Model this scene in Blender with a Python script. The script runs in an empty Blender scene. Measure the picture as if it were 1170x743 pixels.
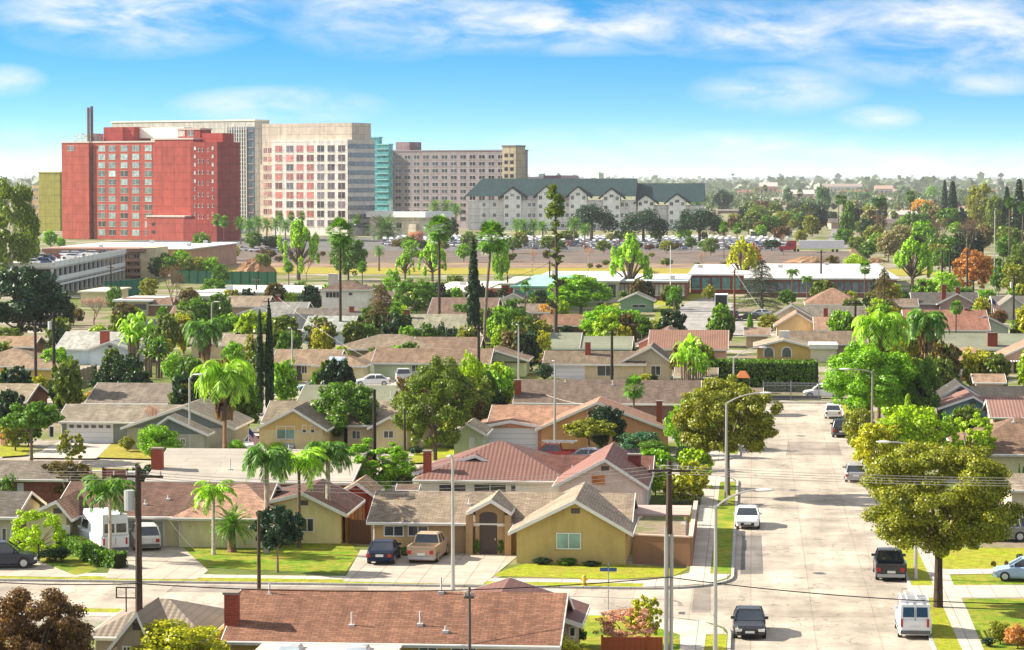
EXPO = 1.42; HAZE = 4e-5
import bpy, math, random
import numpy as np
from math import sin, cos, tan, pi, atan2, hypot, sqrt, radians as RAD
from mathutils import Vector, Matrix

scene = bpy.context.scene
COL = scene.collection
rng = random.Random(11)
nr = np.random.default_rng(5)

# ------------------------------------------------------------------ camera geometry
# world: +Y runs up the long street, +X along the cross streets, z = 0 is the level of lots and pavements
FPX, CX, CY, HZ, EYE = 3115.0, 585.0, 371.5, 206.0, 25.5
PITCH = math.atan((CY - HZ) / FPX)
YAW = RAD(5.04)
FW = Vector((-sin(YAW) * cos(PITCH), cos(YAW) * cos(PITCH), -sin(PITCH)))
UP = Vector((-sin(YAW) * sin(PITCH), cos(YAW) * sin(PITCH), cos(PITCH)))
RT = Vector((cos(YAW), sin(YAW), 0))

def ray(px, py):
    return FW + RT * ((px - CX) / FPX) + UP * ((CY - py) / FPX)
def g(px, py, z=0.0):
    d = ray(px, py); t = (z - EYE) / d.z
    return Vector((d.x * t, d.y * t, z))
def onY(px, py, Y):
    d = ray(px, py); t = Y / d.y
    return Vector((d.x * t, Y, EYE + d.z * t))
def proj(x, y, z):
    v = Vector((x, y, z - EYE)); f = v.dot(FW)
    return CX + FPX * v.dot(RT) / f, CY - FPX * v.dot(UP) / f
def dist(py):
    return FPX * EYE / (py - HZ)

def hexc(s, k=1.0):
    s = s.lstrip('#'); o = []
    for i in (0, 2, 4):
        c = int(s[i:i + 2], 16) / 255
        o.append(k * (c / 12.92 if c <= .04045 else ((c + .055) / 1.055) ** 2.4))
    return (o[0], o[1], o[2], 1.0)
def col(c, k=1.0):
    if isinstance(c, str): return hexc(c, k)
    return (c[0] * k, c[1] * k, c[2] * k, 1.0)

# ------------------------------------------------------------------ materials (colour comes from each object's own colour)
MATS = {}
class NT:
    def __init__(s, name):
        s.m = bpy.data.materials.new(name); s.m.use_nodes = True
        s.t = s.m.node_tree; s.t.nodes.clear()
        s.out = s.t.nodes.new('ShaderNodeOutputMaterial')
    def n(s, typ, **kw):
        nd = s.t.nodes.new(typ)
        for k, v in kw.items():
            if k.startswith('i_'):
                nd.inputs[k[2:].replace('_', ' ')].default_value = v
            else: setattr(nd, k, v)
        return nd
    def l(s, a, b): s.t.links.new(a, b)
    def mix(s, fac, a, b, mode='MIX'):
        m = s.n('ShaderNodeMix', data_type='RGBA', blend_type=mode)
        for sock, v in ((m.inputs[0], fac), (m.inputs[6], a), (m.inputs[7], b)):
            if hasattr(v, 'default_value'): s.l(v, sock)
            elif isinstance(v, (int, float)): sock.default_value = v
            else: sock.default_value = v
        return m.outputs[2]
    def ramp(s, fac, stops):
        r = s.n('ShaderNodeValToRGB'); s.l(fac, r.inputs[0])
        e = r.color_ramp.elements
        e[0].position, e[0].color = stops[0][0], (*[stops[0][1]] * 3, 1)
        e[1].position, e[1].color = stops[-1][0], (*[stops[-1][1]] * 3, 1)
        for p, v in stops[1:-1]:
            x = e.new(p); x.color = (v, v, v, 1)
        return r.outputs[0]
    def math(s, op, a, b=0.0):
        m = s.n('ShaderNodeMath', operation=op)
        for i, v in enumerate((a, b)):
            if hasattr(v, 'default_value'): s.l(v, m.inputs[i])
            else: m.inputs[i].default_value = v
        return m.outputs[0]
    def noise(s, vec, scale, detail=4, rough=.6):
        n = s.n('ShaderNodeTexNoise'); n.inputs['Scale'].default_value = scale
        n.inputs['Detail'].default_value = detail; n.inputs['Roughness'].default_value = rough
        s.l(vec, n.inputs['Vector']); return n.outputs['Fac']

def base_mat(name, rough=.85, kind='plain', spec=.3, metal=0.0):
    t = NT(name); P = t.n('ShaderNodeBsdfPrincipled')
    P.inputs['Roughness'].default_value = rough
    P.inputs['Specular IOR Level'].default_value = spec
    P.inputs['Metallic'].default_value = metal
    t.l(P.outputs[0], t.out.inputs[0])
    oi = t.n('ShaderNodeObjectInfo'); C0 = oi.outputs['Color']
    tc = t.n('ShaderNodeTexCoord'); uv = tc.outputs['UV']
    geo = t.n('ShaderNodeNewGeometry'); pos = geo.outputs['Position']
    big = t.ramp(t.noise(pos, .35, 5), [(.3, .82), (.7, 1.12)])
    c = C0
    bump = None
    if kind == 'plain':
        c = t.mix(1, C0, t.ramp(t.noise(pos, 1.3, 5), [(.3, .93), (.7, 1.05)]), 'MULTIPLY')
    elif kind == 'stucco':
        c = t.mix(1, C0, big, 'MULTIPLY')
        st = t.n('ShaderNodeMapping'); st.inputs['Scale'].default_value = (2.2, .35, 1); t.l(uv, st.inputs[0])
        c = t.mix(.28, c, t.mix(1, c, t.ramp(t.noise(st.outputs[0], 1.5, 5), [(.35, .72), (.65, 1.1)]), 'MULTIPLY'))
        bump = t.noise(pos, 9, 3)
    elif kind == 'facade':
        c = t.mix(1, C0, big, 'MULTIPLY')
        b = t.n('ShaderNodeTexBrick'); t.l(uv, b.inputs['Vector']); b.offset = 0
        b.inputs['Color1'].default_value = (1.03, 1.03, 1.03, 1); b.inputs['Color2'].default_value = (.94, .94, .94, 1)
        b.inputs['Mortar'].default_value = (.66, .66, .66, 1); b.inputs['Scale'].default_value = 1
        b.inputs['Brick Width'].default_value = 5.4; b.inputs['Row Height'].default_value = 3.58; b.inputs['Mortar Size'].default_value = .13
        c = t.mix(1, c, b.outputs[0], 'MULTIPLY')
        st = t.n('ShaderNodeMapping'); st.inputs['Scale'].default_value = (.5, .05, 1); t.l(uv, st.inputs[0])
        c = t.mix(1, c, t.ramp(t.noise(st.outputs[0], 1.5, 6, .7), [(.35, .8), (.65, 1.08)]), 'MULTIPLY')
    elif kind == 'shingle':
        b = t.n('ShaderNodeTexBrick'); t.l(uv, b.inputs['Vector'])
        b.inputs['Color1'].default_value = (.74, .74, .74, 1); b.inputs['Color2'].default_value = (1.2, 1.2, 1.2, 1)
        b.inputs['Mortar'].default_value = (.5, .5, .5, 1)
        b.inputs['Scale'].default_value = 1; b.inputs['Mortar Size'].default_value = .018
        b.inputs['Brick Width'].default_value = .42; b.inputs['Row Height'].default_value = .2
        b.inputs['Bias'].default_value = -.1
        c = t.mix(1, C0, b.outputs[0], 'MULTIPLY')
        c = t.mix(1, c, big, 'MULTIPLY')
        st = t.n('ShaderNodeMapping'); st.inputs['Scale'].default_value = (1.3, .22, 1); t.l(uv, st.inputs[0])
        c = t.mix(1, c, t.ramp(t.noise(st.outputs[0], 1.1, 6, .65), [(.3, .66), (.7, 1.2)]), 'MULTIPLY')
        bump = b.outputs['Fac']
    elif kind == 'rooftile':
        w = t.n('ShaderNodeTexWave', wave_type='BANDS', bands_direction='X', wave_profile='SIN')
        w.inputs['Scale'].default_value = .95; w.inputs['Distortion'].default_value = .15
        t.l(uv, w.inputs['Vector'])
        c = t.mix(1, C0, t.ramp(w.outputs['Fac'], [(.05, .72), (.6, 1.1)]), 'MULTIPLY')
        w2 = t.n('ShaderNodeTexWave', wave_type='BANDS', bands_direction='Y', wave_profile='SAW')
        w2.inputs['Scale'].default_value = .8; t.l(uv, w2.inputs['Vector'])
        c = t.mix(1, c, t.ramp(w2.outputs['Fac'], [(.0, .82), (.4, 1.06)]), 'MULTIPLY')
        c = t.mix(1, c, big, 'MULTIPLY')
        bump = w.outputs['Fac']
    elif kind == 'flatroof':
        c = t.mix(1, C0, t.ramp(t.noise(pos, .16, 6, .7), [(.3, .72), (.65, 1.1)]), 'MULTIPLY')
        b = t.n('ShaderNodeTexBrick'); t.l(uv, b.inputs['Vector'])
        b.inputs['Color1'].default_value = (.95, .95, .95, 1); b.inputs['Color2'].default_value = (1.05, 1.05, 1.05, 1)
        b.inputs['Mortar'].default_value = (.72, .72, .72, 1); b.inputs['Scale'].default_value = 1
        b.inputs['Brick Width'].default_value = 6; b.inputs['Row Height'].default_value = 1.0
        b.inputs['Mortar Size'].default_value = .03
        c = t.mix(1, c, b.outputs[0], 'MULTIPLY')
    elif kind == 'brick':
        b = t.n('ShaderNodeTexBrick'); t.l(uv, b.inputs['Vector'])
        b.inputs['Color1'].default_value = (.75, .75, .75, 1); b.inputs['Color2'].default_value = (1.2, 1.15, 1.1, 1)
        b.inputs['Mortar'].default_value = (1.5, 1.9, 2.0, 1); b.inputs['Scale'].default_value = 1
        b.inputs['Brick Width'].default_value = .24; b.inputs['Row Height'].default_value = .09
        b.inputs['Mortar Size'].default_value = .01
        c = t.mix(1, C0, b.outputs[0], 'MULTIPLY'); c = t.mix(1, c, big, 'MULTIPLY')
    elif kind == 'boards':
        w = t.n('ShaderNodeTexWave', wave_type='BANDS', bands_direction='X', wave_profile='SAW')
        w.inputs['Scale'].default_value = 1.1; t.l(uv, w.inputs['Vector'])
        c = t.mix(1, C0, t.ramp(w.outputs['Fac'], [(.0, .55), (.12, 1.0), (1, 1.05)]), 'MULTIPLY')
        c = t.mix(1, c, big, 'MULTIPLY')
    elif kind == 'panels':
        w = t.n('ShaderNodeTexBrick'); t.l(uv, w.inputs['Vector'])
        w.inputs['Color1'].default_value = (1, 1, 1, 1); w.inputs['Color2'].default_value = (.97, .97, .97, 1)
        w.inputs['Mortar'].default_value = (.6, .6, .6, 1); w.inputs['Scale'].default_value = 1
        w.inputs['Brick Width'].default_value = 8; w.inputs['Row Height'].default_value = .53
        w.inputs['Mortar Size'].default_value = .025; w.offset = 0
        c = t.mix(1, C0, w.outputs[0], 'MULTIPLY')
    elif kind == 'asphalt':
        # concrete / worn asphalt: stains, wheel tracks along the street, slab joints and cracks
        mp = t.n('ShaderNodeMapping'); mp.inputs['Scale'].default_value = (1, .12, 1); t.l(pos, mp.inputs[0])
        c = t.mix(1, C0, t.ramp(t.noise(mp.outputs[0], .55, 6, .6), [(.3, .74), (.7, 1.14)]), 'MULTIPLY')
        c = t.mix(1, c, t.ramp(t.noise(pos, .22, 7, .65), [(.34, .68), (.6, 1.08)]), 'MULTIPLY')
        c = t.mix(1, c, t.ramp(t.noise(pos, 14, 2), [(.2, .88), (.8, 1.1)]), 'MULTIPLY')
        b = t.n('ShaderNodeTexBrick'); t.l(pos, b.inputs['Vector']); b.offset = 0
        b.inputs['Color1'].default_value = (1, 1, 1, 1); b.inputs['Color2'].default_value = (.86, .86, .86, 1)
        b.inputs['Mortar'].default_value = (.74, .72, .69, 1); b.inputs['Scale'].default_value = 1
        b.inputs['Brick Width'].default_value = 3.62; b.inputs['Row Height'].default_value = 9.0
        b.inputs['Mortar Size'].default_value = .035
        c = t.mix(1, c, b.outputs[0], 'MULTIPLY')
        c = t.mix(t.ramp(t.noise(pos, .7, 5, .5), [(.64, 0), (.76, .6)]), c, t.mix(1, c, (.5, .47, .45, 1), 'MULTIPLY'))
        v = t.n('ShaderNodeTexVoronoi', feature='DISTANCE_TO_EDGE'); v.inputs['Scale'].default_value = .16
        wv = t.n('ShaderNodeVectorMath', operation='ADD'); t.l(pos, wv.inputs[0])
        nn = t.n('ShaderNodeTexNoise'); nn.inputs['Scale'].default_value = .9; t.l(pos, nn.inputs['Vector'])
        sc = t.n('ShaderNodeVectorMath', operation='SCALE'); sc.inputs['Scale'].default_value = 2.2; t.l(nn.outputs['Color'], sc.inputs[0])
        t.l(sc.outputs[0], wv.inputs[1]); t.l(wv.outputs[0], v.inputs['Vector'])
        c = t.mix(1, c, t.ramp(v.outputs['Distance'], [(.0, .5), (.010, 1.0)]), 'MULTIPLY')
    elif kind == 'pavement':
        b = t.n('ShaderNodeTexBrick'); t.l(pos, b.inputs['Vector']); b.offset = 0
        b.inputs['Color1'].default_value = (1.04, 1.04, 1.04, 1); b.inputs['Color2'].default_value = (.88, .88, .88, 1)
        b.inputs['Mortar'].default_value = (.55, .52, .5, 1); b.inputs['Scale'].default_value = 1
        b.inputs['Brick Width'].default_value = 1.5; b.inputs['Row Height'].default_value = 1.5
        b.inputs['Mortar Size'].default_value = .03
        c = t.mix(1, C0, b.outputs[0], 'MULTIPLY')
        c = t.mix(1, c, t.ramp(t.noise(pos, .8, 7, .7), [(.3, .78), (.65, 1.1)]), 'MULTIPLY')
    elif kind == 'grass':
        c = t.mix(t.ramp(t.noise(pos, .45, 6, .65), [(.35, 0), (.62, 1)]), C0, (.30, .27, .035, 1))
        c = t.mix(1, c, t.ramp(t.noise(pos, 1.6, 6, .75), [(.3, .5), (.7, 1.3)]), 'MULTIPLY')
        c = t.mix(1, c, t.ramp(t.noise(pos, 9, 3, .8), [(.3, .6), (.7, 1.35)]), 'MULTIPLY')
        c = t.mix(t.ramp(t.noise(pos, .9, 7, .8), [(.62, 0), (.72, .7)]), c, (.30, .22, .09, 1))
        bump = t.noise(pos, 9, 4)
    elif kind == 'dirt':
        n1 = t.ramp(t.noise(pos, .05, 8, .65), [(.38, 0), (.6, 1)])
        c = t.mix(n1, C0, t.mix(1, C0, (1.35, 1.15, 1.0, 1), 'MULTIPLY'))
        c = t.mix(1, c, t.ramp(t.noise(pos, .12, 8, .75), [(.3, .5), (.7, 1.4)]), 'MULTIPLY')
    elif kind == 'yard':
        # back yards: soil, dry grass, paving, green patches
        vor = t.n('ShaderNodeTexVoronoi', feature='F1'); vor.inputs['Scale'].default_value = .075; t.l(pos, vor.inputs['Vector'])
        s1 = t.n('ShaderNodeSeparateColor'); t.l(vor.outputs['Color'], s1.inputs[0])
        c = t.mix(t.ramp(s1.outputs[0], [(.45, 0), (.5, 1)]), (.10, .13, .03, 1), (.24, .19, .14, 1))
        c = t.mix(t.ramp(s1.outputs[1], [(.62, 0), (.66, 1)]), c, (.33, .29, .25, 1))
        c = t.mix(t.ramp(t.noise(pos, .12, 6), [(.45, 0), (.6, 1)]), c, (.13, .16, .035, 1))
        c = t.mix(1, c, t.ramp(t.noise(pos, 1.2, 6, .7), [(.3, .65), (.7, 1.25)]), 'MULTIPLY')
    elif kind == 'wood':
        mp = t.n('ShaderNodeMapping'); mp.inputs['Scale'].default_value = (14, 14, .7); t.l(pos, mp.inputs[0])
        c = t.mix(1, C0, t.ramp(t.noise(mp.outputs[0], 1, 5), [(.3, .6), (.7, 1.3)]), 'MULTIPLY')
    elif kind == 'bark':
        mp = t.n('ShaderNodeMapping'); mp.inputs['Scale'].default_value = (6, 6, 2.5); t.l(pos, mp.inputs[0])
        c = t.mix(1, C0, t.ramp(t.noise(mp.outputs[0], 1, 6), [(.3, .5), (.7, 1.35)]), 'MULTIPLY')
    elif kind == 'glass':
        c = t.mix(1, C0, t.ramp(t.noise(pos, .8, 2), [(.3, .6), (.7, 1.5)]), 'MULTIPLY')
    t.l(c, P.inputs['Base Color'])
    if bump is not None:
        bp = t.n('ShaderNodeBump'); bp.inputs['Strength'].default_value = .35; bp.inputs['Distance'].default_value = .05
        t.l(bump, bp.inputs['Height']); t.l(bp.outputs[0], P.inputs['Normal'])
    MATS[name] = t.m
    return t.m

for nm, ro, kd, sp, me in (('stucco', .9, 'stucco', .2, 0), ('shingle', .9, 'shingle', .2, 0), ('facade', .85, 'facade', .25, 0), ('rooftile', .75, 'rooftile', .3, 0),
        ('flatroof', .85, 'flatroof', .2, 0), ('brick', .9, 'brick', .2, 0), ('boards', .85, 'boards', .25, 0), ('panels', .55, 'panels', .4, 0),
        ('asphalt', .9, 'asphalt', .2, 0), ('pavement', .9, 'pavement', .2, 0), ('grass', .95, 'grass', .1, 0), ('dirt', .97, 'dirt', .1, 0),
        ('yard', .95, 'yard', .1, 0), ('wood', .85, 'wood', .2, 0), ('bark', .95, 'bark', .1, 0), ('paint', .5, 'plain', .5, 0),
        ('matte', .9, 'plain', .2, 0), ('carpaint', .25, 'plain', .6, .0), ('rubber', .8, 'plain', .3, 0), ('metal', .4, 'plain', .5, .6),
        ('glass', .12, 'glass', .8, 0)):
    base_mat(nm, ro, kd, sp, me)

def leaf_mat():
    t = NT('leaf'); oi = t.n('ShaderNodeObjectInfo'); geo = t.n('ShaderNodeNewGeometry')
    pos = geo.outputs['Position']
    c = t.mix(1, oi.outputs['Color'], t.ramp(geo.outputs['Random Per Island'], [(0, .4), (.5, .9), (1, 1.7)]), 'MULTIPLY')
    c = t.mix(t.ramp(t.noise(pos, .7, 3), [(.42, 0), (.66, .6)]), c, t.mix(1, c, (1.35, 1.15, .6, 1), 'MULTIPLY'))
    D = t.n('ShaderNodeBsdfDiffuse'); T = t.n('ShaderNodeBsdfTranslucent'); G = t.n('ShaderNodeBsdfGlossy')
    G.inputs['Roughness'].default_value = .45
    t.l(c, D.inputs[0]); t.l(t.mix(1, c, (1.7, 1.6, .6, 1), 'MULTIPLY'), T.inputs[0])
    m = t.n('ShaderNodeMixShader'); m.inputs[0].default_value = .3
    t.l(D.outputs[0], m.inputs[1]); t.l(T.outputs[0], m.inputs[2])
    m2 = t.n('ShaderNodeMixShader'); m2.inputs[0].default_value = .035
    t.l(m.outputs[0], m2.inputs[1]); t.l(G.outputs[0], m2.inputs[2]); t.l(m2.outputs[0], t.out.inputs[0])
    MATS['leaf'] = t.m
leaf_mat()

# ------------------------------------------------------------------ mesh building
def origin(o):
    v = Vector((0, 0, 0))
    while o is not None:
        v += o.location; o = o.parent
    return v

def link(name, mesh, mat, color, parent=None):
    o = bpy.data.objects.new(name, mesh); COL.objects.link(o)
    if mat and not mesh.materials: mesh.materials.append(MATS[mat])
    o.color = col(color)
    if parent is not None: o.parent = parent
    return o

def np_mesh(name, V, Fs, uv=True, smooth=False):
    me = bpy.data.meshes.new(name)
    me.from_pydata([tuple(v) for v in V], [], Fs); me.update()
    if uv:
        ul = me.uv_layers.new(name='UVMap').data
        nv = len(me.loops); data = np.zeros((nv, 2), np.float32)
        for p in me.polygons:
            n = p.normal
            if abs(n.z) > .999: u = Vector((1, 0, 0)); w = Vector((0, 1, 0))
            else:
                u = Vector((-n.y, n.x, 0)).normalized(); w = n.cross(u)
            for li in p.loop_indices:
                c = me.vertices[me.loops[li].vertex_index].co
                data[li] = (c.dot(u), c.dot(w))
        ul.foreach_set('uv', data.ravel())
    if smooth: me.polygons.foreach_set('use_smooth', [True] * len(me.polygons))
    return me

class MB:
    def __init__(s): s.v = []; s.f = []
    def poly(s, pts):
        b = len(s.v); s.v += [Vector(p) for p in pts]; s.f.append(list(range(b, b + len(pts)))); return s
    def box(s, x0, y0, z0, x1, y1, z1, rz=0, piv=None):
        P = [Vector(p) for p in ((x0, y0, z0), (x1, y0, z0), (x1, y1, z0), (x0, y1, z0), (x0, y0, z1), (x1, y0, z1), (x1, y1, z1), (x0, y1, z1))]
        if rz:
            c = Vector(piv) if piv is not None else Vector(((x0 + x1) / 2, (y0 + y1) / 2, 0)); m = Matrix.Rotation(rz, 3, 'Z')
            P = [m @ (p - c) + c for p in P]
        return s.hexa(P)
    def hexa(s, P):
        b = len(s.v); s.v += P
        for f in ((0, 3, 2, 1), (4, 5, 6, 7), (0, 1, 5, 4), (1, 2, 6, 5), (2, 3, 7, 6), (3, 0, 4, 7)): s.f.append([b + i for i in f])
        return s
    def extr(s, A, B):
        """closed solid from polygon A to polygon B (same count)"""
        n = len(A); b = len(s.v); s.v += [Vector(p) for p in A] + [Vector(p) for p in B]
        s.f.append(list(range(b, b + n))[::-1]); s.f.append(list(range(b + n, b + 2 * n)))
        for i in range(n):
            j = (i + 1) % n; s.f.append([b + i, b + j, b + n + j, b + n + i])
        return s
    def tube(s, pts, rad, seg=8, cap=True):
        pts = [Vector(p) for p in pts]
        if not hasattr(rad, '__len__'): rad = [rad] * len(pts)
        rings = []
        for i, p in enumerate(pts):
            d = (pts[min(i + 1, len(pts) - 1)] - pts[max(i - 1, 0)]).normalized()
            a = d.cross(Vector((0, 0, 1)) if abs(d.z) < .9 else Vector((1, 0, 0))).normalized(); c = d.cross(a)
            b = len(s.v)
            for k in range(seg):
                t = 2 * pi * k / seg; s.v.append(p + (a * cos(t) + c * sin(t)) * rad[i])
            rings.append(b)
        for i in range(len(rings) - 1):
            for k in range(seg):
                j = (k + 1) % seg; s.f.append([rings[i] + k, rings[i] + j, rings[i + 1] + j, rings[i + 1] + k])
        if cap:
            s.f.append([rings[0] + k for k in range(seg)][::-1]); s.f.append([rings[-1] + k for k in range(seg)])
        return s
    def ball(s, c, r, sz=1.0, n=8, m=6):
        c = Vector(c); b = len(s.v)
        for i in range(1, m):
            a = pi * i / m
            for k in range(n):
                t = 2 * pi * k / n; s.v.append(c + Vector((r * sin(a) * cos(t), r * sin(a) * sin(t), r * sz * cos(a))))
        top = len(s.v); s.v += [c + Vector((0, 0, r * sz)), c - Vector((0, 0, r * sz))]
        for i in range(m - 2):
            for k in range(n):
                j = (k + 1) % n; s.f.append([b + i * n + k, b + (i + 1) * n + k, b + (i + 1) * n + j, b + i * n + j])
        for k in range(n):
            j = (k + 1) % n; s.f.append([top, b + k, b + j]); q = b + (m - 2) * n; s.f.append([top + 1, q + j, q + k])
        return s
    def build(s, name, mat, color=(.5, .5, .5), parent=None, smooth=False, uv=True):
        if not s.f: return None
        o = origin(parent) if parent is not None else Vector((0, 0, 0))
        me = np_mesh(name, [v - o for v in s.v], s.f, uv, smooth)
        return link(name, me, mat, color, parent)

def tag(o, label=None, cat=None, group=None, kind=None):
    if label: o['label'] = label
    if cat: o['category'] = cat
    if group: o['group'] = group
    if kind: o['kind'] = kind
    return o
def thing(name, label, cat, loc=(0, 0, 0), rz=0, group=None):
    o = bpy.data.objects.new(name, None); COL.objects.link(o)
    o.location = loc; o.rotation_euler = (0, 0, rz); o.empty_display_size = .2
    return tag(o, label, cat, group)
def kids(o): return KID.get(o.name, [])
KID = {}
def dup(root, loc, rz=None, scale=None, label=None, group=None, color=None, cat=None):
    def cp(o, parent):
        c = o.copy(); COL.objects.link(c)
        if parent is not None: c.parent = parent
        for ch in o.children: cp(ch, c)
        return c
    r = cp(root, None); r.location = loc
    if rz is not None: r.rotation_euler = (0, 0, rz)
    if scale is not None: r.scale = scale if hasattr(scale, '__len__') else (scale,) * 3
    return tag(r, label, cat, group)
# ------------------------------------------------------------------ world, sun, camera
SUN_EL, SUN_ANG = RAD(31), RAD(-9)           # shadows run to +X, turned 9 degrees towards the camera
SUN_DIR = Vector((-cos(SUN_ANG) * cos(SUN_EL), -sin(SUN_ANG) * cos(SUN_EL), sin(SUN_EL)))   # towards the sun

def make_world():
    w = bpy.data.worlds.new("World"); scene.world = w; w.use_nodes = True
    t = w.node_tree; t.nodes.clear()
    N = t.nodes.new; L = t.links.new
    out = N('ShaderNodeOutputWorld'); bg = N('ShaderNodeBackground'); bg.inputs[1].default_value = .09
    tc = N('ShaderNodeTexCoord'); sep = N('ShaderNodeSeparateXYZ'); L(tc.outputs['Generated'], sep.inputs[0])
    def M(op, a, b=0., c=None):
        m = N('ShaderNodeMath'); m.operation = op
        for i, v in enumerate((a, b, c)):
            if v is None: continue
            if hasattr(v, 'default_value'): L(v, m.inputs[i])
            else: m.inputs[i].default_value = v
        return m.outputs[0]
    x, y, z = sep.outputs
    # the clear upper air is seen low down in this dry air: lift the view vector of the sky model
    zz = M('ADD', M('MULTIPLY', z, 5.0), .06)
    cmb = N('ShaderNodeCombineXYZ'); L(x, cmb.inputs[0]); L(y, cmb.inputs[1]); L(zz, cmb.inputs[2])
    nrm = N('ShaderNodeVectorMath'); nrm.operation = 'NORMALIZE'; L(cmb.outputs[0], nrm.inputs[0])
    sky = N('ShaderNodeTexSky'); sky.sky_type = 'NISHITA'; sky.sun_disc = False
    sky.sun_elevation = SUN_EL; sky.sun_rotation = atan2(SUN_DIR.x, SUN_DIR.y)
    sky.air_density = 1.0; sky.dust_density = .4; sky.ozone_density = 2.2; sky.altitude = 50
    L(nrm.outputs[0], sky.inputs[0])
    hs = N('ShaderNodeHueSaturation'); hs.inputs['Saturation'].default_value = 1.25; hs.inputs['Value'].default_value = 1.0
    L(sky.outputs[0], hs.inputs['Color'])
    tint = N('ShaderNodeValToRGB'); te = tint.color_ramp.elements
    stops = [(0, (.82, .93, 1.0)), (.05, (.80, .95, 1.0)), (.14, (.58, .90, 1.0)), (.24, (.36, .88, .97)), (.33, (.14, .86, .92)), (.55, (.5, .8, .92)), (1, (1.0, 1.0, 1.0))]
    te[0].position = 0; te[0].color = (*stops[0][1], 1); te[1].position = 1; te[1].color = (*stops[-1][1], 1)
    for p_, c_ in stops[1:-1]:
        q_ = te.new(p_); q_.color = (*c_, 1)
    # cirrus: azimuth and elevation in degrees from the long street's sight line
    az = M('MULTIPLY', M('ARCTAN2', x, y), 180 / pi); el = M('MULTIPLY', M('ARCSINE', z), 180 / pi)
    cv = N('ShaderNodeCombineXYZ'); L(M('ADD', M('MULTIPLY', az, .30), M('MULTIPLY', el, .25)), cv.inputs[0]); L(M('ADD', M('MULTIPLY', el, .95), M('MULTIPLY', az, -.05)), cv.inputs[1])
    n1 = N('ShaderNodeTexNoise'); n1.inputs['Scale'].default_value = 1.5; n1.inputs['Detail'].default_value = 9; n1.inputs['Roughness'].default_value = .6; n1.inputs['Distortion'].default_value = .35
    L(cv.outputs[0], n1.inputs['Vector'])
    L(M('DIVIDE', M('MAXIMUM', el, 0.), 12.0), tint.inputs[0])
    mt = N('ShaderNodeMix'); mt.data_type = 'RGBA'; mt.blend_type = 'MULTIPLY'; mt.inputs[0].default_value = 1; L(hs.outputs[0], mt.inputs[6]); L(tint.outputs[0], mt.inputs[7])
    total = None
    def azel(px, py): return math.degrees(atan2((px - CX) / FPX, 1)) - 5.04, (HZ - py) / FPX * 180 / pi
    for (px, py, rx, ry, a) in ((150, 15, 150, 50, 1.0), (90, 0, 60, 40, .5), (440, 5, 130, 60, .75), (640, 28, 280, 34, 1.1), (880, 35, 160, 34, .9), (1080, 38, 170, 60, 1.0),
                                (890, 105, 90, 26, .75), (1000, 136, 45, 14, .8), (1130, 96, 60, 16, .7), (320, 122, 110, 22, .7), (10, 95, 40, 18, .6), (30, 175, 90, 26, .5),
                                (860, 170, 150, 20, .7), (1060, 185, 200, 22, .75), (690, 165, 120, 22, .35)):
        a0, e0 = azel(px, py); k = 180 / pi / FPX
        dx = M('DIVIDE', M('SUBTRACT', az, a0), rx * 1.2 * k); dy = M('DIVIDE', M('SUBTRACT', el, e0), ry * 1.15 * k)
        d = M('SUBTRACT', 1.0, M('SQRT', M('ADD', M('MULTIPLY', dx, dx), M('MULTIPLY', dy, dy))))
        b = M('MULTIPLY', M('MAXIMUM', d, 0.), a)
        total = b if total is None else M('MAXIMUM', total, b)
    # white cloud added above the view to lift and neutralise the ambient light
    hi = M('MULTIPLY', M('MINIMUM', M('MAXIMUM', M('DIVIDE', M('SUBTRACT', el, 5.), 5.), 0.), 1.), 1.2)
    total = M('MAXIMUM', total, hi)
    r = N('ShaderNodeMapRange'); r.inputs['From Min'].default_value = .28; r.inputs['From Max'].default_value = .78; L(n1.outputs['Fac'], r.inputs['Value'])
    r.interpolation_type = 'SMOOTHSTEP'
    cl = M('MINIMUM', M('MULTIPLY', M('MULTIPLY', r.outputs[0], M('POWER', total, .75)), 1.35), 1.0)
    mx = N('ShaderNodeMix'); mx.data_type = 'RGBA'; L(cl, mx.inputs[0]); L(mt.outputs[2], mx.inputs[6]); mx.inputs[7].default_value = (4.6, 4.55, 4.5, 1)
    L(mx.outputs[2], bg.inputs[0]); L(bg.outputs[0], out.inputs[0])
make_world()
sd = bpy.data.lights.new('sun', 'SUN'); sd.energy = 5.0; sd.angle = RAD(.5); sd.color = (1, .915, .78)
so = bpy.data.objects.new('sun', sd); COL.objects.link(so)
so.rotation_euler = SUN_DIR.to_track_quat('Z', 'Y').to_euler()
cd = bpy.data.cameras.new('camera'); co = bpy.data.objects.new('camera', cd); COL.objects.link(co)
cd.sensor_width = 36; cd.lens = 36 * FPX / 1170; cd.clip_start = 1; cd.clip_end = 60000
co.location = (0, 0, EYE); co.rotation_euler = (pi / 2 - PITCH, 0, YAW); scene.camera = co
vs = scene.view_settings; vs.view_transform = 'Standard'; vs.look = 'None'; vs.gamma = 1; vs.use_curve_mapping = False; vs.exposure = EXPO
scene.cycles.max_bounces = 6; scene.cycles.diffuse_bounces = 3; scene.cycles.glossy_bounces = 2; scene.cycles.transmission_bounces = 4
scene.cycles.volume_bounces = 0; scene.cycles.use_denoising = True; scene.cycles.transparent_max_bounces = 8

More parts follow.
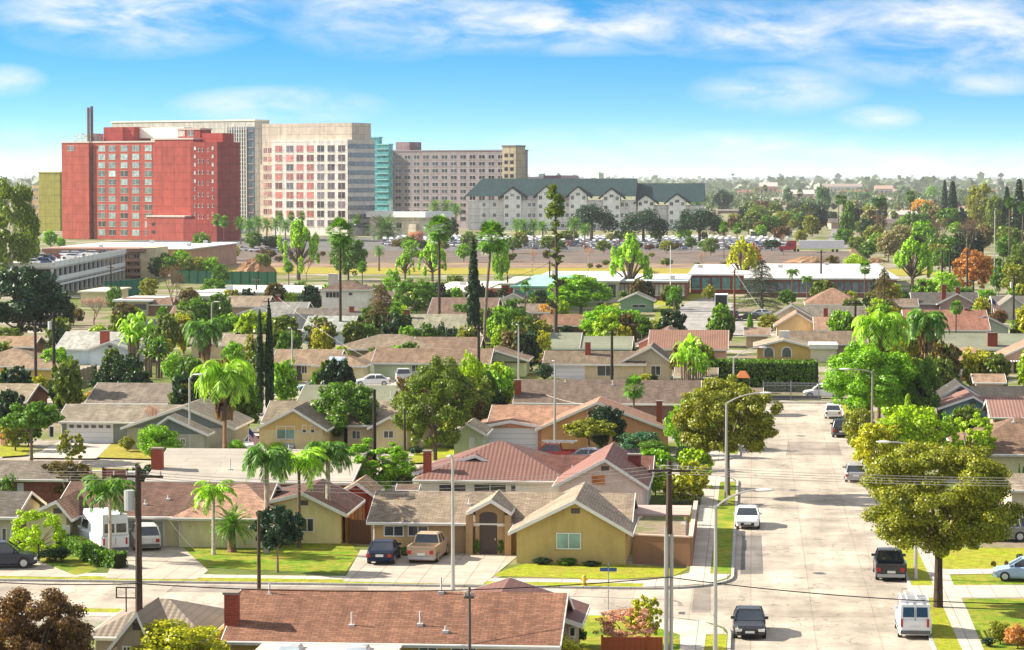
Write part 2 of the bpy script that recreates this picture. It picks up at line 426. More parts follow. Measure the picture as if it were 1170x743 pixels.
# ------------------------------------------------------------------ ground, blocks, streets
XL = g(841.5, 600, -.12).x; XR = g(1011, 600, -.12).x
S1n = g(700, 671, 0).y; S1s = g(700, 703, 0).y
S2s = g(760, 541, 0).y; S2n = S2s + 11
S3s, S3n = 303.0, 314.0
S4s, S4n = 446.0, 458.0
XW, XE = -260.0, 330.0
def struct(o, kind='structure'):
    o['kind'] = kind; return o
struct(MB().poly([(-9000, -300, -.13), (9000, -300, -.13), (9000, 24000, -.13), (-9000, 24000, -.13)]).build('ground', 'yard', (.2, .2, .1)))

def rounded(x0, y0, x1, y1, r):
    """outline counter-clockwise with radius r per corner (sw, se, ne, nw)"""
    P = []
    for (cx, cy, a0, rr) in ((x0, y0, 180, r[0]), (x1, y0, 270, r[1]), (x1, y1, 0, r[2]), (x0, y1, 90, r[3])):
        if rr == 0: P.append((cx, cy)); continue
        ccx = cx + rr if cx == x0 else cx - rr; ccy = cy + rr if cy == y0 else cy - rr
        for k in range(9):
            a = RAD(a0 + 90 * k / 8); P.append((ccx + rr * cos(a), ccy + rr * sin(a)))
    return P
def sheet(P, z): return [(p[0], p[1], z) for p in P]
CONC = '#b9b0a4'
def block(x0, y0, x1, y1, r, mat='yard', color=(.2, .2, .1)):
    P = rounded(x0, y0, x1, y1, r); Q = rounded(x0 + .2, y0 + .2, x1 - .2, y1 - .2, [max(q - .2, 0) for q in r])
    k = MB()
    for i in range(len(P)):
        j = (i + 1) % len(P)
        k.poly([(*P[i], -.128), (*P[j], -.128), (*P[j], .01), (*P[i], .01)])
        k.poly([(*P[i], .01), (*P[j], .01), (*Q[j], .01), (*Q[i], .01)])
    struct(k.build('kerb', 'pavement', (.40, .38, .35)))
    struct(MB().poly(sheet(Q, 0.0)).build('lot_ground', mat, color))
r0 = 5.5
block(XW, 90, XL, S1s, (0, 0, r0, 0)); block(XW, S1n, XL, S2s, (0, r0, r0, 0)); block(XW, S2n, XL, S3s, (0, r0, r0, 0))
block(XW, S3n, XE, S4s, (0, 0, 0, 0)); block(XR, 90, XE, S3n - .002, (0, 0, 0, 0)); block(XW, S4n, XE, 24000, (0, 0, 0, 0))
MB_ = MB
RD = (.45, .39, .315)
struct(MB().poly(sheet([(XL - .5, 85), (XR + .5, 85), (XR + .5, S3n + .5), (XL - .5, S3n + .5)], -.126)).build('road', 'asphalt', RD))
def cross(y0, y1, x1=None):
    struct(MB().poly(sheet([(XW, y0 - .5), ((x1 or XL - .502), y0 - .5), ((x1 or XL - .502), y1 + .5), (XW, y1 + .5)], -.1255)).build('road', 'asphalt', RD))
cross(S1s, S1n); cross(S2s, S2n); cross(S3s, S3n); cross(S4s, S4n, XE)
# corner fillets of asphalt under the rounded kerbs
for (y0, y1) in ((S1s - 6.5, S1n + 6.5), (S2s - 6.5, S2n + 6.5), (S3s - 6.5, S3n - .6)):
    struct(MB().poly(sheet([(XL - 6.5, y0), (XL - .4, y0), (XL - .4, y1), (XL - 6.5, y1)], -.1225)).build('road', 'asphalt', RD))

def gpoly(name, pts, z, mat, color, world=False):
    P = [Vector((p[0], p[1], z)) if world else g(p[0], p[1], z) for p in pts]
    a = sum(P[i].x * P[(i + 1) % len(P)].y - P[(i + 1) % len(P)].x * P[i].y for i in range(len(P)))
    if a < 0: P.reverse()
    return struct(MB().poly(P).build(name, mat, color))
def wrect(name, x0, y0, x1, y1, z, mat, color): return gpoly(name, [(x0, y0), (x1, y0), (x1, y1), (x0, y1)], z, mat, color, True)
GR = (.10, .23, .008); GRY = (.27, .33, .010); GRD = (.05, .16, .01)
PAV = (.50, .445, .375)
# parkway grass strips + pavements
def side(y0, y1, x, sgn, gcol):
    a, b, c = x + sgn * .22, x + sgn * 1.55, x + sgn * 2.9
    wrect('lawn', min(a, b), y0, max(a, b), y1, .012, 'grass', gcol)
    wrect('pavement', min(b, c), y0 - 1.5, max(b, c), y1 + 1.5, .016, 'pavement', PAV)
side(S1n + 6.5, S2s - 6.5, XL, -1, GR); side(100, S1s - 6.0, XL, -1, GRY); side(S2n + 6, S3s - 6, XL, -1, GR)
side(95, S3n - 1, XR, 1, GRY)
def row(y, sgn, x0, x1, gcol):
    a, b, c = y + sgn * .22, y + sgn * 1.7, y + sgn * 3.1
    wrect('lawn', x0, min(a, b), x1, max(a, b), .012, 'grass', gcol)
    wrect('pavement', x0 - .5, min(b, c), x1 + 4, max(b, c), .0165, 'pavement', PAV)
row(S1n, 1, XW, XL - 5.5, GRY); row(S1s, -1, XW, XL - 5.5, GRY); row(S2n, 1, XW, XL - 5.5, GR); row(S2s, -1, XW, XL - 5.5, GR); row(S3n, 1, XW, XL - 5, GR)
# corner paving
for (cy, s) in ((S1n, 1), (S1s, -1), (S2s, -1), (S2n, 1)):
    P = [(XL - 5.7, cy + s * .25), (XL - 3.2, cy + s * .95), (XL - 1.5, cy + s * 2.3), (XL - .5, cy + s * 4.4), (XL - .25, cy + s * 6.2), (XL - 2.9, cy + s * 6.6), (XL - 4.2, cy + s * 4.3), (XL - 5.6, cy + s * 3.05)]
    gpoly('pavement', P, .0205, 'pavement', PAV, True)
# lawns seen in the photo (pixel outlines projected on the ground)
gpoly('lawn', [(556, 658), (600, 644), (718, 645), (787, 650), (768, 658.5), (700, 662)], .02, 'grass', GRY)
gpoly('lawn', [(200, 622), (300, 612), (402, 622), (410, 632), (394, 655.5), (290, 651), (232, 647.5), (180, 625)], .02, 'grass', GR)
gpoly('lawn', [(20, 651), (60, 632), (100, 636), (112, 652), (88, 657)], .02, 'grass', GRD)
gpoly('lawn', [(560, 668.5), (562, 664.5), (598, 665.5), (598, 670.5)], .023, 'grass', GRY)
DW = (.43, .37, .30)
gpoly('driveway', [(392, 664.5), (412, 628), (598, 630), (552, 668)], .026, 'pavement', DW)
gpoly('driveway', [(120, 661), (146, 606), (188, 606), (238, 652), (225, 662)], .026, 'pavement', DW)
gpoly('driveway', [(-60, 657), (-60, 634), (22, 632), (92, 660)], .026, 'pavement', DW)
# east side gardens
gpoly('lawn', [(1077, 650), (1072, 626), (1230, 626), (1230, 648.5), (1120, 650.5)], .02, 'grass', GRY)
gpoly('lawn', [(1090, 669), (1085, 657), (1230, 654), (1230, 667)], .02, 'grass', GR)
gpoly('lawn', [(1125, 745), (1100, 684), (1230, 684), (1230, 745)], .02, 'grass', GR)
gpoly('driveway', [(1042, 683), (1035, 669), (1230, 668), (1230, 683)], .026, 'pavement', PAV)
gpoly('driveway', [(1079, 656.5), (1076, 650.5), (1230, 649), (1230, 653.5)], .026, 'pavement', PAV)
gpoly('lawn', [(600, 742), (610, 707), (775, 707), (778, 745)], .02, 'grass', GR)
gpoly('path', [(776, 745), (782, 712), (808, 716), (804, 745)], .024, 'pavement', PAV)
# gardens of the second and third cross street
gpoly('lawn', [(85, 522), (95, 506), (180, 505), (215, 520), (190, 525)], .02, 'grass', (.30, .25, .05))
gpoly('driveway', [(30, 523), (72, 503), (130, 504), (110, 524)], .026, 'pavement', PAV)
gpoly('lawn', [(0, 522), (0, 508), (40, 508), (30, 520)], .02, 'grass', GRY)
gpoly('lawn', [(470, 529), (475, 512), (540, 512), (545, 527)], .02, 'grass', GRY)
gpoly('lawn', [(640, 524), (640, 513), (740, 513), (720, 524)], .02, 'grass', GRY)
gpoly('driveway', [(548, 527), (556, 512), (620, 512), (626, 526)], .026, 'pavement', PAV)
gpoly('lawn', [(552, 448), (555, 439), (590, 439), (588, 448)], .02, 'grass', GRY)
gpoly('driveway', [(410, 446), (414, 428), (470, 429), (470, 447)], .026, 'pavement', PAV)
gpoly('driveway', [(620, 446), (622, 436), (668, 436), (668, 446)], .026, 'pavement', PAV)
# school street and grounds
gpoly('road', [(755, 383), (770, 372), (776, 350), (790, 344), (835, 346), (850, 372), (850, 383)], .02, 'asphalt', (.33, .31, .29))
gpoly('lawn', [(742, 383), (752, 350), (776, 348), (768, 371)], .024, 'grass', GRD)
gpoly('lawn', [(700, 349), (712, 333), (800, 333), (806, 340), (776, 345), (762, 349)], .022, 'grass', GRY)
gpoly('lawn', [(812, 336), (812, 328), (842, 328), (842, 336)], .022, 'grass', GRY)
# vacant dirt ground, sports field strip and car parks beyond the school
wrect('dirt_ground', -260, 790, onY(985, 290, 880).x, 985, .03, 'dirt', (.20, .155, .115))
wrect('dirt_ground', -259, 838, onY(985, 290, 880).x - 1, 985, .06, 'dirt', (.12, .105, .095))
wrect('field', -260, 735, 50, 789, .035, 'grass', (.33, .27, .05))
wrect('car_park', -260, 986, onY(900, 280, 1100).x, 1210, .03, 'asphalt', (.15, .145, .14))

# patches and slabs of another tone in the street surface
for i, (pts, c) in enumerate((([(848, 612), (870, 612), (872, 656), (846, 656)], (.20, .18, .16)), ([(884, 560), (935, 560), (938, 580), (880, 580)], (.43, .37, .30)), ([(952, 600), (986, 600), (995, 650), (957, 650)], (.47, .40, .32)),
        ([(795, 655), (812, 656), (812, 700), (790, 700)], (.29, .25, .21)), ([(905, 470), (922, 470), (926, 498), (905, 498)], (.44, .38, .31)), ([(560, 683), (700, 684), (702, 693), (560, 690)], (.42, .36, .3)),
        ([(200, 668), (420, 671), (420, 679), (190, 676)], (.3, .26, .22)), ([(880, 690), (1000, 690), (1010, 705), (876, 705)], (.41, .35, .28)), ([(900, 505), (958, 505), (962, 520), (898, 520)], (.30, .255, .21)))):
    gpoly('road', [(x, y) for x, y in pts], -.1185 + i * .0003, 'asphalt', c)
# ------------------------------------------------------------------ houses
WHITE = (.72, .70, .66)
def solve_run(xm, Y, he, pitch, yr):
    lo, hi = .8, 16
    for _ in range(40):
        r = (lo + hi) / 2
        if proj(xm, Y + r, he + pitch * r)[1] > yr: lo = r
        else: hi = r
    return (lo + hi) / 2

HOUSES = []
def dull(c, k=.36, v=.84):
    c = col(c); m = (c[0] + c[1] + c[2]) / 3
    return tuple((x * (1 - k) + m * k) * v * w for x, w in zip(c[:3], (1.06, 1.0, .86)))
class House:
    def __init__(s, label, wall='#c9b99a', roof='#8a7a6b', cat='house', name='house', rmat='shingle', trim=WHITE, he=2.15, pitch=.33, group=None, wmat='stucco', base=None):
        roof = dull(roof); s.label, s.cat, s.name, s.wallc, s.roofc, s.rmat, s.trim, s.he, s.pitch, s.wmat = label, cat, name, wall, roof, rmat, trim, he, pitch, wmat
        s.ext = []; s.root = None; s.group = group; s.planes = []; s.cy = None; s.rt = None
    def _root(s, x, y):
        if s.root is None: s.root = thing(s.name, s.label, s.cat, (x, y, 0), group=s.group); HOUSES.append(s)
    def S(s, x0, x1, ye, yr, hip=False, roof=None, wall=None, he=None, pitch=None, rmat=None, over=.5, short=False, wtop=None):
        he = he or s.he; pitch = pitch or s.pitch; xm = (x0 + x1) / 2
        Y = g(xm, ye, he).y; X0 = onY(x0, ye, Y).x; X1 = onY(x1, ye, Y).x
        r = solve_run((X0 + X1) / 2, Y, he, pitch, yr); hr = he + pitch * r; t = .16
        s._root((X0 + X1) / 2, Y + r)
        e = min(r, (X1 - X0) / 2 - .3) if hip else 0
        m = MB(); Yr, Yb = Y + r, Y + 2 * r
        if hip:
            A, B, Cc, D = (X0, Y, he), (X1, Y, he), (X1, Yb, he), (X0, Yb, he); R0, R1 = (X0 + e, Yr, hr), (X1 - e, Yr, hr)
            m.poly([A, B, R1, R0]); m.poly([Cc, D, R0, R1]); m.poly([B, Cc, R1]); m.poly([D, A, R0])
            dn = lambda p: (p[0], p[1], p[2] - t)
            for a, b in ((A, B), (B, Cc), (Cc, D), (D, A)): m.poly([dn(a), dn(b), b, a])
            m.poly([dn(D), dn(Cc), dn(B), dn(A)])
        else:
            for ya, yb in ((Y, Yr), (Yb, Yr)):
                P = [(ya, he), (yb, hr), (yb, hr - t), (ya, he - t)]
                m.extr([(X0, p[0], p[1]) for p in P], [(X1, p[0], p[1]) for p in P])
        rf = m.build('roof', rmat or s.rmat, dull(roof) if roof else s.roofc, s.root); s.rt = rf
        f = MB(); f.box(X0 - .02, Y - .05, he - .21, X1 + .02, Y - .004, he - .01); f.box(X0 - .02, Yb + .004, he - .21, X1 + .02, Yb + .05, he - .01)
        if hip:
            f.box(X0 - .05, Y, he - .21, X0 - .004, Yb, he - .01); f.box(X1 + .004, Y, he - .21, X1 + .05, Yb, he - .01)
        else:
            for X, sg in ((X0, -1), (X1, 1)):
                for ya, yb in ((Y, Yr), (Yb, Yr)):
                    P = [(ya, he + .015), (yb, hr + .015), (yb, hr - .2), (ya, he - .2)]
                    xa, xb = sorted((X + sg * .004, X + sg * .05)); f.extr([(xa, p[0], p[1]) for p in P], [(xb, p[0], p[1]) for p in P])
        f.build('fascia', 'paint', s.trim, rf)
        w = MB(); o = over; si = .35; hw = he + pitch * o - .2
        if hip: w.box(X0 + o, Y + o, -.1, X1 - o, Yb - o, he - .17)
        else:
            P = [(Y + o, -.1), (Yb - o, -.1), (Yb - o, hw), (Yr, hr - .2), (Y + o, hw)]
            w.extr([(X0 + si, p[0], p[1]) for p in P], [(X1 - si, p[0], p[1]) for p in P])
        w.build('wall', s.wmat, wall or s.wallc, s.root)
        if Y < 330:
            for X in (X0 + .45, X1 - .45): MB().tube([(X, Y - .02, he - .22), (X, Y + o - .06, he - .5), (X, Y + o - .06, .05)], .04, 6).build('downspout', 'paint', s.trim, s.root)
            MB().tube([(X0, Y - .1, he - .06), (X1, Y - .1, he - .06)], .065, 6).build('gutter', 'paint', s.trim, rf)
        s.planes.append(Y + o); s.cy = Yr; s.hr = hr; s.ext = s.ext + [(X0, X1, Y, Yb)]; s.last = dict(X0=X0, X1=X1, Y=Y, r=r, hr=hr, he=he, Yr=Yr, pitch=pitch)
        return s
    def F(s, x0, x1, ye, ya, ln, xa=None, roof=None, wall=None, he=None, rmat=None, over=.45, wmat=None, siding=False):
        he = he or s.he; xm = (x0 + x1) / 2; xa = xa or xm
        Y = g(xm, ye, he).y; X0 = onY(x0, ye, Y).x; X1 = onY(x1, ye, Y).x; p = onY(xa, ya, Y); XA, hr = p.x, p.z; t = .15
        s._root((X0 + X1) / 2, Y + ln / 2)
        m = MB(); YB = Y + ln
        for xs, sg in ((X0, 1), (X1, -1)):
            P = [(xs, he), (XA, hr), (XA, hr - t), (xs, he - t)]
            m.extr([(q[0], Y, q[1]) for q in P], [(q[0], YB, q[1]) for q in P])
        rf = m.build('roof', rmat or s.rmat, dull(roof) if roof else s.roofc, s.root); s.rt = rf
        f = MB()
        for xs in (X0, X1):
            for ya_, yb_ in ((Y - .06, Y - .004), (YB + .004, YB + .05)):
                P = [(xs, he + .02), (XA, hr + .02), (XA, hr - .23), (xs, he - .23)]
                f.extr([(q[0], ya_, q[1]) for q in P], [(q[0], yb_, q[1]) for q in P])
        f.box(X0 - .05, Y, he - .2, X0 - .004, YB, he - .01); f.box(X1 + .004, Y, he - .2, X1 + .05, YB, he - .01)
        f.build('fascia', 'paint', s.trim, rf)
        sl = lambda x: (hr - he) * (1 - abs(x - XA) / ((XA - X0) if x < XA else (X1 - XA))) + he - .19
        w = MB(); si = .5
        P = [(X0 + si, -.1), (X1 - si, -.1), (X1 - si, sl(X1 - si)), (XA, hr - .19), (X0 + si, sl(X0 + si))]
        w.extr([(q[0], Y + over, q[1]) for q in P], [(q[0], YB - .4, q[1]) for q in P])
        w.build('wall', wmat or s.wmat, wall or s.wallc, s.root)
        if siding:
            P = [(X0 + .9, he - .05), (X1 - .9, he - .05), (XA, hr - .4)]
            MB().extr([(q[0], Y + over - .03, q[1]) for q in P], [(q[0], Y + over - .003, q[1]) for q in P]).build('gable_siding', 'boards', siding if siding is not True else s.wallc, s.root)
        s.ext = s.ext + [(X0, X1, Y, YB)]
        if Y < 420 and hr - he > 1.1 and not siding: MB().box(XA - .3, Y + over - .03, hr - .95, XA + .3, Y + over - .003, hr - .6).build('gable_vent', 'matte', (.12, .1, .09), s.root)
        s.planes.append(Y + over); s.last = dict(X0=X0, X1=X1, Y=Y, hr=hr, he=he)
        return s
    def rect(s, x0, y0, x1, y1, pl=-1):
        Y = s.planes[pl]; a = onY(x0, y1, Y); b = onY(x1, y0, Y); return a.x, max(a.z, .03), b.x, b.z, Y
    def win(s, x0, y0, x1, y1, pl=-1, mull=1, c=WHITE, glass=(.03, .035, .04), name='window'):
        X0, Z0, X1, Z1, Y = s.rect(x0, y0, x1, y1, pl); b = .07; f = MB()
        f.box(X0, Y - .07, Z0, X1, Y - .003, Z0 + b); f.box(X0, Y - .07, Z1 - b, X1, Y - .003, Z1)
        f.box(X0, Y - .065, Z0 + b, X0 + b, Y - .003, Z1 - b); f.box(X1 - b, Y - .065, Z0 + b, X1, Y - .003, Z1 - b)
        for k in range(mull):
            xx = X0 + (X1 - X0) * (k + 1) / (mull + 1); f.box(xx - .03, Y - .06, Z0 + b, xx + .03, Y - .003, Z1 - b)
        w = f.build(name, 'paint', c, s.root)
        MB().box(X0 + b, Y - .02, Z0 + b, X1 - b, Y - .004, Z1 - b).build('pane', 'glass', glass, w); return s
    def garage(s, x0, y0, x1, y1, pl=-1, c=(.68, .68, .68), lights=0, mat='panels'):
        X0, Z0, X1, Z1, Y = s.rect(x0, y0, x1, y1, pl); Z0 = .03
        f = MB(); f.box(X0 - .12, Y - .06, Z0, X0, Y - .003, Z1 + .12); f.box(X1, Y - .06, Z0, X1 + .12, Y - .003, Z1 + .12); f.box(X0, Y - .06, Z1, X1, Y - .003, Z1 + .12)
        gd = MB().box(X0, Y - .03, Z0, X1, Y - .004, Z1).build('garage_door', mat, c, s.root); f.build('frame', 'paint', WHITE, gd)
        for k in range(lights):
            a = X0 + (X1 - X0) * (k + .2) / lights; b = X0 + (X1 - X0) * (k + .8) / lights
            MB().box(a, Y - .045, Z1 - .42, b, Y - .031, Z1 - .12).build('pane', 'glass', (.04, .04, .05), gd)
        return s
    def door(s, x0, y0, x1, y1, pl=-1, c=(.07, .05, .04)):
        X0, Z0, X1, Z1, Y = s.rect(x0, y0, x1, y1, pl); Z0 = .03
        d = MB().box(X0, Y - .04, Z0, X1, Y - .004, Z1).box(X0 + .12, Y - .055, Z0 + .15, X1 - .12, Y - .041, Z0 + (Z1 - Z0) * .45).box(X0 + .12, Y - .055, Z0 + (Z1 - Z0) * .55, X1 - .12, Y - .041, Z1 - .15).build('door', 'paint', c, s.root)
        MB().box(X1 - .16, Y - .1, Z0 + .95, X1 - .1, Y - .056, Z0 + 1.1).build('handle', 'metal', (.5, .45, .3), d); return s
    def chimney(s, x0, x1, ytop, ybase, c='#8c4334', mat='brick', dY=None):
        """brick stack standing through the roof; ybase = row where its foot meets the roof"""
        L = s.last
        if 'r' in L:
            lo, hi = 0, L['r']
            for _ in range(30):
                q = (lo + hi) / 2
                if proj((L['X0'] + L['X1']) / 2, L['Y'] + q, L['he'] + L['pitch'] * q)[1] > ybase: lo = q
                else: hi = q
            Y = L['Y'] + q
        else: Y = L['Y'] + (dY or 2)
        a = onY(x0, ytop, Y); b = onY(x1, ytop, Y)
        m = MB().box(a.x, Y, .5, b.x, Y + .7, a.z - .12)
        ch = m.build('chimney', mat, c, s.rt)
        MB().box(a.x - .07, Y - .07, a.z - .12, b.x + .07, Y + .77, a.z).build('cap', 'matte', (.25, .2, .17), ch); return s
    def vents(s, pts, c=(.55, .52, .5)):
        L = s.last
        for (px, py, h) in pts:
            lo, hi = 0, L['r']
            for _ in range(30):
                q = (lo + hi) / 2
                if proj((L['X0'] + L['X1']) / 2, L['Y'] + q, L['he'] + L['pitch'] * q)[1] > py: lo = q
                else: hi = q
            Y = L['Y'] + q; p = onY(px, py, Y)
            MB().tube([(p.x, Y, p.z - .1), (p.x, Y, p.z + h)], .05, 7).box(p.x - .15, Y - .15, p.z - .08, p.x + .15, Y + .15, p.z + .07).build('vent_pipe', 'matte', c, s.rt)
        return s
    def part(s, name, mb, mat, c, parent=None): return mb.build(name, mat, c, parent or s.root)

# ---- south side of the first cross street
h = House('long brown shingle roofed house at the bottom with brick chimney and tiled maroon wing', '#c9a85a', '#9a6246')
h.F(475, 665, 712, 681, 6.6, roof='#7d4a42', rmat='rooftile', wall='#b9a98c').door(636, 714, 644, 742, c=(.6, .6, .6)).win(650, 716, 658, 728, mull=0)
h.S(253, 640, 735, 675, pitch=.33).chimney(256, 271, 677, 718).vents([(308, 680, .6), (402, 715, .7), (480, 714, .7), (504, 677, .8), (509, 722, .3)])
h.win(478, 738, 500, 748, -1); h.win(515, 738, 545, 748, -1)
L = h.last; Y0 = L['Y']
a = onY(300, 736, Y0); b = onY(460, 736, Y0)
cv = h.part('patio_cover', MB().box(a.x, Y0 - 4, 1.95, b.x, Y0 - .08, 2.07), 'flatroof', (.62, .52, .42))
for xx in (326, 402):
    p = onY(xx, 737, Y0); MB().hexa([Vector(q) for q in ((p.x, Y0 - 2.2, 2.072), (p.x + 1.1, Y0 - 2.2, 2.072), (p.x + 1.1, Y0 - .9, 2.072), (p.x, Y0 - .9, 2.072), (p.x + .1, Y0 - 2.1, 2.27), (p.x + 1, Y0 - 2.1, 2.27), (p.x + 1, Y0 - 1, 2.27), (p.x + .1, Y0 - 1, 2.27))]).build('skylight', 'glass', (.5, .58, .62), cv)
for xx in (-3.5, 4):
    MB().box(b.x + xx * .0 - (.2 if xx > 0 else 7.4), Y0 - 3.9, -.1, b.x - (.08 if xx > 0 else 7.28), Y0 - 3.78, 1.948).build('post', 'paint', WHITE, h.root)
h = House('grey brown tiled house at the bottom left with a white edged gable and carport', '#a89a88', '#8e7f72', rmat='rooftile', pitch=.3)
h.S(96, 236, 728, 684, hip=True); h.F(120, 176, 746, 700, 5, xa=156).win(140, 738, 150, 748)

# ---- north side of the first cross street
h = House('dark grey shingle house at the left edge beside the parked navy car', '#c9bf9f', '#6d6864')
h.S(-110, 19, 590, 561).win(2, 603, 8, 622, mull=0); h.win(12, 604, 22, 620); h.door(-10, 600, -4, 630)
h = House('low maroon brown roofed house with cream walls behind the tall white van', '#e0d6a8', '#7d564a', pitch=.3)
h.S(58, 300, 590, 551).vents([(166, 577, .35), (192, 571, .3)])
h.garage(132, 596, 186, 622, c=(.5, .5, .42), mat='boards'); h.win(212, 588, 226, 599); h.win(236, 590, 262, 600)
h.F(20, 82, 593, 572, 7, xa=64, roof='#c08a66', wall='#cfc79a'); h.door(70, 600, 80, 622, c=(.6, .6, .5))
h.S(196, 322, 592, 553, hip=True, roof='#c79078', pitch=.3)  # paler tan puts the sunlit left slope into the roof colour
h.F(246, 396, 587, 563, 9, xa=346, roof='#7d5044', wall='#ddcf96').win(343, 592, 359, 608, mull=1); h.win(290, 592, 306, 605); h.door(322, 592, 329, 616)
h = House('large tan stucco house with grey brown shingles and a small arched entry gable', '#b99a6c', '#a08c78')
h.S(419, 722, 598, 562).vents([(536, 577, .4), (660, 575, .3)])
h.win(438.5, 600.5, 461.5, 613); h.win(466, 600.5, 489.5, 613)
h.F(534, 584, 585.5, 571, 6, xa=561, wall='#ab9068', he=2.95, roof='#b3a48e').door(548, 590, 568, 631, c=(.05, .03, .025))
P = h.planes[-1]; a = onY(557, 600, P)
a = onY(558, 590, P); h.part('arch', MB().extr([(a.x + .62 * cos(pi * k / 10), P - .04, a.z + .003 + .3 * sin(pi * k / 10)) for k in range(11)][::-1], [(a.x + .62 * cos(pi * k / 10), P - .004, a.z + .003 + .3 * sin(pi * k / 10)) for k in range(11)][::-1]), 'paint', (.05, .03, .025))
for xx in (533, 577):
    q = onY(xx, 600, P); h.part('column', MB().box(q.x, P - .35, 0, q.x + .45, P + .1, 2.75), 'stucco', '#ab9068')
h.F(581, 723, 609, 571.5, 11, xa=657, wall='#c2a96c', roof='#aa9683').win(635.5, 609, 664, 627.5, glass=(.16, .3, .26))

# garden walls and patio roof of the corner house
def wall_thing(label, pts, h0, th, mat, c, name='garden_wall', cat='wall', cap=None, group=None):
    """wall along pixel points on the ground"""
    P = [g(x, y, 0) for x, y in pts]; m = MB(); k = MB()
    for a, b in zip(P, P[1:]):
        d = (b - a).normalized(); n = Vector((-d.y, d.x, 0)) * th / 2
        z = Vector((0, 0, 1))
        m.hexa([a - n - z * .05, b - n - z * .05, b + n - z * .05, a + n - z * .05, a - n + z * h0, b - n + z * h0, b + n + z * h0, a + n + z * h0])
        n2 = n * 1.5
        k.hexa([a - n2 + z * (h0 + .003), b - n2 + z * (h0 + .003), b + n2 + z * (h0 + .003), a + n2 + z * (h0 + .003), a - n2 + z * (h0 + .09), b - n2 + z * (h0 + .09), b + n2 + z * (h0 + .09), a + n2 + z * (h0 + .09)])
    if cap is None:
        o = m.build(name, mat, c); return tag(o, label, cat, group)
    r = thing(name, label, cat, P[0], group=group); m.build('wall_body', mat, c, r); k.build('coping', 'matte', cap, r); return r
wall_thing('brown stucco garden wall wrapping the corner yard beside the pavement', [(723, 644), (789, 647), (795, 603)], 1.9, .2, 'stucco', '#8f6a50', cap=(.55, .42, .33))
t = thing('patio_roof', 'low flat patio roof inside the corner yard behind the brown wall', 'patio roof', g(752, 625))
A = g(752, 625)
MB().box(A.x - 2.9, A.y, 2.15, A.x + 2.2, A.y + 5.5, 2.27).build('roof_panel', 'flatroof', (.45, .33, .28), t)
for dx, dy in ((-2.7, .2), (1.9, .2), (-2.7, 5.2), (1.9, 5.2)): MB().box(A.x + dx, A.y + dy, 0, A.x + dx + .1, A.y + dy + .1, 2.148).build('post', 'paint', WHITE, t)
# ---- south side of the second cross street
h = House('grey roofed house at the left with white eave and dark red brick porch', '#7a4a3c', '#857a70', pitch=.28, wmat='brick')
h.S(-90, 78, 547, 526).win(2, 552, 16, 570, c=(.5, .5, .5)); h.door(20, 552, 27, 575, c=(.5, .55, .6))
h = House('long pale grey flat pitched roof with a red brick chimney on its west end', '#7d4a40', '#aaa5a2', rmat='flatroof', pitch=.2, wmat='brick')
h.S(166, 402, 550, 513).chimney(172.5, 185, 512, 538).vents([(263, 537, .9), (330, 514, .4)])
h = House('maroon tiled hip roofed house with white walls and wide dark windows', '#e2dfd2', '#84534b', rmat='rooftile')
h.S(472, 652, 549, 504, hip=True).chimney(483.5, 492, 515, 540); h.win(501, 553, 533, 567); h.win(541, 553, 579, 567); h.win(583, 553, 590, 562, mull=0)
h.F(471, 590, 541, 520, 5, xa=543, he=2.3, wall='#b8a07c')
h.S(590, 745, 548, 520, roof='#7d463e', rmat='shingle').vents([(607, 536, .4), (654, 537, .35)]).chimney(717.5, 732, 519, 543, c='#7d3d34')
h = House('pale pink gabled house with maroon tiles and an orange attic vent', '#dcc4ba', '#925a52', rmat='rooftile', he=2.4)
h.F(631, 741, 556.5, 524.5, 13, xa=691).win(676, 543, 691, 553.5, mull=0, c=(.55, .2, .05), glass=(.45, .14, .03), name='attic_vent')
# ---- north side of the second cross street
h = House('grey shingle house with a wide white garage door and slate blue gables', '#7d8580', '#9a8f80')
h.S(64, 214, 482, 462).garage(78, 484.5, 128, 504, lights=6); h.win(56, 487, 62, 500, mull=0)
h.F(138, 268, 489, 464, 10, xa=209, siding=(.16, .19, .19), wall='#a8a897'); h.F(164, 238, 496, 475.5, 3, xa=192, siding=(.14, .17, .17), wall='#a8a897').win(206, 501, 212, 509)
h = House('small yellow gabled house with a sliding glass door and two narrow windows', '#d9c490', '#94866f')
h.S(298, 396, 484, 458); h.F(289, 374, 491, 467, 8, xa=335, siding=(.62, .42, .14)).win(316, 487, 337, 502, glass=(.12, .22, .18)); h.win(345, 485.5, 350.5, 495, mull=0); h.win(354.5, 486, 360, 495, mull=0)
h = House('tan roofed house behind the broad dark green tree', '#cdbb94', '#a2907a')
h.S(392, 486, 486, 458).win(402, 492, 412, 502); h.F(420, 470, 489, 476, 5).win(438, 492, 450, 501)
h = House('salmon stucco house with low orange tan roof and white two car garage door', '#d6a688', '#b57f62', pitch=.25)
h.S(556, 690, 486, 463); h.F(540, 635, 489, 481, 9, xa=583, wall='#d9a184').garage(557.5, 491, 613, 513.5)
h.F(612, 767, 491, 459.5, 7, xa=682, wall='#c99670').win(733, 494, 744, 503, c=(.4, .1, .05), mull=0); h.win(650, 484, 666, 498)
h.chimney(750, 756.5, 458, 470, c='#7a4030', dY=3)
h = House('mint walled cottage between the big green tree and the salmon garage', '#b9c4a8', '#a89a84')
h.F(512, 556, 496, 484, 6).door(536, 500, 542, 516, c=(.6, .6, .6))
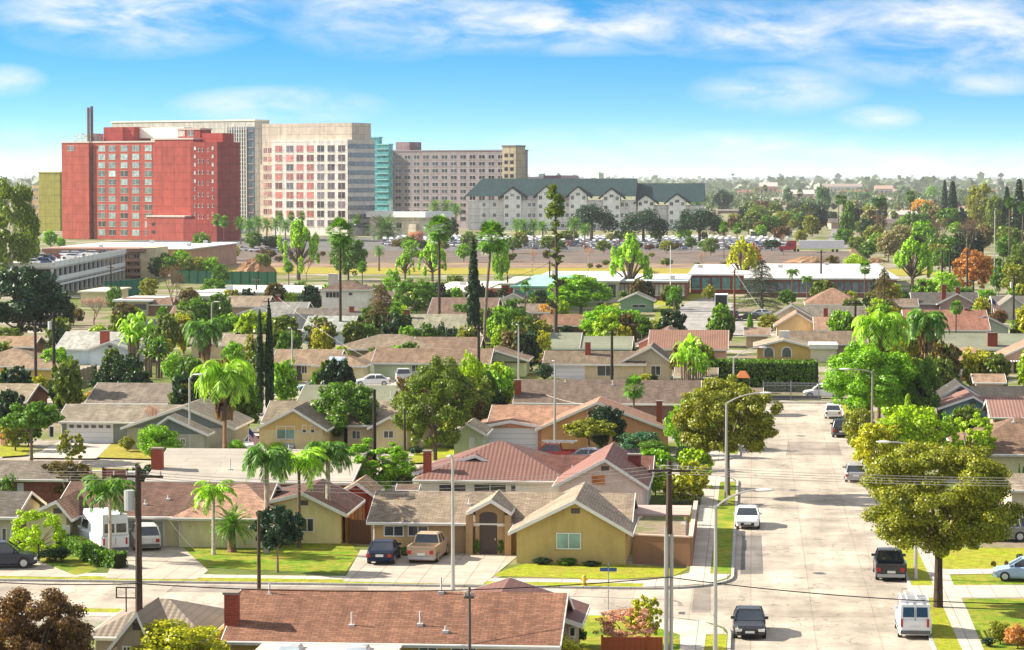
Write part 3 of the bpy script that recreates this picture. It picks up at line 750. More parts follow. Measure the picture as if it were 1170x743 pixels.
# ---- south side of the third cross street
h = House('tan roof at the left edge above the spreading green tree', '#8a5a48', '#a39478', pitch=.3); h.S(-80, 30, 459, 438)
h = House('long plain grey brown roof behind the slate gabled garage house', '#a08c7c', '#8d8076', pitch=.3); h.S(97, 216, 461, 437.5).vents([(135, 441, .5)])
h = House('low sage green roof below the cream house driveway', '#a3a48a', '#7e8672', pitch=.25, rmat='flatroof'); h.S(339, 468, 459, 440).vents([(447, 456, .9)])
h = House('long mauve brown roof with a brick chimney at its west end below the cream garage', '#8d7060', '#7b655b', pitch=.3)
h.S(586, 800, 461, 434).chimney(587.5, 595, 434, 452).vents([(646, 437, .3), (700, 440, .5), (719, 437, .4)])
# ---- north side of the third cross street
h = House('cream ranch house with brown roof and solar panel on its east wing', '#dccfa2', '#a08468', pitch=.3)
h.S(308, 386, 416, 399).win(311, 419, 320, 427); h.win(344.5, 418, 351, 427); h.door(339, 418, 345, 437, c=(.08, .06, .05))
h.S(356, 418, 418, 405, hip=True).win(369, 420, 377.5, 427.5); h.win(388, 420, 397, 427.5)
L = h.last; h.part('solar_panel', MB().hexa([Vector((L['X1'] - 3 + dx, L['Y'] + dy, L['he'] + .1 + dz + k)) for k in (0, .06) for dx, dy, dz in ((-2, .7, .2), (0, .7, .2), (0, 2.6, .83), (-2, 2.6, .83))]), 'glass', (.3, .36, .42), h.rt)
h = House('white double garage with a tan hipped roof and row of small lights', '#d9d4ca', '#a3826a', pitch=.3)
h.S(404, 462, 411.5, 396, hip=True).garage(415.5, 413.5, 446, 428, lights=6)
h = House('broad brown hip roof behind the white double garage', '#8d7b69', '#96826e', pitch=.3); h.S(380, 502, 399, 382, hip=True).vents([(420, 386, .3), (452, 387, .3)])
h = House('pale green board cottage with long brown roof and a white trimmed gable', '#bcc9a0', '#94765f', wmat='boards')
h.S(424, 560, 415, 398).win(470, 417, 480, 425); h.F(540, 604, 411.5, 399, 8, xa=563, siding=(.42, .5, .38)).win(559, 422, 571, 433)
h.part('porch_eave', MB().box(h.last['X0'] + .3, h.last['Y'] - .3, 1.8, h.last['X1'] - .3, h.last['Y'] + .4, 1.95), 'shingle', '#5d4a40')
h = House('cream stucco house with one garage door, brick chimney and tan clapboard gable', '#d3bf98', '#86735f')
h.S(620, 738, 416, 401).garage(626, 418.5, 667, 436).win(682, 417.5, 702, 430, mull=1, name='window'); h.chimney(668.5, 674.5, 391, 406)
h.F(704, 770, 416, 396, 9, xa=744, siding=(.5, .42, .3)).door(718, 418, 726, 436, c=(.35, .4, .42)); h.win(743.5, 418, 755, 429)
# ---- behind, between the third and fourth streets and beyond
R = [
 # label, vols, extras
 ('sage green roofed house with turquoise wall behind the cream ranch garage', '#8fb5a8', '#7f8a78', [('S', 626, 662, 398, 380), ('S', 654, 722, 398, 384)], [('v', 644, 388)]),
 ('brown shingle roof with deep dark porch in front of the round green tree', '#6d4f40', '#95684a', [('S', 606, 676, 372, 359)], []),
 ('low tan gable roof left of the brown porch house', '#b39a80', '#9b836c', [('F', 582, 628, 378, 367, 9)], []),
 ('white cottage with a steep dark grey gable roof behind the tall cypress', '#d9d5c8', '#5d5957', [('F', 560, 612, 347, 335, 9)], [('w', 600, 348, 604, 353)]),
 ('brown flat pitched roof left of the dark cypress', '#8c7565', '#87685c', [('S', 488, 566, 359, 340)], []),
 ('grey green roofed cream house with white framed window behind the spiky juniper', '#e0d9b8', '#9a9a86', [('S', 462, 536, 375, 359)], [('w', 470, 377, 482, 383), ('c', 462, 468, 354, 364)]),
 ('pink stucco house with red tile roof below the school street', '#cf9a8c', '#94634e', [('S', 740, 832, 399, 377), ('F', 726, 800, 393, 375.5, 8)], []),
 ('tan house with two arched windows and a rooftop cooler above the clipped hedge', '#c9a866', '#b0a08a', [('F', 861, 930, 396.5, 388, 11)], []),
 ('brown shingle roof behind the arched window house', '#9c8a76', '#8a7462', [('S', 896, 992, 393, 378)], []),
 ('cream gable house with orange brown roof right of the dark cedar', '#d8bd92', '#b08468', [('F', 884, 937, 373, 357, 10), ('S', 930, 990, 377, 362)], [('c', 941, 946, 352, 362)]),
 ('grey shingle roof with pale gable right of the dark cedar', '#cfc0a6', '#7f7a72', [('S', 905, 990, 363, 349.5), ('F', 878, 932, 364, 348.5, 6)], []),
 ('brown hipped roof house below the long white school roof', '#a3826c', '#a0755c', [('S', 920, 986, 348, 329, 'hip')], []),
 ('mauve house with dark grey roof and a broad white trimmed gable', '#a98e8a', '#5d5b5e', [('S', 1042, 1120, 347, 334), ('F', 1071, 1117, 347.5, 335.5, 4)], [('w', 1086, 349, 1090, 355), ('w', 1095, 349, 1101, 355), ('w', 1107, 349, 1111, 355), ('c', 1076, 1081, 325, 334), ('c', 1092, 1097, 328, 334)]),
 ('brown red roofed house with a pale mint gable and flagpole', '#c9cfb4', '#a5654f', [('S', 1034, 1132, 377, 354), ('F', 1095, 1156, 375, 360, 7)], [('w', 1104, 378, 1126, 381), ('c', 1102, 1106, 352, 358)]),
 ('long sage green roof with a square brick chimney at right', '#a89a88', '#808a78', [('S', 1072, 1215, 399, 381)], []),
 ('mauve brown house with tan hip roof and two small windows', '#a5796a', '#b58a68', [('S', 1066, 1122, 416, 398.5), ('S', 1080, 1140, 408, 396, 'hip')], [('w2', 1090, 1107)]),
 ('tan roofed house with a white slatted patio cover at the right edge', '#c9a88f', '#b98a70', [('F', 1143, 1215, 408, 392, 9)], []),
 ('low house with black roof and pale gable above the red roofed garage', '#b9a08c', '#4e4c4c', [('F', 1070, 1128, 457, 439, 8, 1098), ('S', 1085, 1200, 455, 441)], []),
 ('teal garage with rose red roof and white doors east of the street', '#6f9096', '#935f58', [('F', 1072, 1136, 466.5, 452.5, 9, 1112), ('S', 1100, 1185, 466, 453)], [('g', 1079, 470, 1129, 482)]),
 ('low building with faded rose red roof at the right edge', '#a58474', '#996a62', [('S', 1131, 1215, 477, 457)], []),
 ('large brown shingle hip roof house with cream wall at the right edge', '#c9bf92', '#8f6c54', [('S', 1096, 1250, 519, 477, 'hip')], [('v', 1158, 483)]),
 ('yellow walled house with wide brown hip roof at the left edge', '#ddb968', '#a3876c', [('S', -50, 55, 418, 398, 'hip'), ('S', 18, 70, 421, 406, 'hip')], [('w', 4, 421, 15, 428), ('w', 25, 424, 35, 436)]),
 ('low flat tan roof above the yellow house at the left edge', '#8d6a52', '#b08a66', [('S', -40, 38, 396, 384)], []),
 ('pale blue grey gabled house with a red brick chimney', '#c9d4dc', '#b5bcbe', [('S', 62, 132, 399, 379), ('F', 98, 152, 400, 390, 9)], [('c', 114, 124, 378, 389)]),
 ('slate blue house with a white framed square window', '#4d545e', '#8c8c86', [('S', 163, 212, 375, 365)], [('w', 191, 377.5, 201, 389)]),
 ('white gabled house with grey siding and green window left of the tall cypresses', '#dcdedd', '#8d9296', [('S', 300, 345, 365, 345), ('F', 270, 320, 358.5, 350.5, 8)], [('w', 286, 361, 298, 371), ('c', 315, 319.5, 337, 350)]),
 ('dark slate roofed house right of the white gabled house', '#8f8a86', '#4d565f', [('S', 318, 352, 376, 359)], []),
 ('grey shingle roof behind the slate roofed house', '#a89c94', '#7a7370', [('S', 330, 424, 371, 352)], [('c', 399, 404, 350, 357)]),
 ('pale blue roofed house left of the fan palm trunk', '#c0ccd2', '#a5b2b8', [('S', 345, 402, 378, 361)], []),
 ('brown roofed house above the motel wall left of the bare tree', '#94705c', '#94705c', [('S', 190, 218, 365, 349), ('S', 135, 196, 348, 340)], [('w', 154, 348.5, 168, 355)]),
 ('tan roof behind the cedar', '#b09a84', '#a08c78', [('S', 245, 305, 350, 338)], []),
 ('dark brown house roof below the brick school wing', '#8a6a58', '#7b665c', [('S', 404, 470, 345, 333)], []),
 ('green cottage with grey gable roof beside the school street', '#86a888', '#8f8a80', [('F', 706, 748, 344, 335, 9)], [('w', 722, 348, 738, 352)]),
 ('low grey roofed house at the far right edge', '#b5a596', '#6d6a68', [('S', 1134, 1190, 348, 338)], []),
 ('house with white porch and grey roof behind the orange tree', '#d0c6b8', '#8d8780', [('F', 1138, 1176, 352, 338, 8)], []),
 ('beige block roof between the junipers', '#b5a68e', '#a5947e', [('S', 250, 300, 395, 382)], []),
 ('brown house roof below the long brown hip roof', '#a08a74', '#8f725e', [('S', 470, 548, 399, 385)], []),
 ('tan roof behind the lime green round tree', '#b8a086', '#a98a72', [('S', 850, 880, 383, 374)], []),
]
for (lab, wc, rc, vols, ex) in R:
    rm = 'rooftile' if any(k in lab for k in ('tile', 'rose red')) else ('flatroof' if 'sage' in lab else 'shingle')
    h = House(lab, wc, rc, rmat=rm, pitch=.3)
    for v in vols:
        if v[0] == 'S': h.S(*v[1:5], hip=len(v) > 5)
        else: h.F(*v[1:6], xa=v[6] if len(v) > 6 else None)
    for e in ex:
        if e[0] == 'w': h.win(*e[1:])
        elif e[0] == 'c': h.chimney(*e[1:]) if 'r' in h.last else h.chimney(*e[1:], dY=3)
        elif e[0] == 'v' and 'r' in h.last: h.vents([(e[1], e[2], .4)])
        elif e[0] == 'g': h.garage(*e[1:], lights=4)
        elif e[0] == 'w2': h.win(1090, 419, 1097, 429, 0, c=(.3, .35, .36), mull=0); h.win(1097.5, 419, 1106, 429, 0, mull=0, glass=(.6, .6, .58))
    if 'arched' in lab:
        Y = h.planes[0]
        for xa, xb in ((872, 885), (892.5, 905)):
            A = onY(xa, 408, Y); B = onY(xb, 396, Y); r = (B.x - A.x) / 2; cx = A.x + r; zc = B.z - r
            arc = lambda q, y: [(cx - q, y, A.z)] + [(cx - q * cos(pi * k / 10), y, zc + q * sin(pi * k / 10)) for k in range(11)] + [(cx + q, y, A.z)]
            w = MB().extr(arc(r, Y - .06), arc(r, Y - .003)).build('arched_window', 'paint', WHITE, h.root)
            MB().extr(arc(r * .8, Y - .09), arc(r * .8, Y - .062)).build('pane', 'glass', (.05, .07, .08), w)
        A = onY(890, 388, Y + 5); MB().box(A.x, Y + 5, A.z - 1.5, A.x + 1.5, Y + 6.3, A.z + 1.2).build('rooftop_cooler', 'paint', (.6, .58, .53), h.root)
        A = onY(926, 396, Y - .2); B = onY(956, 388, Y - .2)
        MB().box(A.x, Y - .2, -.1, B.x, Y + 6, A.z - .35).build('annex_wall', 'stucco', '#d6cbb0', h.root)
        MB().box(A.x - .2, Y - .5, A.z - .347, B.x + .2, Y + 6.2, A.z + .3).build('parapet', 'paint', (.68, .65, .6), h.root)
        h.win(937, 396, 944, 405, mull=0)
    if 'square brick' in lab:
        h.chimney(1128.5, 1140, 380, 396)
    if 'slatted' in lab:
        Y = h.planes[0]; A = onY(1154, 414, Y); m = MB()
        for k in range(9): m.box(A.x + k * .35, Y - 2.4, A.z + .2, A.x + k * .35 + .12, Y, A.z + .3)
        m.build('patio_cover', 'paint', WHITE, h.root); h.door(1158, 414, 1168, 434, c=(.03, .03, .03))

# ---- rows of further roofs that show between the crowns
fill = 0
for (x0, x1, ye, yr, rc, wc, lab) in (
   (215, 262, 392, 380, '#a99a88', '#c9b8a0', 'beige roof between the feathery palms at left'),
   (770, 820, 431, 420, '#a08a78', '#c2b29a', 'tan roof half hidden by the lime green banana clump'),
   (830, 872, 452, 443, '#8f7a6a', '#c9bda5', 'low carport roof left of the street end gate'),
   (460, 500, 352, 343, '#9a8c80', '#cfc5b4', 'grey roof behind the round tree in the centre'),
   (990, 1040, 386, 374, '#8f6a58', '#b49a84', 'brown roof between the feather palms and the brown cedar'),
   (1020, 1062, 436, 421, '#9c8672', '#c9b49a', 'tan roof behind the big lime tree east of the street'),
   (1000, 1050, 350, 341, '#8d7a6a', '#b8a898', 'brown roof under the brown cedar'),
   (955, 1010, 560, 541, '#8d7767', '#b9a48c', 'brown roof hidden by the street trees on the east side'),
   (1150, 1240, 560, 541, '#a89684', '#cdbfa6', 'cream fronted house behind the big street tree at right'),
   (590, 628, 357, 347, '#8a7a70', '#b8aa9a', 'grey roof under the gold leaved bush'),
   (1112, 1150, 437, 427, '#b08c70', '#b9a08a', 'tan roof above the black roofed house')):
    if x0 == 955: continue
    House(lab, wc, rc, pitch=.3).S(x0, x1, ye, yr)
# ------------------------------------------------------------------ plants
def quads_mesh(name, V, mat='leaf'):
    """V: (n, k, 3) array of n polygons with k corners"""
    n, k = V.shape[:2]; me = bpy.data.meshes.new(name)
    me.vertices.add(n * k); me.vertices.foreach_set('co', V.astype(np.float32).ravel())
    me.loops.add(n * k); me.loops.foreach_set('vertex_index', np.arange(n * k, dtype=np.int32))
    me.polygons.add(n); me.polygons.foreach_set('loop_start', np.arange(0, n * k, k, dtype=np.int32))
    me.polygons.foreach_set('loop_total', np.full(n, k, dtype=np.int32))
    me.update(calc_edges=True); me.materials.append(MATS[mat]); return me
def unit(a): return a / (np.linalg.norm(a, axis=1, keepdims=True) + 1e-9)
def rdir(n): return unit(nr.normal(size=(n, 3)))
def leaves(P, N, size, jitter=.6, aspect=1.0):
    """leaf polygons at P facing roughly N"""
    n = len(P); N = unit(N + jitter * nr.normal(size=(n, 3)))
    A = unit(np.cross(N, rdir(n))); B = np.cross(N, A)
    s = (size * nr.uniform(.6, 1.4, n))[:, None]
    a = A * s * .5; b = B * s * .5 * aspect
    return np.stack([P - a, P - b * .9, P + a, P + b * .9], 1)
def clump_points(cl, n, shell=(.65, 1.08)):
    c = np.array([x[:3] for x in cl]); r = np.array([x[3:6] for x in cl])
    w = (r[:, 0] * r[:, 2]); i = nr.choice(len(cl), n, p=w / w.sum())
    d = rdir(n); rad = nr.uniform(shell[0], shell[1], n)[:, None]
    return c[i] + d * r[i] * rad, d
# normalised: footprint diameter 1, height 1 (a scaled copy stands for each tree)
def crown_shape(kind, seed):
    global nr; r_ = np.random.default_rng(seed); nr = r_
    cl = []; ht = []
    if kind in ('street', 'round', 'dense', 'oval', 'loose', 'shrub', 'low'):
        zb = {'street': .28, 'round': .12, 'dense': .06, 'oval': .06, 'loose': .08, 'shrub': .0, 'low': .36}[kind]
        k = {'street': 125, 'round': 96, 'dense': 70, 'oval': 90, 'loose': 60, 'shrub': 34, 'low': 60}[kind]
        lo, hi = {'street': (.035, .085), 'round': (.045, .11), 'dense': (.06, .13), 'oval': (.045, .1), 'loose': (.035, .085), 'shrub': (.1, .18), 'low': (.05, .1)}[kind]
        zc = (1 + zb) / 2; rz = (1 - zb) / 2
        for q in range(k):
            d = r_.normal(size=3); d /= np.linalg.norm(d)
            if kind == 'low' and d[2] < -.3: d[2] *= .5
            s = r_.uniform(lo, hi); rad = r_.uniform(.3, 1.0) ** .5
            x = d * np.array([.5 - s, .5 - s, rz - s * .8]) * rad
            cl.append((x[0], x[1], zc + x[2], s, s, s * r_.uniform(.55, .9)))
        for q in range(10):
            a = r_.uniform(0, 2 * pi); rr = r_.uniform(.34, .45); z = r_.uniform(zb + .15, .88)
            f = sqrt(max(0.05, 1 - ((z - zc) / rz) ** 2)); s = r_.uniform(.04, .07)
            cl.append((rr * f * cos(a), rr * f * sin(a), z, s, s, s * .8))
    elif kind == 'vase':
        for q in range(46):
            a = r_.uniform(0, 2 * pi); rr = r_.uniform(.03, .44); z = .9 - .55 * (rr / .42) ** 2 * r_.uniform(.5, 1) - r_.uniform(0, .12)
            s = r_.uniform(.035, .065); cl.append((rr * cos(a), rr * sin(a), z, s, s, s * 2.1)); ht.append(q)
    elif kind == 'umbrella':
        for q in range(70):
            a = r_.uniform(0, 2 * pi); rr = .44 * sqrt(r_.uniform(0, 1)); z = .93 - .42 * (rr / .46) ** 2.4 - r_.uniform(0, .22)
            s = r_.uniform(.08, .13); cl.append((rr * cos(a), rr * sin(a), z - .08, s, s, s * 1.3))
    elif kind == 'cypress':
        for q in range(70):
            z = (q + .5) / 70; rr = .36 * (sin(pi * min(1, (z * .92 + .04)) ** .62)) ** .8; a = q * 2.4
            s = .16; cl.append((rr * .55 * cos(a), rr * .55 * sin(a), z, s * (.5 + rr), s * (.5 + rr), .05))
    return cl
def leaf_array(kind, seed, n, size):
    global nr
    cl = crown_shape(kind, seed)
    P, D = clump_points(cl, n)
    if kind in ('street', 'round', 'oval', 'loose', 'low'):
        m = int(n * .10); a = nr.uniform(size=m)
        Q, E = clump_points(cl, m, (1.05, 1.35)); P = np.concatenate([P, Q]); D = np.concatenate([D, E])
    if kind in ('shrub',): P[:, 2] = np.abs(P[:, 2])
    return P, D, cl
def tilt(D): D = D.copy(); D[:, 2] += .25; return D

LIB = {}
def limbs(cl, zt, r0, seed, k=9, x0=0, y0=0, z0=0.0):
    r_ = random.Random(seed); m = MB()
    m.tube([(0, 0, z0 - .02), (x0 * .4, y0 * .4, zt * .5), (x0, y0, zt)], [r0 * 1.25, r0, r0 * .85], 9)
    for c in r_.sample(cl, min(k, len(cl))):
        a = Vector((x0, y0, zt * r_.uniform(.82, 1))); b = Vector(c[:3]); mid = a.lerp(b, .5) + Vector((r_.uniform(-.03, .03), r_.uniform(-.03, .03), .02))
        m.tube([a, mid, b], [r0 * .5, r0 * .34, r0 * .12], 6)
    return m
TR = {'street': (.4, .022), 'round': (.3, .02), 'dense': (.2, .024), 'oval': (.3, .022), 'loose': (.3, .018), 'shrub': (.12, .02), 'low': (.5, .02), 'vase': (.24, .04), 'umbrella': (.5, .028), 'cypress': (.9, .08)}
def get_tree(kind, var, n, size):
    key = (kind, var, n)
    if key in LIB: return LIB[key]
    if kind in TR:
        P, D, cl = leaf_array(kind, 100 + var * 17 + len(kind) * 7, n, size)
        V = leaves(P, tilt(D), np.full(len(P), size), .55 if kind != 'cypress' else .4)
        if kind == 'cypress': c_ = V[:, :, 2].mean(1, keepdims=True); V[:, :, 2] = c_ + (V[:, :, 2] - c_) * .22
        crown = quads_mesh('crown_' + kind, V)
        zt, r0 = TR[kind]
        tm = limbs(cl, zt, r0, var, {'vase': 34, 'umbrella': 9, 'cypress': 0, 'shrub': 5}.get(kind, 9))
        trunk = np_mesh('trunk_' + kind, tm.v, tm.f)
        trunk.materials.append(MATS['bark'])
    elif kind == 'cedar':
        global nr; nr = np.random.default_rng(300 + var); r_ = random.Random(var)
        Pn, Nn = [], []; m = MB(); m.tube([(0, 0, -.02), (.01, 0, .5), (0, .01, .98)], [.035, .02, .004], 8)
        nb = 64
        for q in range(nb):
            z = .1 + .86 * (q / nb) + r_.uniform(-.02, .02); a = q * 2.4 + r_.uniform(-.4, .4); ln = .5 * (1.0 - (min(1, max(0, (z - .1) / .9))) ** 1.15) * r_.uniform(.7, 1.05) + .04
            tip = Vector((cos(a) * ln, sin(a) * ln, z - .03 - ln * .12)); base = Vector((0, 0, z)); m.tube([base, base.lerp(tip, .5) + Vector((0, 0, .02)), tip], [.009, .006, .002], 5)
            k = int(n / nb * (.35 + 1.5 * ln)); t = nr.uniform(.15, 1.02, k) ** .8
            c = np.array(base)[None] * (1 - t[:, None]) + np.array(tip)[None] * t[:, None]
            wdt = .15 * ln * 2 * (1.15 - t) + .015
            side = np.array([-sin(a), cos(a), 0]); c = c + side[None] * (nr.normal(size=k) * wdt * .75)[:, None]
            c[:, 2] += nr.normal(size=k) * .008 + .012 * np.sin(t * 3) - .02 * np.abs(nr.normal(size=k))
            Pn.append(c); Nn.append(np.tile(np.array([[cos(a) * .3, sin(a) * .3, 1]]), (k, 1)))
        P = np.concatenate(Pn); D = np.concatenate(Nn)
        crown = quads_mesh('crown_cedar', leaves(P, D, np.full(len(P), size), .5, .6)); trunk = np_mesh('trunk_cedar', m.v, m.f); trunk.materials.append(MATS['bark'])
    elif kind == 'bare':
        r_ = random.Random(40 + var); m = MB(); tips = []
        def br(p, d, ln, r, dep):
            q = p + d * ln; m.tube([p, p.lerp(q, .5) + Vector((r_.uniform(-1, 1), r_.uniform(-1, 1), 0)) * ln * .06, q], [r, r * .8, r * .6], 4 if dep > 1 else 6, cap=False)
            if dep == 5: tips.append((q, d)); return
            for _ in range(3 if dep < 4 else 4):
                dd = (d + Vector((r_.uniform(-1, 1), r_.uniform(-1, 1), r_.uniform(-.15, .6))) * .75).normalized(); br(q, dd, ln * r_.uniform(.62, .82), r * .58, dep + 1)
        br(Vector((0, 0, 0)), Vector((0, 0, 1)), .26, .022, 0)
        zs = max(t[0].z for t in tips); xs = max(hypot(t[0].x, t[0].y) for t in tips)
        mt = [Vector((v.x / xs * .5, v.y / xs * .5, v.z / zs)) for v in m.v]
        trunk = np_mesh('trunk_bare', mt, m.f, uv=False); trunk.materials.append(MATS['bark'])
        nr = np.random.default_rng(var); T = np.array([[t[0].x / xs * .5, t[0].y / xs * .5, t[0].z / zs] for t in tips]); T = T[nr.integers(0, len(T), n)] + nr.normal(size=(n, 3)) * .022
        crown = quads_mesh('crown_bare', leaves(T, rdir(n), np.full(n, size), 1, .35))
    elif kind == 'sparse':
        nr = np.random.default_rng(9); r_ = random.Random(3); m = MB(); m.tube([(0, 0, -.01), (.06, 0, .4), (.02, 0, .8), (.0, 0, .97)], [.075, .055, .035, .012], 8); cl = []
        for q in range(18):
            z = r_.uniform(.77, .99); a = r_.uniform(0, 6.3); rr = .2 * (1 - abs(z - .86) / .16) + .04; cl.append((rr * cos(a), rr * sin(a), z, .15, .15, .022))
        for q in range(26):
            z = r_.uniform(.28, .76); a = r_.uniform(0, 6.3); rr = r_.uniform(.12, .48) * (1.1 - z); s = r_.uniform(.08, .14); cl.append((.04 + rr * cos(a), rr * sin(a), z, s, s, .006)); m.tube([(.04, 0, z - .015), (.04 + rr * cos(a), rr * sin(a), z)], [.02, .01], 5)
        P, D = clump_points(cl, n, (.2, 1.1)); V = leaves(P, D, np.full(n, size), 1, .8); c_ = V[:, :, 2].mean(1, keepdims=True); V[:, :, 2] = c_ + (V[:, :, 2] - c_) * .18
        crown = quads_mesh('crown_sparse', V); trunk = np_mesh('trunk_sparse', m.v, m.f); trunk.materials.append(MATS['bark'])
    elif kind == 'juniper':
        nr = np.random.default_rng(70 + var); r_ = random.Random(var); Pn, Nn = [], []; m = MB()
        for q in range(34):
            a = r_.uniform(0, 6.3); rr = .36 * sqrt(r_.random()); top = (1 - (rr / .45) ** 2 * .6) * r_.uniform(.65, 1.0); lean = r_.uniform(.02, .14)
            b = Vector((rr * cos(a), rr * sin(a), 0)); tp = Vector((rr * cos(a) + lean, rr * sin(a) * 1.15, top)); m.tube([(b.x * .4, b.y * .4, 0), b.lerp(tp, .6)], [.01, .006], 4)
            k = n // 34; t = nr.uniform(0.05, 1, k); c = np.array(b)[None] * (1 - t[:, None]) + np.array(tp)[None] * t[:, None]; d = rdir(k); d[:, 2] *= .4
            Pn.append(c + d * (.085 * (1.08 - t ** 1.5))[:, None]); Nn.append(d)
        P = np.concatenate(Pn); D = np.concatenate(Nn); crown = quads_mesh('crown_juniper', leaves(P, D, np.full(len(P), size), .5)); trunk = np_mesh('trunk_juniper', m.v, m.f); trunk.materials.append(MATS['bark'])
    elif kind == 'banana':
        r_ = random.Random(90 + var); m = MB(); Q = []
        for s_ in range(9):
            bx, by = r_.uniform(-.22, .22), r_.uniform(-.22, .22); h = r_.uniform(.35, .75); m.tube([(bx, by, -.01), (bx * 1.1, by * 1.1, h)], [.03, .018], 6)
            for q in range(7):
                a = q * .9 + r_.uniform(-.3, .3); ln = r_.uniform(.22, .36); up = r_.uniform(.1, .3); pts = []
                for k in range(6):
                    t = k / 5; pts.append(Vector((bx * 1.1 + cos(a) * ln * t, by * 1.1 + sin(a) * ln * t, h + up * sin(t * 2.2) - .1 * t * t)))
                sd = Vector((-sin(a), cos(a), 0))
                for k in range(5):
                    w0 = .055 * sin(pi * (k / 5 * .85 + .12)); w1 = .055 * sin(pi * ((k + 1) / 5 * .85 + .12)); dz = Vector((0, 0, .02))
                    Q.append([pts[k] - sd * w0 - dz, pts[k], pts[k + 1], pts[k + 1] - sd * w1 - dz]); Q.append([pts[k], pts[k] + sd * w0 - dz, pts[k + 1] + sd * w1 - dz, pts[k + 1]])
        crown = quads_mesh('crown_banana', np.array(Q)); trunk = np_mesh('trunk_banana', m.v, m.f); trunk.materials.append(MATS['bark'])
    LIB[key] = (crown, trunk); return LIB[key]

def palm_crown(kind, var):
    key = ('palm', kind, var)
    if key in LIB: return LIB[key]
    r_ = random.Random(500 + var + len(kind) * 13); Q = []
    if kind in ('queen', 'king', 'date'):
        nf = {'queen': 34, 'king': 17, 'date': 50}[kind]; npair = {'queen': 30, 'king': 26, 'date': 18}[kind]
        for f in range(nf):
            a = f * 2.399 + r_.uniform(-.2, .2); t0 = f / nf
            el = {'queen': 1.35 - 1.35 * t0, 'king': 1.25 - 1.35 * t0, 'date': 1.45 - 2.1 * t0}[kind] + r_.uniform(-.12, .12)
            droop = {'queen': 2.7, 'king': 2.2, 'date': 1.1}[kind]; L = r_.uniform(.48, .6); pts = []; p = Vector((0, 0, 0)); e = el
            for k in range(npair + 1):
                pts.append(p.copy()); p = p + Vector((cos(a) * cos(e), sin(a) * cos(e), sin(e))) * (L / npair); e = max(e - droop / npair * (.5 + k / npair), -1.45)
            sd = Vector((-sin(a), cos(a), 0))
            for k in range(2, npair):
                t = k / npair; w = {'queen': .17, 'king': .17, 'date': .09}[kind] * (sin(pi * min(1, t * .8 + .18)) ** .7); d = (pts[k + 1] - pts[k]).normalized(); th = {'queen': .017, 'king': .02, 'date': .017}[kind]
                for sg in (-1, 1):
                    hang = {'queen': .75, 'king': .55, 'date': .15}[kind]
                    dirv = (sd * sg * r_.uniform(.5, 1) + d * .55 + Vector((0, 0, -hang * r_.uniform(.4, 1.6)))).normalized(); tip = pts[k] + dirv * w
                    mid = pts[k] + dirv * w * .5 + Vector((0, 0, .012))
                    Q.append([pts[k] - d * th, mid - d * th * .9, tip, mid + d * th * .9])
                Q.append([pts[k] - sd * .004, pts[k + 1] - sd * .004, pts[k + 1] + sd * .004, pts[k] + sd * .004])
    elif kind == 'fan':
        for f in range(46):
            a = f * 2.399; t0 = f / 46; el = 1.5 - 2.7 * t0 + r_.uniform(-.1, .1); ln = r_.uniform(.2, .3); d = Vector((cos(a) * cos(el), sin(a) * cos(el), sin(el))); c = d * ln
            sd = Vector((-sin(a), cos(a), 0)); up = d.cross(sd); Q.append([Vector((0, 0, 0)) - sd * .004, c - sd * .004, c + sd * .004, Vector((0, 0, 0)) + sd * .004]); R_ = r_.uniform(.2, .27)
            for k in range(11):
                b = -1.5 + 3.0 * k / 10; dd = (d * cos(b) + sd * sin(b)); tip = c + dd * R_ + Vector((0, 0, -.06 * abs(b) * .6 - .03)); pr = (sd * cos(b) - d * sin(b)) * .022
                Q.append([c, c + dd * R_ * .55 - pr, tip, c + dd * R_ * .55 + pr])
    me = quads_mesh('fronds_' + kind, np.array([[tuple(p) for p in q] for q in Q])); LIB[key] = me
    if kind == 'fan' or kind == 'queen':
        S = []
        for f in range(60):
            a = r_.uniform(0, 6.3); z = -r_.uniform(.02, .34 if kind == 'fan' else .3); rr = .05 + .08 * (1 + z * 2); sd = Vector((-sin(a), cos(a), 0)) * .03; p = Vector((rr * cos(a), rr * sin(a), z)); S.append([p - sd, p + sd, p + sd + Vector((.02 * cos(a), .02 * sin(a), -.16)), p - sd + Vector((.01, 0, -.16))])
        LIB[key + ('skirt',)] = quads_mesh('dead_fronds', np.array([[tuple(p) for p in q] for q in S]))
    return me

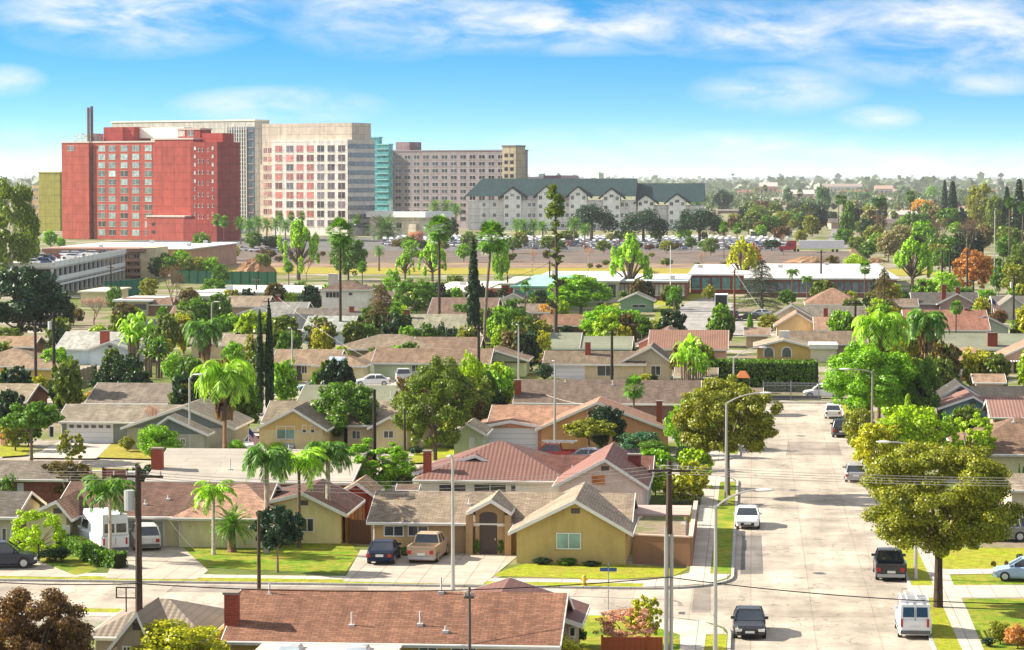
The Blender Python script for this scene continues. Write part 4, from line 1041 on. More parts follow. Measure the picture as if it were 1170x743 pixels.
GRP = {}
BARK = (.16, .12, .09)
def tree(kind, px, base, top, w, color, label, name=None, cat=None, var=None, n=None, leaf=None, bark=BARK, lean=0., group=None, z0=0.0, skirt=False, rot=None):
    p = g(px, base, z0); d = hypot(p.x, p.y); s = d / FPX; h = (base - top) * s / 1.0; W = w * s
    h = max(h, .3)
    if kind == 'fan': W *= 1.28
    hh = onY(px, top, p.y).z - z0
    rot = rng.uniform(0, 6.28) if rot is None else rot
    if kind in ('queen', 'king', 'fan', 'date'):
        root = thing(name or (kind + '_palm' if kind != 'fan' else 'fan_palm'), label, cat or 'palm tree', p, group=group)
        cr = {'queen': .20, 'king': .26, 'fan': .34, 'date': .42}[kind]
        zt = hh - cr * W; tr = {'queen': .2, 'king': .13, 'fan': .17, 'date': .3}[kind] * (1 if W > 2 else .6)
        if kind == 'fan': tr = max(.13, hh * .013)
        m = MB(); nn = 9; off = lean * hh
        m.tube([(off * (k / nn) ** 1.6, 0, zt * k / nn - (.05 if k == 0 else 0)) for k in range(nn + 1)], [tr * (1.35 if k == 0 else 1.0 - .25 * k / nn) for k in range(nn + 1)], 8)
        if kind == 'king': m.tube([(off, 0, zt - .9), (off, 0, zt)], [tr * .9, tr * 1.1], 8)
        me = np_mesh('palm_trunk', m.v, m.f); link('trunk', me, 'bark', bark, root)
        v = (var or 0) % 3
        c = link('crown', palm_crown(kind, v), None, color, root); c.location = (off, 0, zt); c.scale = (W, W, W); c.rotation_euler = (0, 0, rot)
        if skirt:
            c2 = link('dead_fronds', LIB[('palm', kind, v, 'skirt')], None, (.17, .105, .05), root); c2.location = (off, 0, zt); c2.scale = (W, W, W * 1.2)
        return root
    nm = name or {'shrub': 'shrub', 'cypress': 'cypress_tree', 'cedar': 'cedar_tree', 'juniper': 'juniper_bush', 'banana': 'banana_plant', 'umbrella': 'stone_pine', 'bare': 'bare_tree', 'sparse': 'pine_tree'}.get(kind, 'leafy_tree')
    ct = cat or {'shrub': 'shrub', 'juniper': 'shrub', 'banana': 'plant'}.get(kind, 'tree')
    root = thing(nm, label, ct, p, rot, group)
    if n is None:
        n = 1800 if w < 22 else (4500 if w < 45 else (10000 if w < 75 else 18000))
    if var is None: var = abs(hash_(label)) % 3
    if leaf is None:
        leaf = {1800: .075, 3800: .05, 4500: .046, 7000: .04, 10000: .032, 13000: .03, 18000: .025}.get(n, .024)
        leaf *= {'cypress': 1.15, 'cedar': .6, 'bare': .35, 'sparse': 1.6, 'umbrella': .8}.get(kind, 1)
        if kind == 'bare': n = min(n, 1800)
        if kind in ('cedar', 'cypress'): n = max(n, 16000)
    crown, trunk = get_tree(kind, var, n, leaf)
    link('crown', crown, None, color, root); link('trunk', trunk, None, bark, root)
    root.scale = (W, W, hh)
    return root
def hash_(s):
    h = 0
    for c in s: h = (h * 31 + ord(c)) & 0xffffff
    return h

CLR = dict(lime='#8cab14', bright='#6c9a12', green='#4c7216', mid='#5b701c', olive='#757d1e', dark='#22401c', deep='#1d3a24', brown='#5d5428', gold='#b08a28', orange='#a0703a',
           pink='#a88078', rust='#60482a', yel='#9aa01e', blue='#3c6448', haze='#4f7050', grey='#7c7a58', palm='#4f7a24', plime='#86b02a', pdark='#3c5f26')
def T(kind, px, base, top, w, c, label, **k):
    return tree(kind, px, base, top, w, hexc(CLR[c], 1.15), label, **k)

# ---- street trees and gardens close by
T('street', 1072, 694, 500, 216, 'olive', 'big spreading olive green street tree with a thick dark trunk east of the long street', n=72000, leaf=.013, var=1, bark=(.07, .05, .035))
T('round', 42, 812, 668, 150, 'rust', 'russet brown leaved tree crown at the bottom left corner', n=45000, leaf=.018, var=2)
T('shrub', 214, 792, 697, 134, 'yel', 'yellow green leafy bush beside the grey brown tiled house at the bottom', n=13000)
T('shrub', 636, 775, 722, 100, 'yel', 'yellow flecked bush at the bottom below the maroon tiled wing', n=13000)
T('loose', 712, 742, 689, 84, 'pink', 'small half bare tree with pinkish twigs at the street corner', n=3800, leaf=.03)
T('loose', 738, 738, 675, 42, 'yel', 'slim yellow green tree behind the pinkish twiggy one on the corner', n=3800)
T('loose', 44, 642, 575, 72, 'lime', 'feathery lime green young tree in the garden beside the navy car', n=7000, leaf=.03)
T('king', 126, 640, 539, 80, 'palm', 'arching king palm standing right behind the tall white van', bark=(.5, .42, .33), var=0)
T('king', 244, 634, 547, 62, 'plime', 'light green palm with white painted lower trunk on the front lawn', bark=(.45, .4, .35), var=1)
T('date', 228, 622, 574, 54, 'palm', 'short feathery palm at the edge of the driveway lawn', bark=(.3, .2, .14))
T('date', 265, 631, 578, 54, 'palm', 'squat palm with stout trunk in front of the orange tan hip roof', bark=(.2, .12, .08), var=1)
T('queen', 305, 632, 510, 74, 'palm', 'westernmost of the three tall king palms before the white roof', bark=(.42, .33, .27), var=1)
T('king', 342, 626, 507, 84, 'plime', 'middle one of three tall palms, with a fresh upright spear leaf', bark=(.14, .1, .07), var=2)
T('queen', 375, 618, 505, 72, 'palm', 'easternmost of the three tall palms, pale trunk beside the wooden gate', bark=(.4, .36, .28), var=2)
T('street', 317, 654, 575, 66, 'deep', 'small round headed dark street tree with leaning trunk on the kerb lawn', n=13000, var=0, bark=(.28, .2, .14))
T('dense', 78, 575, 521, 74, 'brown', 'bushy olive brown tree between the two grey roofs at left', n=7000)
T('banana', 9, 580, 538, 20, 'green', 'small broad leaved plant by the brick porch at the left edge')
T('loose', 432, 570, 498, 92, 'bright', 'tall loose bright green thicket behind the tan corner house')
T('dense', 458, 566, 520, 46, 'green', 'dense green tree right of the dark utility pole in the centre')
T('shrub', 429, 572, 541, 46, 'plime', 'yellow green palm clump behind the small tan shed roof')
T('shrub', 395, 580, 560, 30, 'lime', 'bright yellow shrub between the shed and the corner house roof')
T('dense', 398, 509, 428, 88, 'green', 'broad dark green tree with a lit crown before the yellow gabled house', n=13000, var=1)
T('oval', 497, 526, 402, 104, 'mid', 'largest leafy tree of the centre, tall crown left of the salmon garage', n=36000, leaf=.019, var=0)
T('loose', 545, 495, 427, 36, 'olive', 'thin yellowish tree leaning on the large central tree')
T('oval', 538, 480, 398, 36, 'lime', 'lime green crown rising behind the large central tree')
T('street', 831, 566, 424, 134, 'olive', 'wide pale olive street tree behind the curved street lamp west of the long street', n=50000, leaf=.0165, var=2)
T('dense', 693, 521, 457, 54, 'deep', 'compact blue green round tree behind the salmon garage')
T('low', 673, 524, 476, 68, 'olive', 'flat topped small tree on the lawn right of the salmon garage')
T('shrub', 730, 527, 488, 64, 'blue', 'rounded blue green bush left of the white board')
T('fan', 724, 492, 432, 25, 'palm', 'slim fan palm in front of the mauve brown roof', bark=(.15, .1, .07))
T('dense', 758, 476, 435, 42, 'yel', 'yellow green cone shaped bush at the east end of the mauve brown roof')
T('banana', 788, 455, 378, 50, 'plime', 'tall lime green giant strelitzia clump left of the clipped hedge', var=0)
T('banana', 800, 452, 396, 34, 'bright', 'lower strelitzia clump touching the clipped hedge', var=1)
T('shrub', 748, 532, 500, 46, 'green', 'dark shrub below the blue green bush')
T('shrub', 788, 536, 504, 44, 'dark', 'dark shrub under the wide pale olive street tree')
T('dense', 775, 520, 455, 36, 'bright', 'light green bush behind the white board')
T('loose', 795, 574, 522, 46, 'yel', 'yellowish small tree above the pavement beside the corner yard')
T('oval', 749, 566, 526, 30, 'lime', 'small lime tree right of the pale pink gable')
T('shrub', 787, 600, 578, 13, 'yel', 'potted yellow shrub on the corner yard wall', z0=0)
# east of the street
T('queen', 1004, 486, 358, 82, 'plime', 'tall lime feather palm above the street trees east of the gate', bark=(.2, .14, .1), skirt=True)
T('queen', 1057, 480, 355, 66, 'palm', 'queen palm with a shaggy brown skirt east of the gate', bark=(.24, .14, .09), skirt=True, var=1)
T('round', 994, 490, 386, 118, 'bright', 'large bright green crown hiding the east kerb near the gate', n=36000, leaf=.019, var=0)
T('dense', 1052, 488, 400, 50, 'green', 'dark green tree between the shaggy palm and the large bright crown')
T('dense', 982, 522, 461, 44, 'olive', 'clipped olive bush over the east kerb behind the black car')
T('round', 1003, 548, 478, 66, 'yel', 'yellow olive tree overhanging the kerb by the grey hatchback')
T('oval', 1040, 545, 455, 92, 'lime', 'fluffy lime green tree between the two big trees east of the street', n=13000)
T('cypress', 1037, 510, 452, 22, 'lime', 'narrow lime conifer poking out of the east side trees', name='conifer')
T('loose', 1108, 545, 468, 62, 'lime', 'airy lime green tree in front of the large brown hip roof')
for i, (px, h_) in enumerate(((1138, 541), (1150, 539), (1164, 530), (1169, 534))):
    T('cypress', px, 566, h_, 6, 'green', ['short clipped conifer left of the pale wall', 'second clipped conifer along the pale wall', 'tallest clipped conifer against the pale wall', 'clipped conifer cut by the right edge'][i], name='conifer')
T('shrub', 1143, 736, 706, 34, 'olive', 'spiky olive bush on the lawn at the bottom right')
T('shrub', 1163, 742, 710, 38, 'orange', 'orange tinged bush at the bottom right corner')
T('dense', 1165, 649, 631, 11, 'dark', 'small dark standard tree on the far east lawn')
T('shrub', 1135, 648, 640, 8, 'brown', 'tiny brown bush on the yellow east lawn')
T('shrub', 1129, 739, 727, 20, 'deep', 'low dark plant beside the east garden path')
# left centre
T('queen', 257, 517, 414, 90, 'plime', 'large drooping queen palm left of the yellow gabled house', bark=(.3, .18, .1), skirt=True, var=0)
T('cypress', 297, 472, 358, 17, 'dark', 'left one of the two tall dark cypresses')
T('cypress', 308, 472, 352, 17, 'dark', 'right one of the two tall dark cypresses', var=1)
T('low', 36, 526, 456, 82, 'green', 'spreading dark green tree on the lawn at left', n=13000)
T('shrub', 8, 510, 480, 30, 'pink', 'mauve brown twiggy bush at the left edge')
T('loose', 82, 532, 490, 36, 'olive', 'pale wispy bush left of the chimney of the pale grey roof')
T('shrub', 183, 527, 481, 60, 'bright', 'round bright green bush before the slate gables')
T('bare', 172, 512, 463, 34, 'pink', 'leafless pinkish shrub before the slate gables', bark=(.35, .2, .18))
T('shrub', 145, 516, 496, 22, 'olive', 'low pale shrub beside the white garage door')
T('round', 64, 438, 394, 42, 'bright', 'neat round green tree between two utility poles')
T('juniper', 132, 442, 398, 74, 'dark', 'broad spiky dark juniper in front of the pale blue house')
T('shrub', 82, 468, 436, 44, 'yel', 'yellow green bush at the west end of the long plain roof')
T('shrub', 108, 466, 443, 28, 'gold', 'golden leaved bush by the long plain roof')
T('shrub', 44, 460, 428, 34, 'green', 'green creeper bush at the foot of the left utility pole')
T('shrub', 158, 468, 446, 42, 'yel', 'clipped yellow bush on top of the long plain roof edge')
T('banana', 152, 427, 350, 52, 'plime', 'tall lime strelitzia clump above the dark juniper', var=2)
T('banana', 176, 432, 378, 40, 'green', 'darker strelitzia clump right of the juniper', var=1)
T('shrub', 200, 438, 398, 36, 'bright', 'leafy bush between strelitzia and feather palm')
T('shrub', 212, 445, 416, 30, 'dark', 'dark low shrub under the feather palm')
T('queen', 234, 436, 366, 60, 'palm', 'feather palm with hanging fronds at left centre', bark=(.3, .18, .1), var=2, skirt=True)
T('dense', 268, 440, 385, 34, 'bright', 'light green bush left of the tall cypresses')
T('shrub', 264, 408, 378, 34, 'gold', 'golden bush behind the light green one left of the cypresses')
T('dense', 224, 388, 336, 54, 'green', 'round dark green tree behind the feather palm')
T('bare', 198, 368, 302, 48, 'rust', 'tall brown half leafless tree before the low motel', n=3800, bark=(.22, .14, .1))
T('oval', 216, 366, 325, 28, 'brown', 'brownish crown leaning right of the half leafless tree')
T('oval', 170, 345, 315, 26, 'olive', 'small olive tree before the green windscreen')
T('oval', 12, 340, 196, 80, 'mid', 'tall pale eucalyptus at the left edge', n=13000, leaf=.026, var=1, bark=(.4, .36, .3))
T('oval', 30, 330, 240, 36, 'mid', 'lower eucalyptus crown beside the tall one at the left edge')
T('dense', 22, 395, 300, 116, 'deep', 'huge dark cedar like tree at the left edge', n=13000, var=2)
T('round', 62, 390, 326, 50, 'dark', 'dark brown tree right of the huge dark one')
T('bare', 107, 380, 340, 50, 'pink', 'purplish leafless bush in front of the box shaped shed', n=3800, bark=(.28, .2, .19))
T('shrub', 84, 372, 346, 28, 'brown', 'yellow brown shrub left of the purplish bush')
T('loose', 90, 408, 395, 20, 'bright', 'small green bush by the pale blue roof')
# middle distance
T('cedar', 436, 391, 320, 74, 'brown', 'olive brown cedar with layered boughs left of centre', var=0)
T('juniper', 368, 400, 363, 38, 'deep', 'windswept dark juniper below the slate roof')
T('shrub', 405, 396, 365, 34, 'olive', 'olive bush between juniper and cedar')
T('juniper', 508, 400, 365, 44, 'dark', 'spiky dark juniper left of the single tall cypress', var=1)
T('cypress', 541, 400, 278, 24, 'dark', 'single very tall dark cypress in the centre')
T('vase', 341, 320, 249, 54, 'plime', 'bright lime pollarded tree left of the fan palm', var=0)
T('dense', 398, 322, 266, 48, 'green', 'green tree right behind the tall fan palm')
T('fan', 389, 392, 252, 32, 'palm', 'tall dark trunked fan palm before the cream hotel', bark=(.07, .05, .04), var=1)
T('fan', 502, 380, 248, 32, 'palm', 'tall straight fan palm left of the cypress', bark=(.07, .055, .045), var=2)
T('fan', 553, 404, 256, 36, 'palm', 'leaning tall fan palm right of the cypress', bark=(.2, .16, .12), lean=.06, var=0)
T('oval', 572, 330, 268, 22, 'bright', 'light green crown behind the leaning fan palm')
T('round', 473, 366, 317, 60, 'green', 'rounded green tree right of the brown cedar')
T('vase', 494, 322, 272, 38, 'plime', 'pale lime tree left of the tall cypress')
T('vase', 463, 320, 287, 26, 'plime', 'small lime pollard on the dirt ground')
T('date', 433, 310, 280, 17, 'palm', 'stocky palm on the dirt ground', bark=(.2, .15, .1))
T('bare', 350, 322, 296, 22, 'rust', 'brown leafless tree beside the lime pollard', bark=(.3, .2, .15))
T('round', 582, 386, 350, 56, 'green', 'dark green rounded tree right of the cypress')
T('shrub', 558, 384, 358, 22, 'yel', 'yellow green bush touching the cypress')
T('shrub', 622, 370, 345, 36, 'gold', 'golden orange bush left of the tall shaggy pine')
T('round', 664, 360, 312, 84, 'bright', 'wide round green tree before the school', n=13000, var=2)
T('round', 700, 398, 346, 84, 'bright', 'lush bright green tree above the cream ranch garage', n=13000, var=0)
T('oval', 746, 400, 362, 28, 'olive', 'small olive tree left of the school street')
T('shrub', 584, 410, 375, 52, 'rust', 'reddish brown bush behind the pale green cottage')
T('oval', 617, 420, 374, 32, 'yel', 'yellow green weeping tree behind the pale green cottage')
T('shrub', 622, 436, 412, 24, 'dark', 'dark bush left of the cream garage')
T('date', 582, 446, 420, 20, 'palm', 'small palm on the lawn of the pale green cottage')
T('shrub', 430, 348, 322, 18, 'green', 'small green bush by the white two storey house')
T('oval', 590, 452, 436, 14, 'brown', 'brown dry grass clump by the mauve brown roof', name='dry_bush', cat='shrub')
T('shrub', 566, 466, 450, 26, 'brown', 'straw coloured bush above the salmon house roof')
T('shrub', 660, 466, 452, 16, 'gold', 'low golden shrub above the salmon house roof')
T('cypress', 684, 466, 440, 11, 'gold', 'upright golden shrub above the salmon house roof', name='shrub', cat='shrub')
T('sparse', 634, 402, 212, 34, 'mid', 'very tall shaggy pine with a tufted top in the centre', n=3800, bark=(.1, .08, .06))
T('vase', 719, 341, 267, 56, 'plime', 'vase shaped lime pollard before the brick school wing', var=1, n=7000)
T('cedar', 870, 356, 294, 76, 'deep', 'dark green cedar with drooping boughs beside the school street', var=1)
T('vase', 848, 330, 270, 46, 'yel', 'thin yellow tipped pollard behind the dark cedar', n=1800, leaf=.06, var=2)
T('loose', 862, 312, 276, 20, 'orange', 'orange crown behind the dark cedar')
T('cedar', 1010, 382, 303, 68, 'brown', 'golden brown cedar in front of the white school roof', var=2)
T('vase', 1042, 331, 270, 54, 'plime', 'big lime green pollard with forked trunks at right', var=2, n=7000)
T('oval', 1112, 336, 282, 50, 'orange', 'orange brown autumn tree at right', n=7000)
T('oval', 1141, 338, 302, 22, 'green', 'dark tree right of the orange autumn tree')
T('shrub', 977, 312, 287, 30, 'lime', 'rounded lime bush on the dirt ground by the white roof')
T('shrub', 950, 310, 289, 22, 'brown', 'dull brown bush next to the lime one on the dirt ground')
T('dense', 1077, 312, 280, 28, 'green', 'boxy dark green tree right of the big lime pollard')
T('shrub', 1080, 338, 306, 40, 'plime', 'sunlit lime thicket below the boxy tree')
T('round', 880, 384, 358, 34, 'olive', 'olive bush left of the clipped hedge roofs')
T('cypress', 857, 378, 359, 12, 'bright', 'small square clipped bush by the school street', name='shrub', cat='shrub')
T('king', 905, 346, 306, 20, 'palm', 'small palm before the white school roof')
T('king', 922, 350, 314, 18, 'palm', 'shorter palm before the white school roof')
T('shrub', 932, 348, 334, 14, 'bright', 'small bush beside the shorter school palm')
T('shrub', 1140, 372, 352, 26, 'rust', 'reddish bush beside the flag at right')
T('shrub', 1165, 384, 364, 30, 'lime', 'lime bush at the right edge')
T('round', 1128, 388, 362, 24, 'green', 'small grey green tree before the mint gable')
T('round', 1126, 345, 330, 26, 'bright', 'small green tree below the orange autumn tree')
T('round', 1160, 345, 298, 36, 'olive', 'olive thicket at the right edge under the pines')
T('shrub', 760, 346, 332, 14, 'rust', 'reddish bush on the school lawn')
T('bare', 745, 336, 308, 26, 'rust', 'rusty half bare tree by the brick school wing', bark=(.25, .15, .12))
T('bare', 801, 316, 288, 18, 'pink', 'bare pale tree on the dirt ground right of the flagpole', bark=(.4, .3, .25))
T('bare', 608, 312, 284, 18, 'pink', 'bare pale tree on the dirt ground left of the shaggy pine', bark=(.4, .3, .25))
T('bare', 672, 312, 283, 18, 'pink', 'bare pale tree on the dirt ground right of the shaggy pine', bark=(.4, .3, .25))
T('dense', 1150, 648, 640, 6, 'brown', 'tiny rounded bush by the east driveway')
# shrubs along the near fronts
for i, (px, b, tp, w, c, lab) in enumerate((
    (205, 622, 596, 40, 'dark', 'dark hedge bush right of the parked white suv'), (232, 617, 600, 30, 'green', 'green bush behind the white trunked palm'),
    (285, 620, 600, 26, 'green', 'shrub below the cream wall behind the dark street tree'), (256, 624, 606, 20, 'dark', 'shrub at the foot of the squat palm'),
    (360, 619, 608, 26, 'deep', 'low dark shrub under the gabled window'), (382, 617, 596, 16, 'green', 'shrub by the pale trunk and the wooden gate'),
    (330, 622, 612, 22, 'deep', 'low shrub left of the gabled window'), (462, 634, 624, 34, 'green', 'ground shrub behind the dark blue car on the tan drive'),
    (512, 630, 622, 10, 'deep', 'small shrub right of the beige pickup'), (620, 645, 636, 26, 'deep', 'flower bed shrub under the yellow corner wall'),
    (648, 646, 637, 28, 'green', 'middle flower bed shrub under the window of the yellow corner wall'), (676, 647, 640, 26, 'deep', 'right flower bed shrub under the yellow corner wall'),
    (60, 642, 622, 46, 'dark', 'dark shrubs at the foot of the lime young tree'), (95, 634, 612, 20, 'brown', 'dry brown shrub between garden and driveway'),
    (545, 634, 614, 8, 'green', 'potted shrub left of the arched entrance'), (572, 634, 614, 8, 'green', 'potted shrub right of the arched entrance'),
    (660, 738, 712, 24, 'dark', 'dark bush beside the white door of the tiled wing'), (196, 700, 690, 10, 'green', 'small plant behind the tiled hip roof'),
    (250, 733, 714, 10, 'green', 'thin green shrub left of the brick chimney'),
    (485, 502, 478, 18, 'green', 'green bush under the large central tree'), (428, 502, 486, 18, 'bright', 'light shrub beside the tan roofed house'),
    (270, 520, 500, 24, 'bright', 'bright shrub left of the flag by the white car'), (316, 518, 503, 24, 'lime', 'lime shrub between the two cars by the yellow house'),
    (372, 520, 502, 22, 'bright', 'bright shrub at the corner of the yellow gabled house'), (348, 512, 500, 24, 'dark', 'dark shrubs under the narrow windows'),
    (476, 520, 508, 20, 'deep', 'dark clipped shrub at the foot of the large central tree'),
    (318, 440, 426, 22, 'dark', 'dark shrub under the cream ranch window'), (362, 442, 432, 24, 'deep', 'dark shrub beside the cream ranch door'),
    (285, 440, 424, 18, 'bright', 'light shrub left of the cream ranch house'), (700, 442, 434, 10, 'green', 'shrub beside the cream house pillar'),
    (808, 405, 385, 20, 'green', 'bush at the east end of the red tile roof'), (820, 470, 445, 24, 'olive', 'bush at the west end of the street gate'),
    (1068, 500, 470, 24, 'green', 'shrub behind the rose red roof'), (1092, 446, 434, 14, 'green', 'small bush before the black roofed house'))):
    T('shrub', px, b, tp, w, c, lab)
def hedge(label, pts, h, wd, c, name='clipped_hedge'):
    P = [g(x, y, 0) for x, y in pts]; r = thing(name, label, 'hedge', P[0]); A = []; N = []
    core = MB()
    for a, b in zip(P, P[1:]):
        d = (b - a); ln = d.length; d.normalize(); nn = Vector((-d.y, d.x, 0)); k = int(ln * 330)
        t = nr.uniform(0, ln, k); f = nr.integers(0, 4, k); s = nr.uniform(-.5, .5, k) * wd; z = nr.uniform(0, h, k) ** 1.0
        top = f == 0; s = np.where(top, s, np.where(f % 2 == 1, -.5 * wd, .5 * wd)); z = np.where(top, h, z)
        s += nr.normal(size=k) * .05; z += nr.normal(size=k) * .05
        A.append(np.array(a)[None] + np.array(d)[None] * t[:, None] + np.array(nn)[None] * s[:, None] + np.array([0, 0, 1])[None] * z[:, None])
        M_ = np.array(nn)[None] * np.sign(s)[:, None]; M_[top] = (0, 0, 1); N.append(M_)
        w2 = nn * (wd * .42); z_ = Vector((0, 0, h * .94)); core.hexa([a - w2, b - w2, b + w2, a + w2, a - w2 + z_, b - w2 + z_, b + w2 + z_, a + w2 + z_])
    A = np.concatenate(A) - np.array(P[0])[None]; N = np.concatenate(N)
    sz = .16 if abs(P[0].y) < 220 else .3
    me = quads_mesh('hedge_leaves', leaves(A, N, np.full(len(A), sz), .7)); link('foliage', me, None, hexc(CLR[c]), r)
    core.build('branches', 'bark', (.02, .03, .01), r); return r
hedge('low clipped hedge slanting along the driveway of the tall white van', [(70, 626), (92, 634), (112, 645), (138, 650)], 1.0, 1.0, 'green')
hedge('long tall clipped hedge with a sunlit yellow top behind the street end gate', [(806, 445), (933, 447)], 3.6, 4.5, 'green')
def fixed(name, c, rough, spec=.5, emit=None):
    t = NT(name); P = t.n('ShaderNodeBsdfPrincipled'); P.inputs['Base Color'].default_value = (*c, 1); P.inputs['Roughness'].default_value = rough
    P.inputs['Specular IOR Level'].default_value = spec; t.l(P.outputs[0], t.out.inputs[0]); MATS[name] = t.m
fixed('dark_glass', (.02, .025, .03), .04, 1.0); fixed('tyre_black', (.02, .02, .02), .85); fixed('frame_cream', (.6, .56, .5), .7)
# ------------------------------------------------------------------ vehicles (front at +Y)
def loft(m, st):
    """st: list of (y, w, zb, zm, zt, wt)"""
    R_ = []
    for (y, w, zb, zm, zt, wt) in st:
        b = len(m.v)
        for p in ((-w * .93, zb), (-w, zb + .12), (-w, zm), (-wt, zt), (wt, zt), (w, zm), (w, zb + .12), (w * .93, zb)): m.v.append(Vector((p[0], y, p[1])))
        R_.append(b)
    for a, b in zip(R_, R_[1:]):
        for k in range(8):
            j = (k + 1) % 8; m.f.append([a + k, a + j, b + j, b + k])
    m.f.append([R_[0] + k for k in range(8)]); m.f.append([R_[-1] + k for k in range(8)][::-1])
CARS = {
 'sedan': dict(L=4.6, W=1.8, H=1.44, belt=.93, hood=.92, trunk=1.0, cb=(-1.85, 1.05), ct=(-1.15, .25), wr=.33),
 'suv': dict(L=4.6, W=1.86, H=1.72, belt=1.06, hood=1.05, trunk=1.1, cb=(-2.2, 1.15), ct=(-1.85, .4), wr=.37),
 'hatch': dict(L=4.2, W=1.78, H=1.5, belt=.95, hood=.92, trunk=1.0, cb=(-2.02, 1.1), ct=(-1.5, .3), wr=.32),
 'pickup': dict(L=5.5, W=1.92, H=1.78, belt=1.12, hood=1.12, trunk=1.1, cb=(-.75, 1.35), ct=(-.6, .65), wr=.4),
 'van': dict(L=4.7, W=1.84, H=1.95, belt=1.15, hood=1.15, trunk=1.2, cb=(-2.3, 1.5), ct=(-2.22, .75), wr=.33),
 'highvan': dict(L=6.0, W=2.06, H=2.75, belt=1.35, hood=1.3, trunk=1.35, cb=(-2.97, 2.2), ct=(-2.9, 1.35), wr=.36)}
def car(kind, px, py, head, color, label, plate=True, cat=None, name=None, group=None, rack=None):
    D = CARS[kind]; p = g(px, py, -.12 if kind and ROADCAR(px, py) else .03)
    root = thing(name or {'pickup': 'pickup_truck', 'van': 'van', 'highvan': 'van', 'suv': 'parked_suv'}.get(kind, 'parked_car'), label, cat or {'pickup': 'pickup truck', 'van': 'van', 'highvan': 'van', 'suv': 'suv'}.get(kind, 'car'), p, RAD(head), group)
    L, W, H, b = D['L'] / 2, D['W'] / 2, D['H'], D['belt']; zb = .22; m = MB(); van = kind in ('van', 'highvan')
    o = p
    def bd(mb, name, mat, c, par, smooth=False):
        me = np_mesh(name, mb.v, mb.f, True, smooth); return link(name, me, mat, c, par)
    st = [(-L, W * .86, zb + .1, b * .75, b * .88, W * .78), (-L + .12, W * .96, zb, b * .9, D['trunk'] * .98, W * .86), (D['cb'][0] + .2, W, zb, b * .93, b + .02, W * .9), (D['cb'][1] - .1, W, zb, b * .92, b, W * .88),
          (L - .9, W * .99, zb, b * .86, D['hood'] * .93, W * .85), (L - .25, W * .93, zb, b * .72, D['hood'] * .84, W * .78), (L, W * .8, zb + .08, b * .58, b * .68, W * .7)]
    if kind == 'pickup': st[1] = (-L + .12, W * .97, zb, b * .92, .72, W * .5); st.insert(2, (-.86, W, zb, b * .93, .72, W * .5)); st[3] = (-.84, W, zb, b * .93, b + .02, W * .9)
    loft(m, st)
    if kind == 'pickup':
        for sx in (-1, 1): m.box(sx * W * .97 - .05, -L + .1, .7, sx * W * .97 + .05, -.8, b + .04)
        m.box(-W * .95, -L + .02, .5, W * .95, -L + .12, b + .02)
    body = bd(m, 'body', 'carpaint', color, root)
    if kind == 'pickup': bd(MB().box(-W * .85, -L + .14, .73, W * .85, -.85, .76), 'bed_liner', 'rubber', (.03, .03, .03), body)
    c0, c1 = D['cb']; t0, t1 = D['ct']; wt = W * (.74 if not van else .86)
    def cab(e, top, zlow): return [Vector(q) for q in ((-W * .9 + e, c0 + e, zlow), (W * .9 - e, c0 + e, zlow), (W * .9 - e, c1 - e, zlow), (-W * .9 + e, c1 - e, zlow), (-wt + e, t0 + e, top), (wt - e, t0 + e, top), (wt - e, t1 - e, top), (-wt + e, t1 - e, top))]
    if not van:
        gl = MB().hexa(cab(0, H - .07, b)); glass = bd(gl, 'windows', 'dark_glass', (0, 0, 0), root)
        P = cab(-.015, H - .07, b); r = MB(); z = Vector((0, 0, .1))
        r.hexa([P[4], P[5], P[6], P[7], P[4] + z + Vector((.1, .12, -.03)), P[5] + z + Vector((-.1, .12, -.03)), P[6] + z + Vector((-.1, -.12, -.03)), P[7] + z + Vector((.1, -.12, -.03))])
        for i in range(4): r.tube([P[i], P[i + 4]], .045, 5)
        for sx in (0, 1):
            a = P[0 + sx].lerp(P[3 - sx], .52); c = P[4 + sx].lerp(P[7 - sx], .5); r.tube([a, c], .045, 5)
            if kind in ('suv',): a = P[0 + sx].lerp(P[3 - sx], .2); c = P[4 + sx].lerp(P[7 - sx], .18); r.tube([a, c], .09, 5)
        bd(r, 'roof', 'carpaint', color, root)
    else:
        P = cab(0, H, b); bd(MB().hexa(P), 'upper_body', 'carpaint', color, root)
        wn = MB(); yb = c0
        def q(e0, e1, f0, f1, A, B, Cc, Dd, off):  # panel on face A B (bottom) Cc Dd (top)
            def pt(u, v): return A.lerp(B, u).lerp(Dd.lerp(Cc, u), v)
            n = (B - A).cross(Dd - A).normalized() * off; F4 = [pt(e0, f0), pt(e1, f0), pt(e1, f1), pt(e0, f1)]; bd(MB().hexa([x - n * .5 for x in F4] + [x + n for x in F4]), 'window', 'dark_glass', (0, 0, 0), root)
        q(.08, .46, .12, .55 if kind == 'highvan' else .8, P[0], P[1], P[5], P[4], .02); q(.54, .92, .12, .55 if kind == 'highvan' else .8, P[0], P[1], P[5], P[4], .02)
        q(.06, .94, .1, .75 if kind == 'highvan' else .9, P[2], P[3], P[7], P[6], .02)
        q(.66, .93, .08, .5 if kind == 'highvan' else .85, P[1], P[2], P[6], P[5], .02); q(.07, .34, .08, .5 if kind == 'highvan' else .85, P[3], P[0], P[4], P[7], .02)
        bd(MB().box(-.012, c0 - .03, .5, .012, c0 - .005, H - .2) if kind == 'van' else MB().box(-.012, -L - .02, .5, .012, -L + .01, 1.2), 'door_seam', 'rubber', (.1, .1, .1), body)
        bd(MB().box(-W * 1.01, -L + .8, .45, W * 1.01, L - 1.3, .62), 'side_strip', 'rubber', (.05, .05, .055), body)
    wh = D['wr']
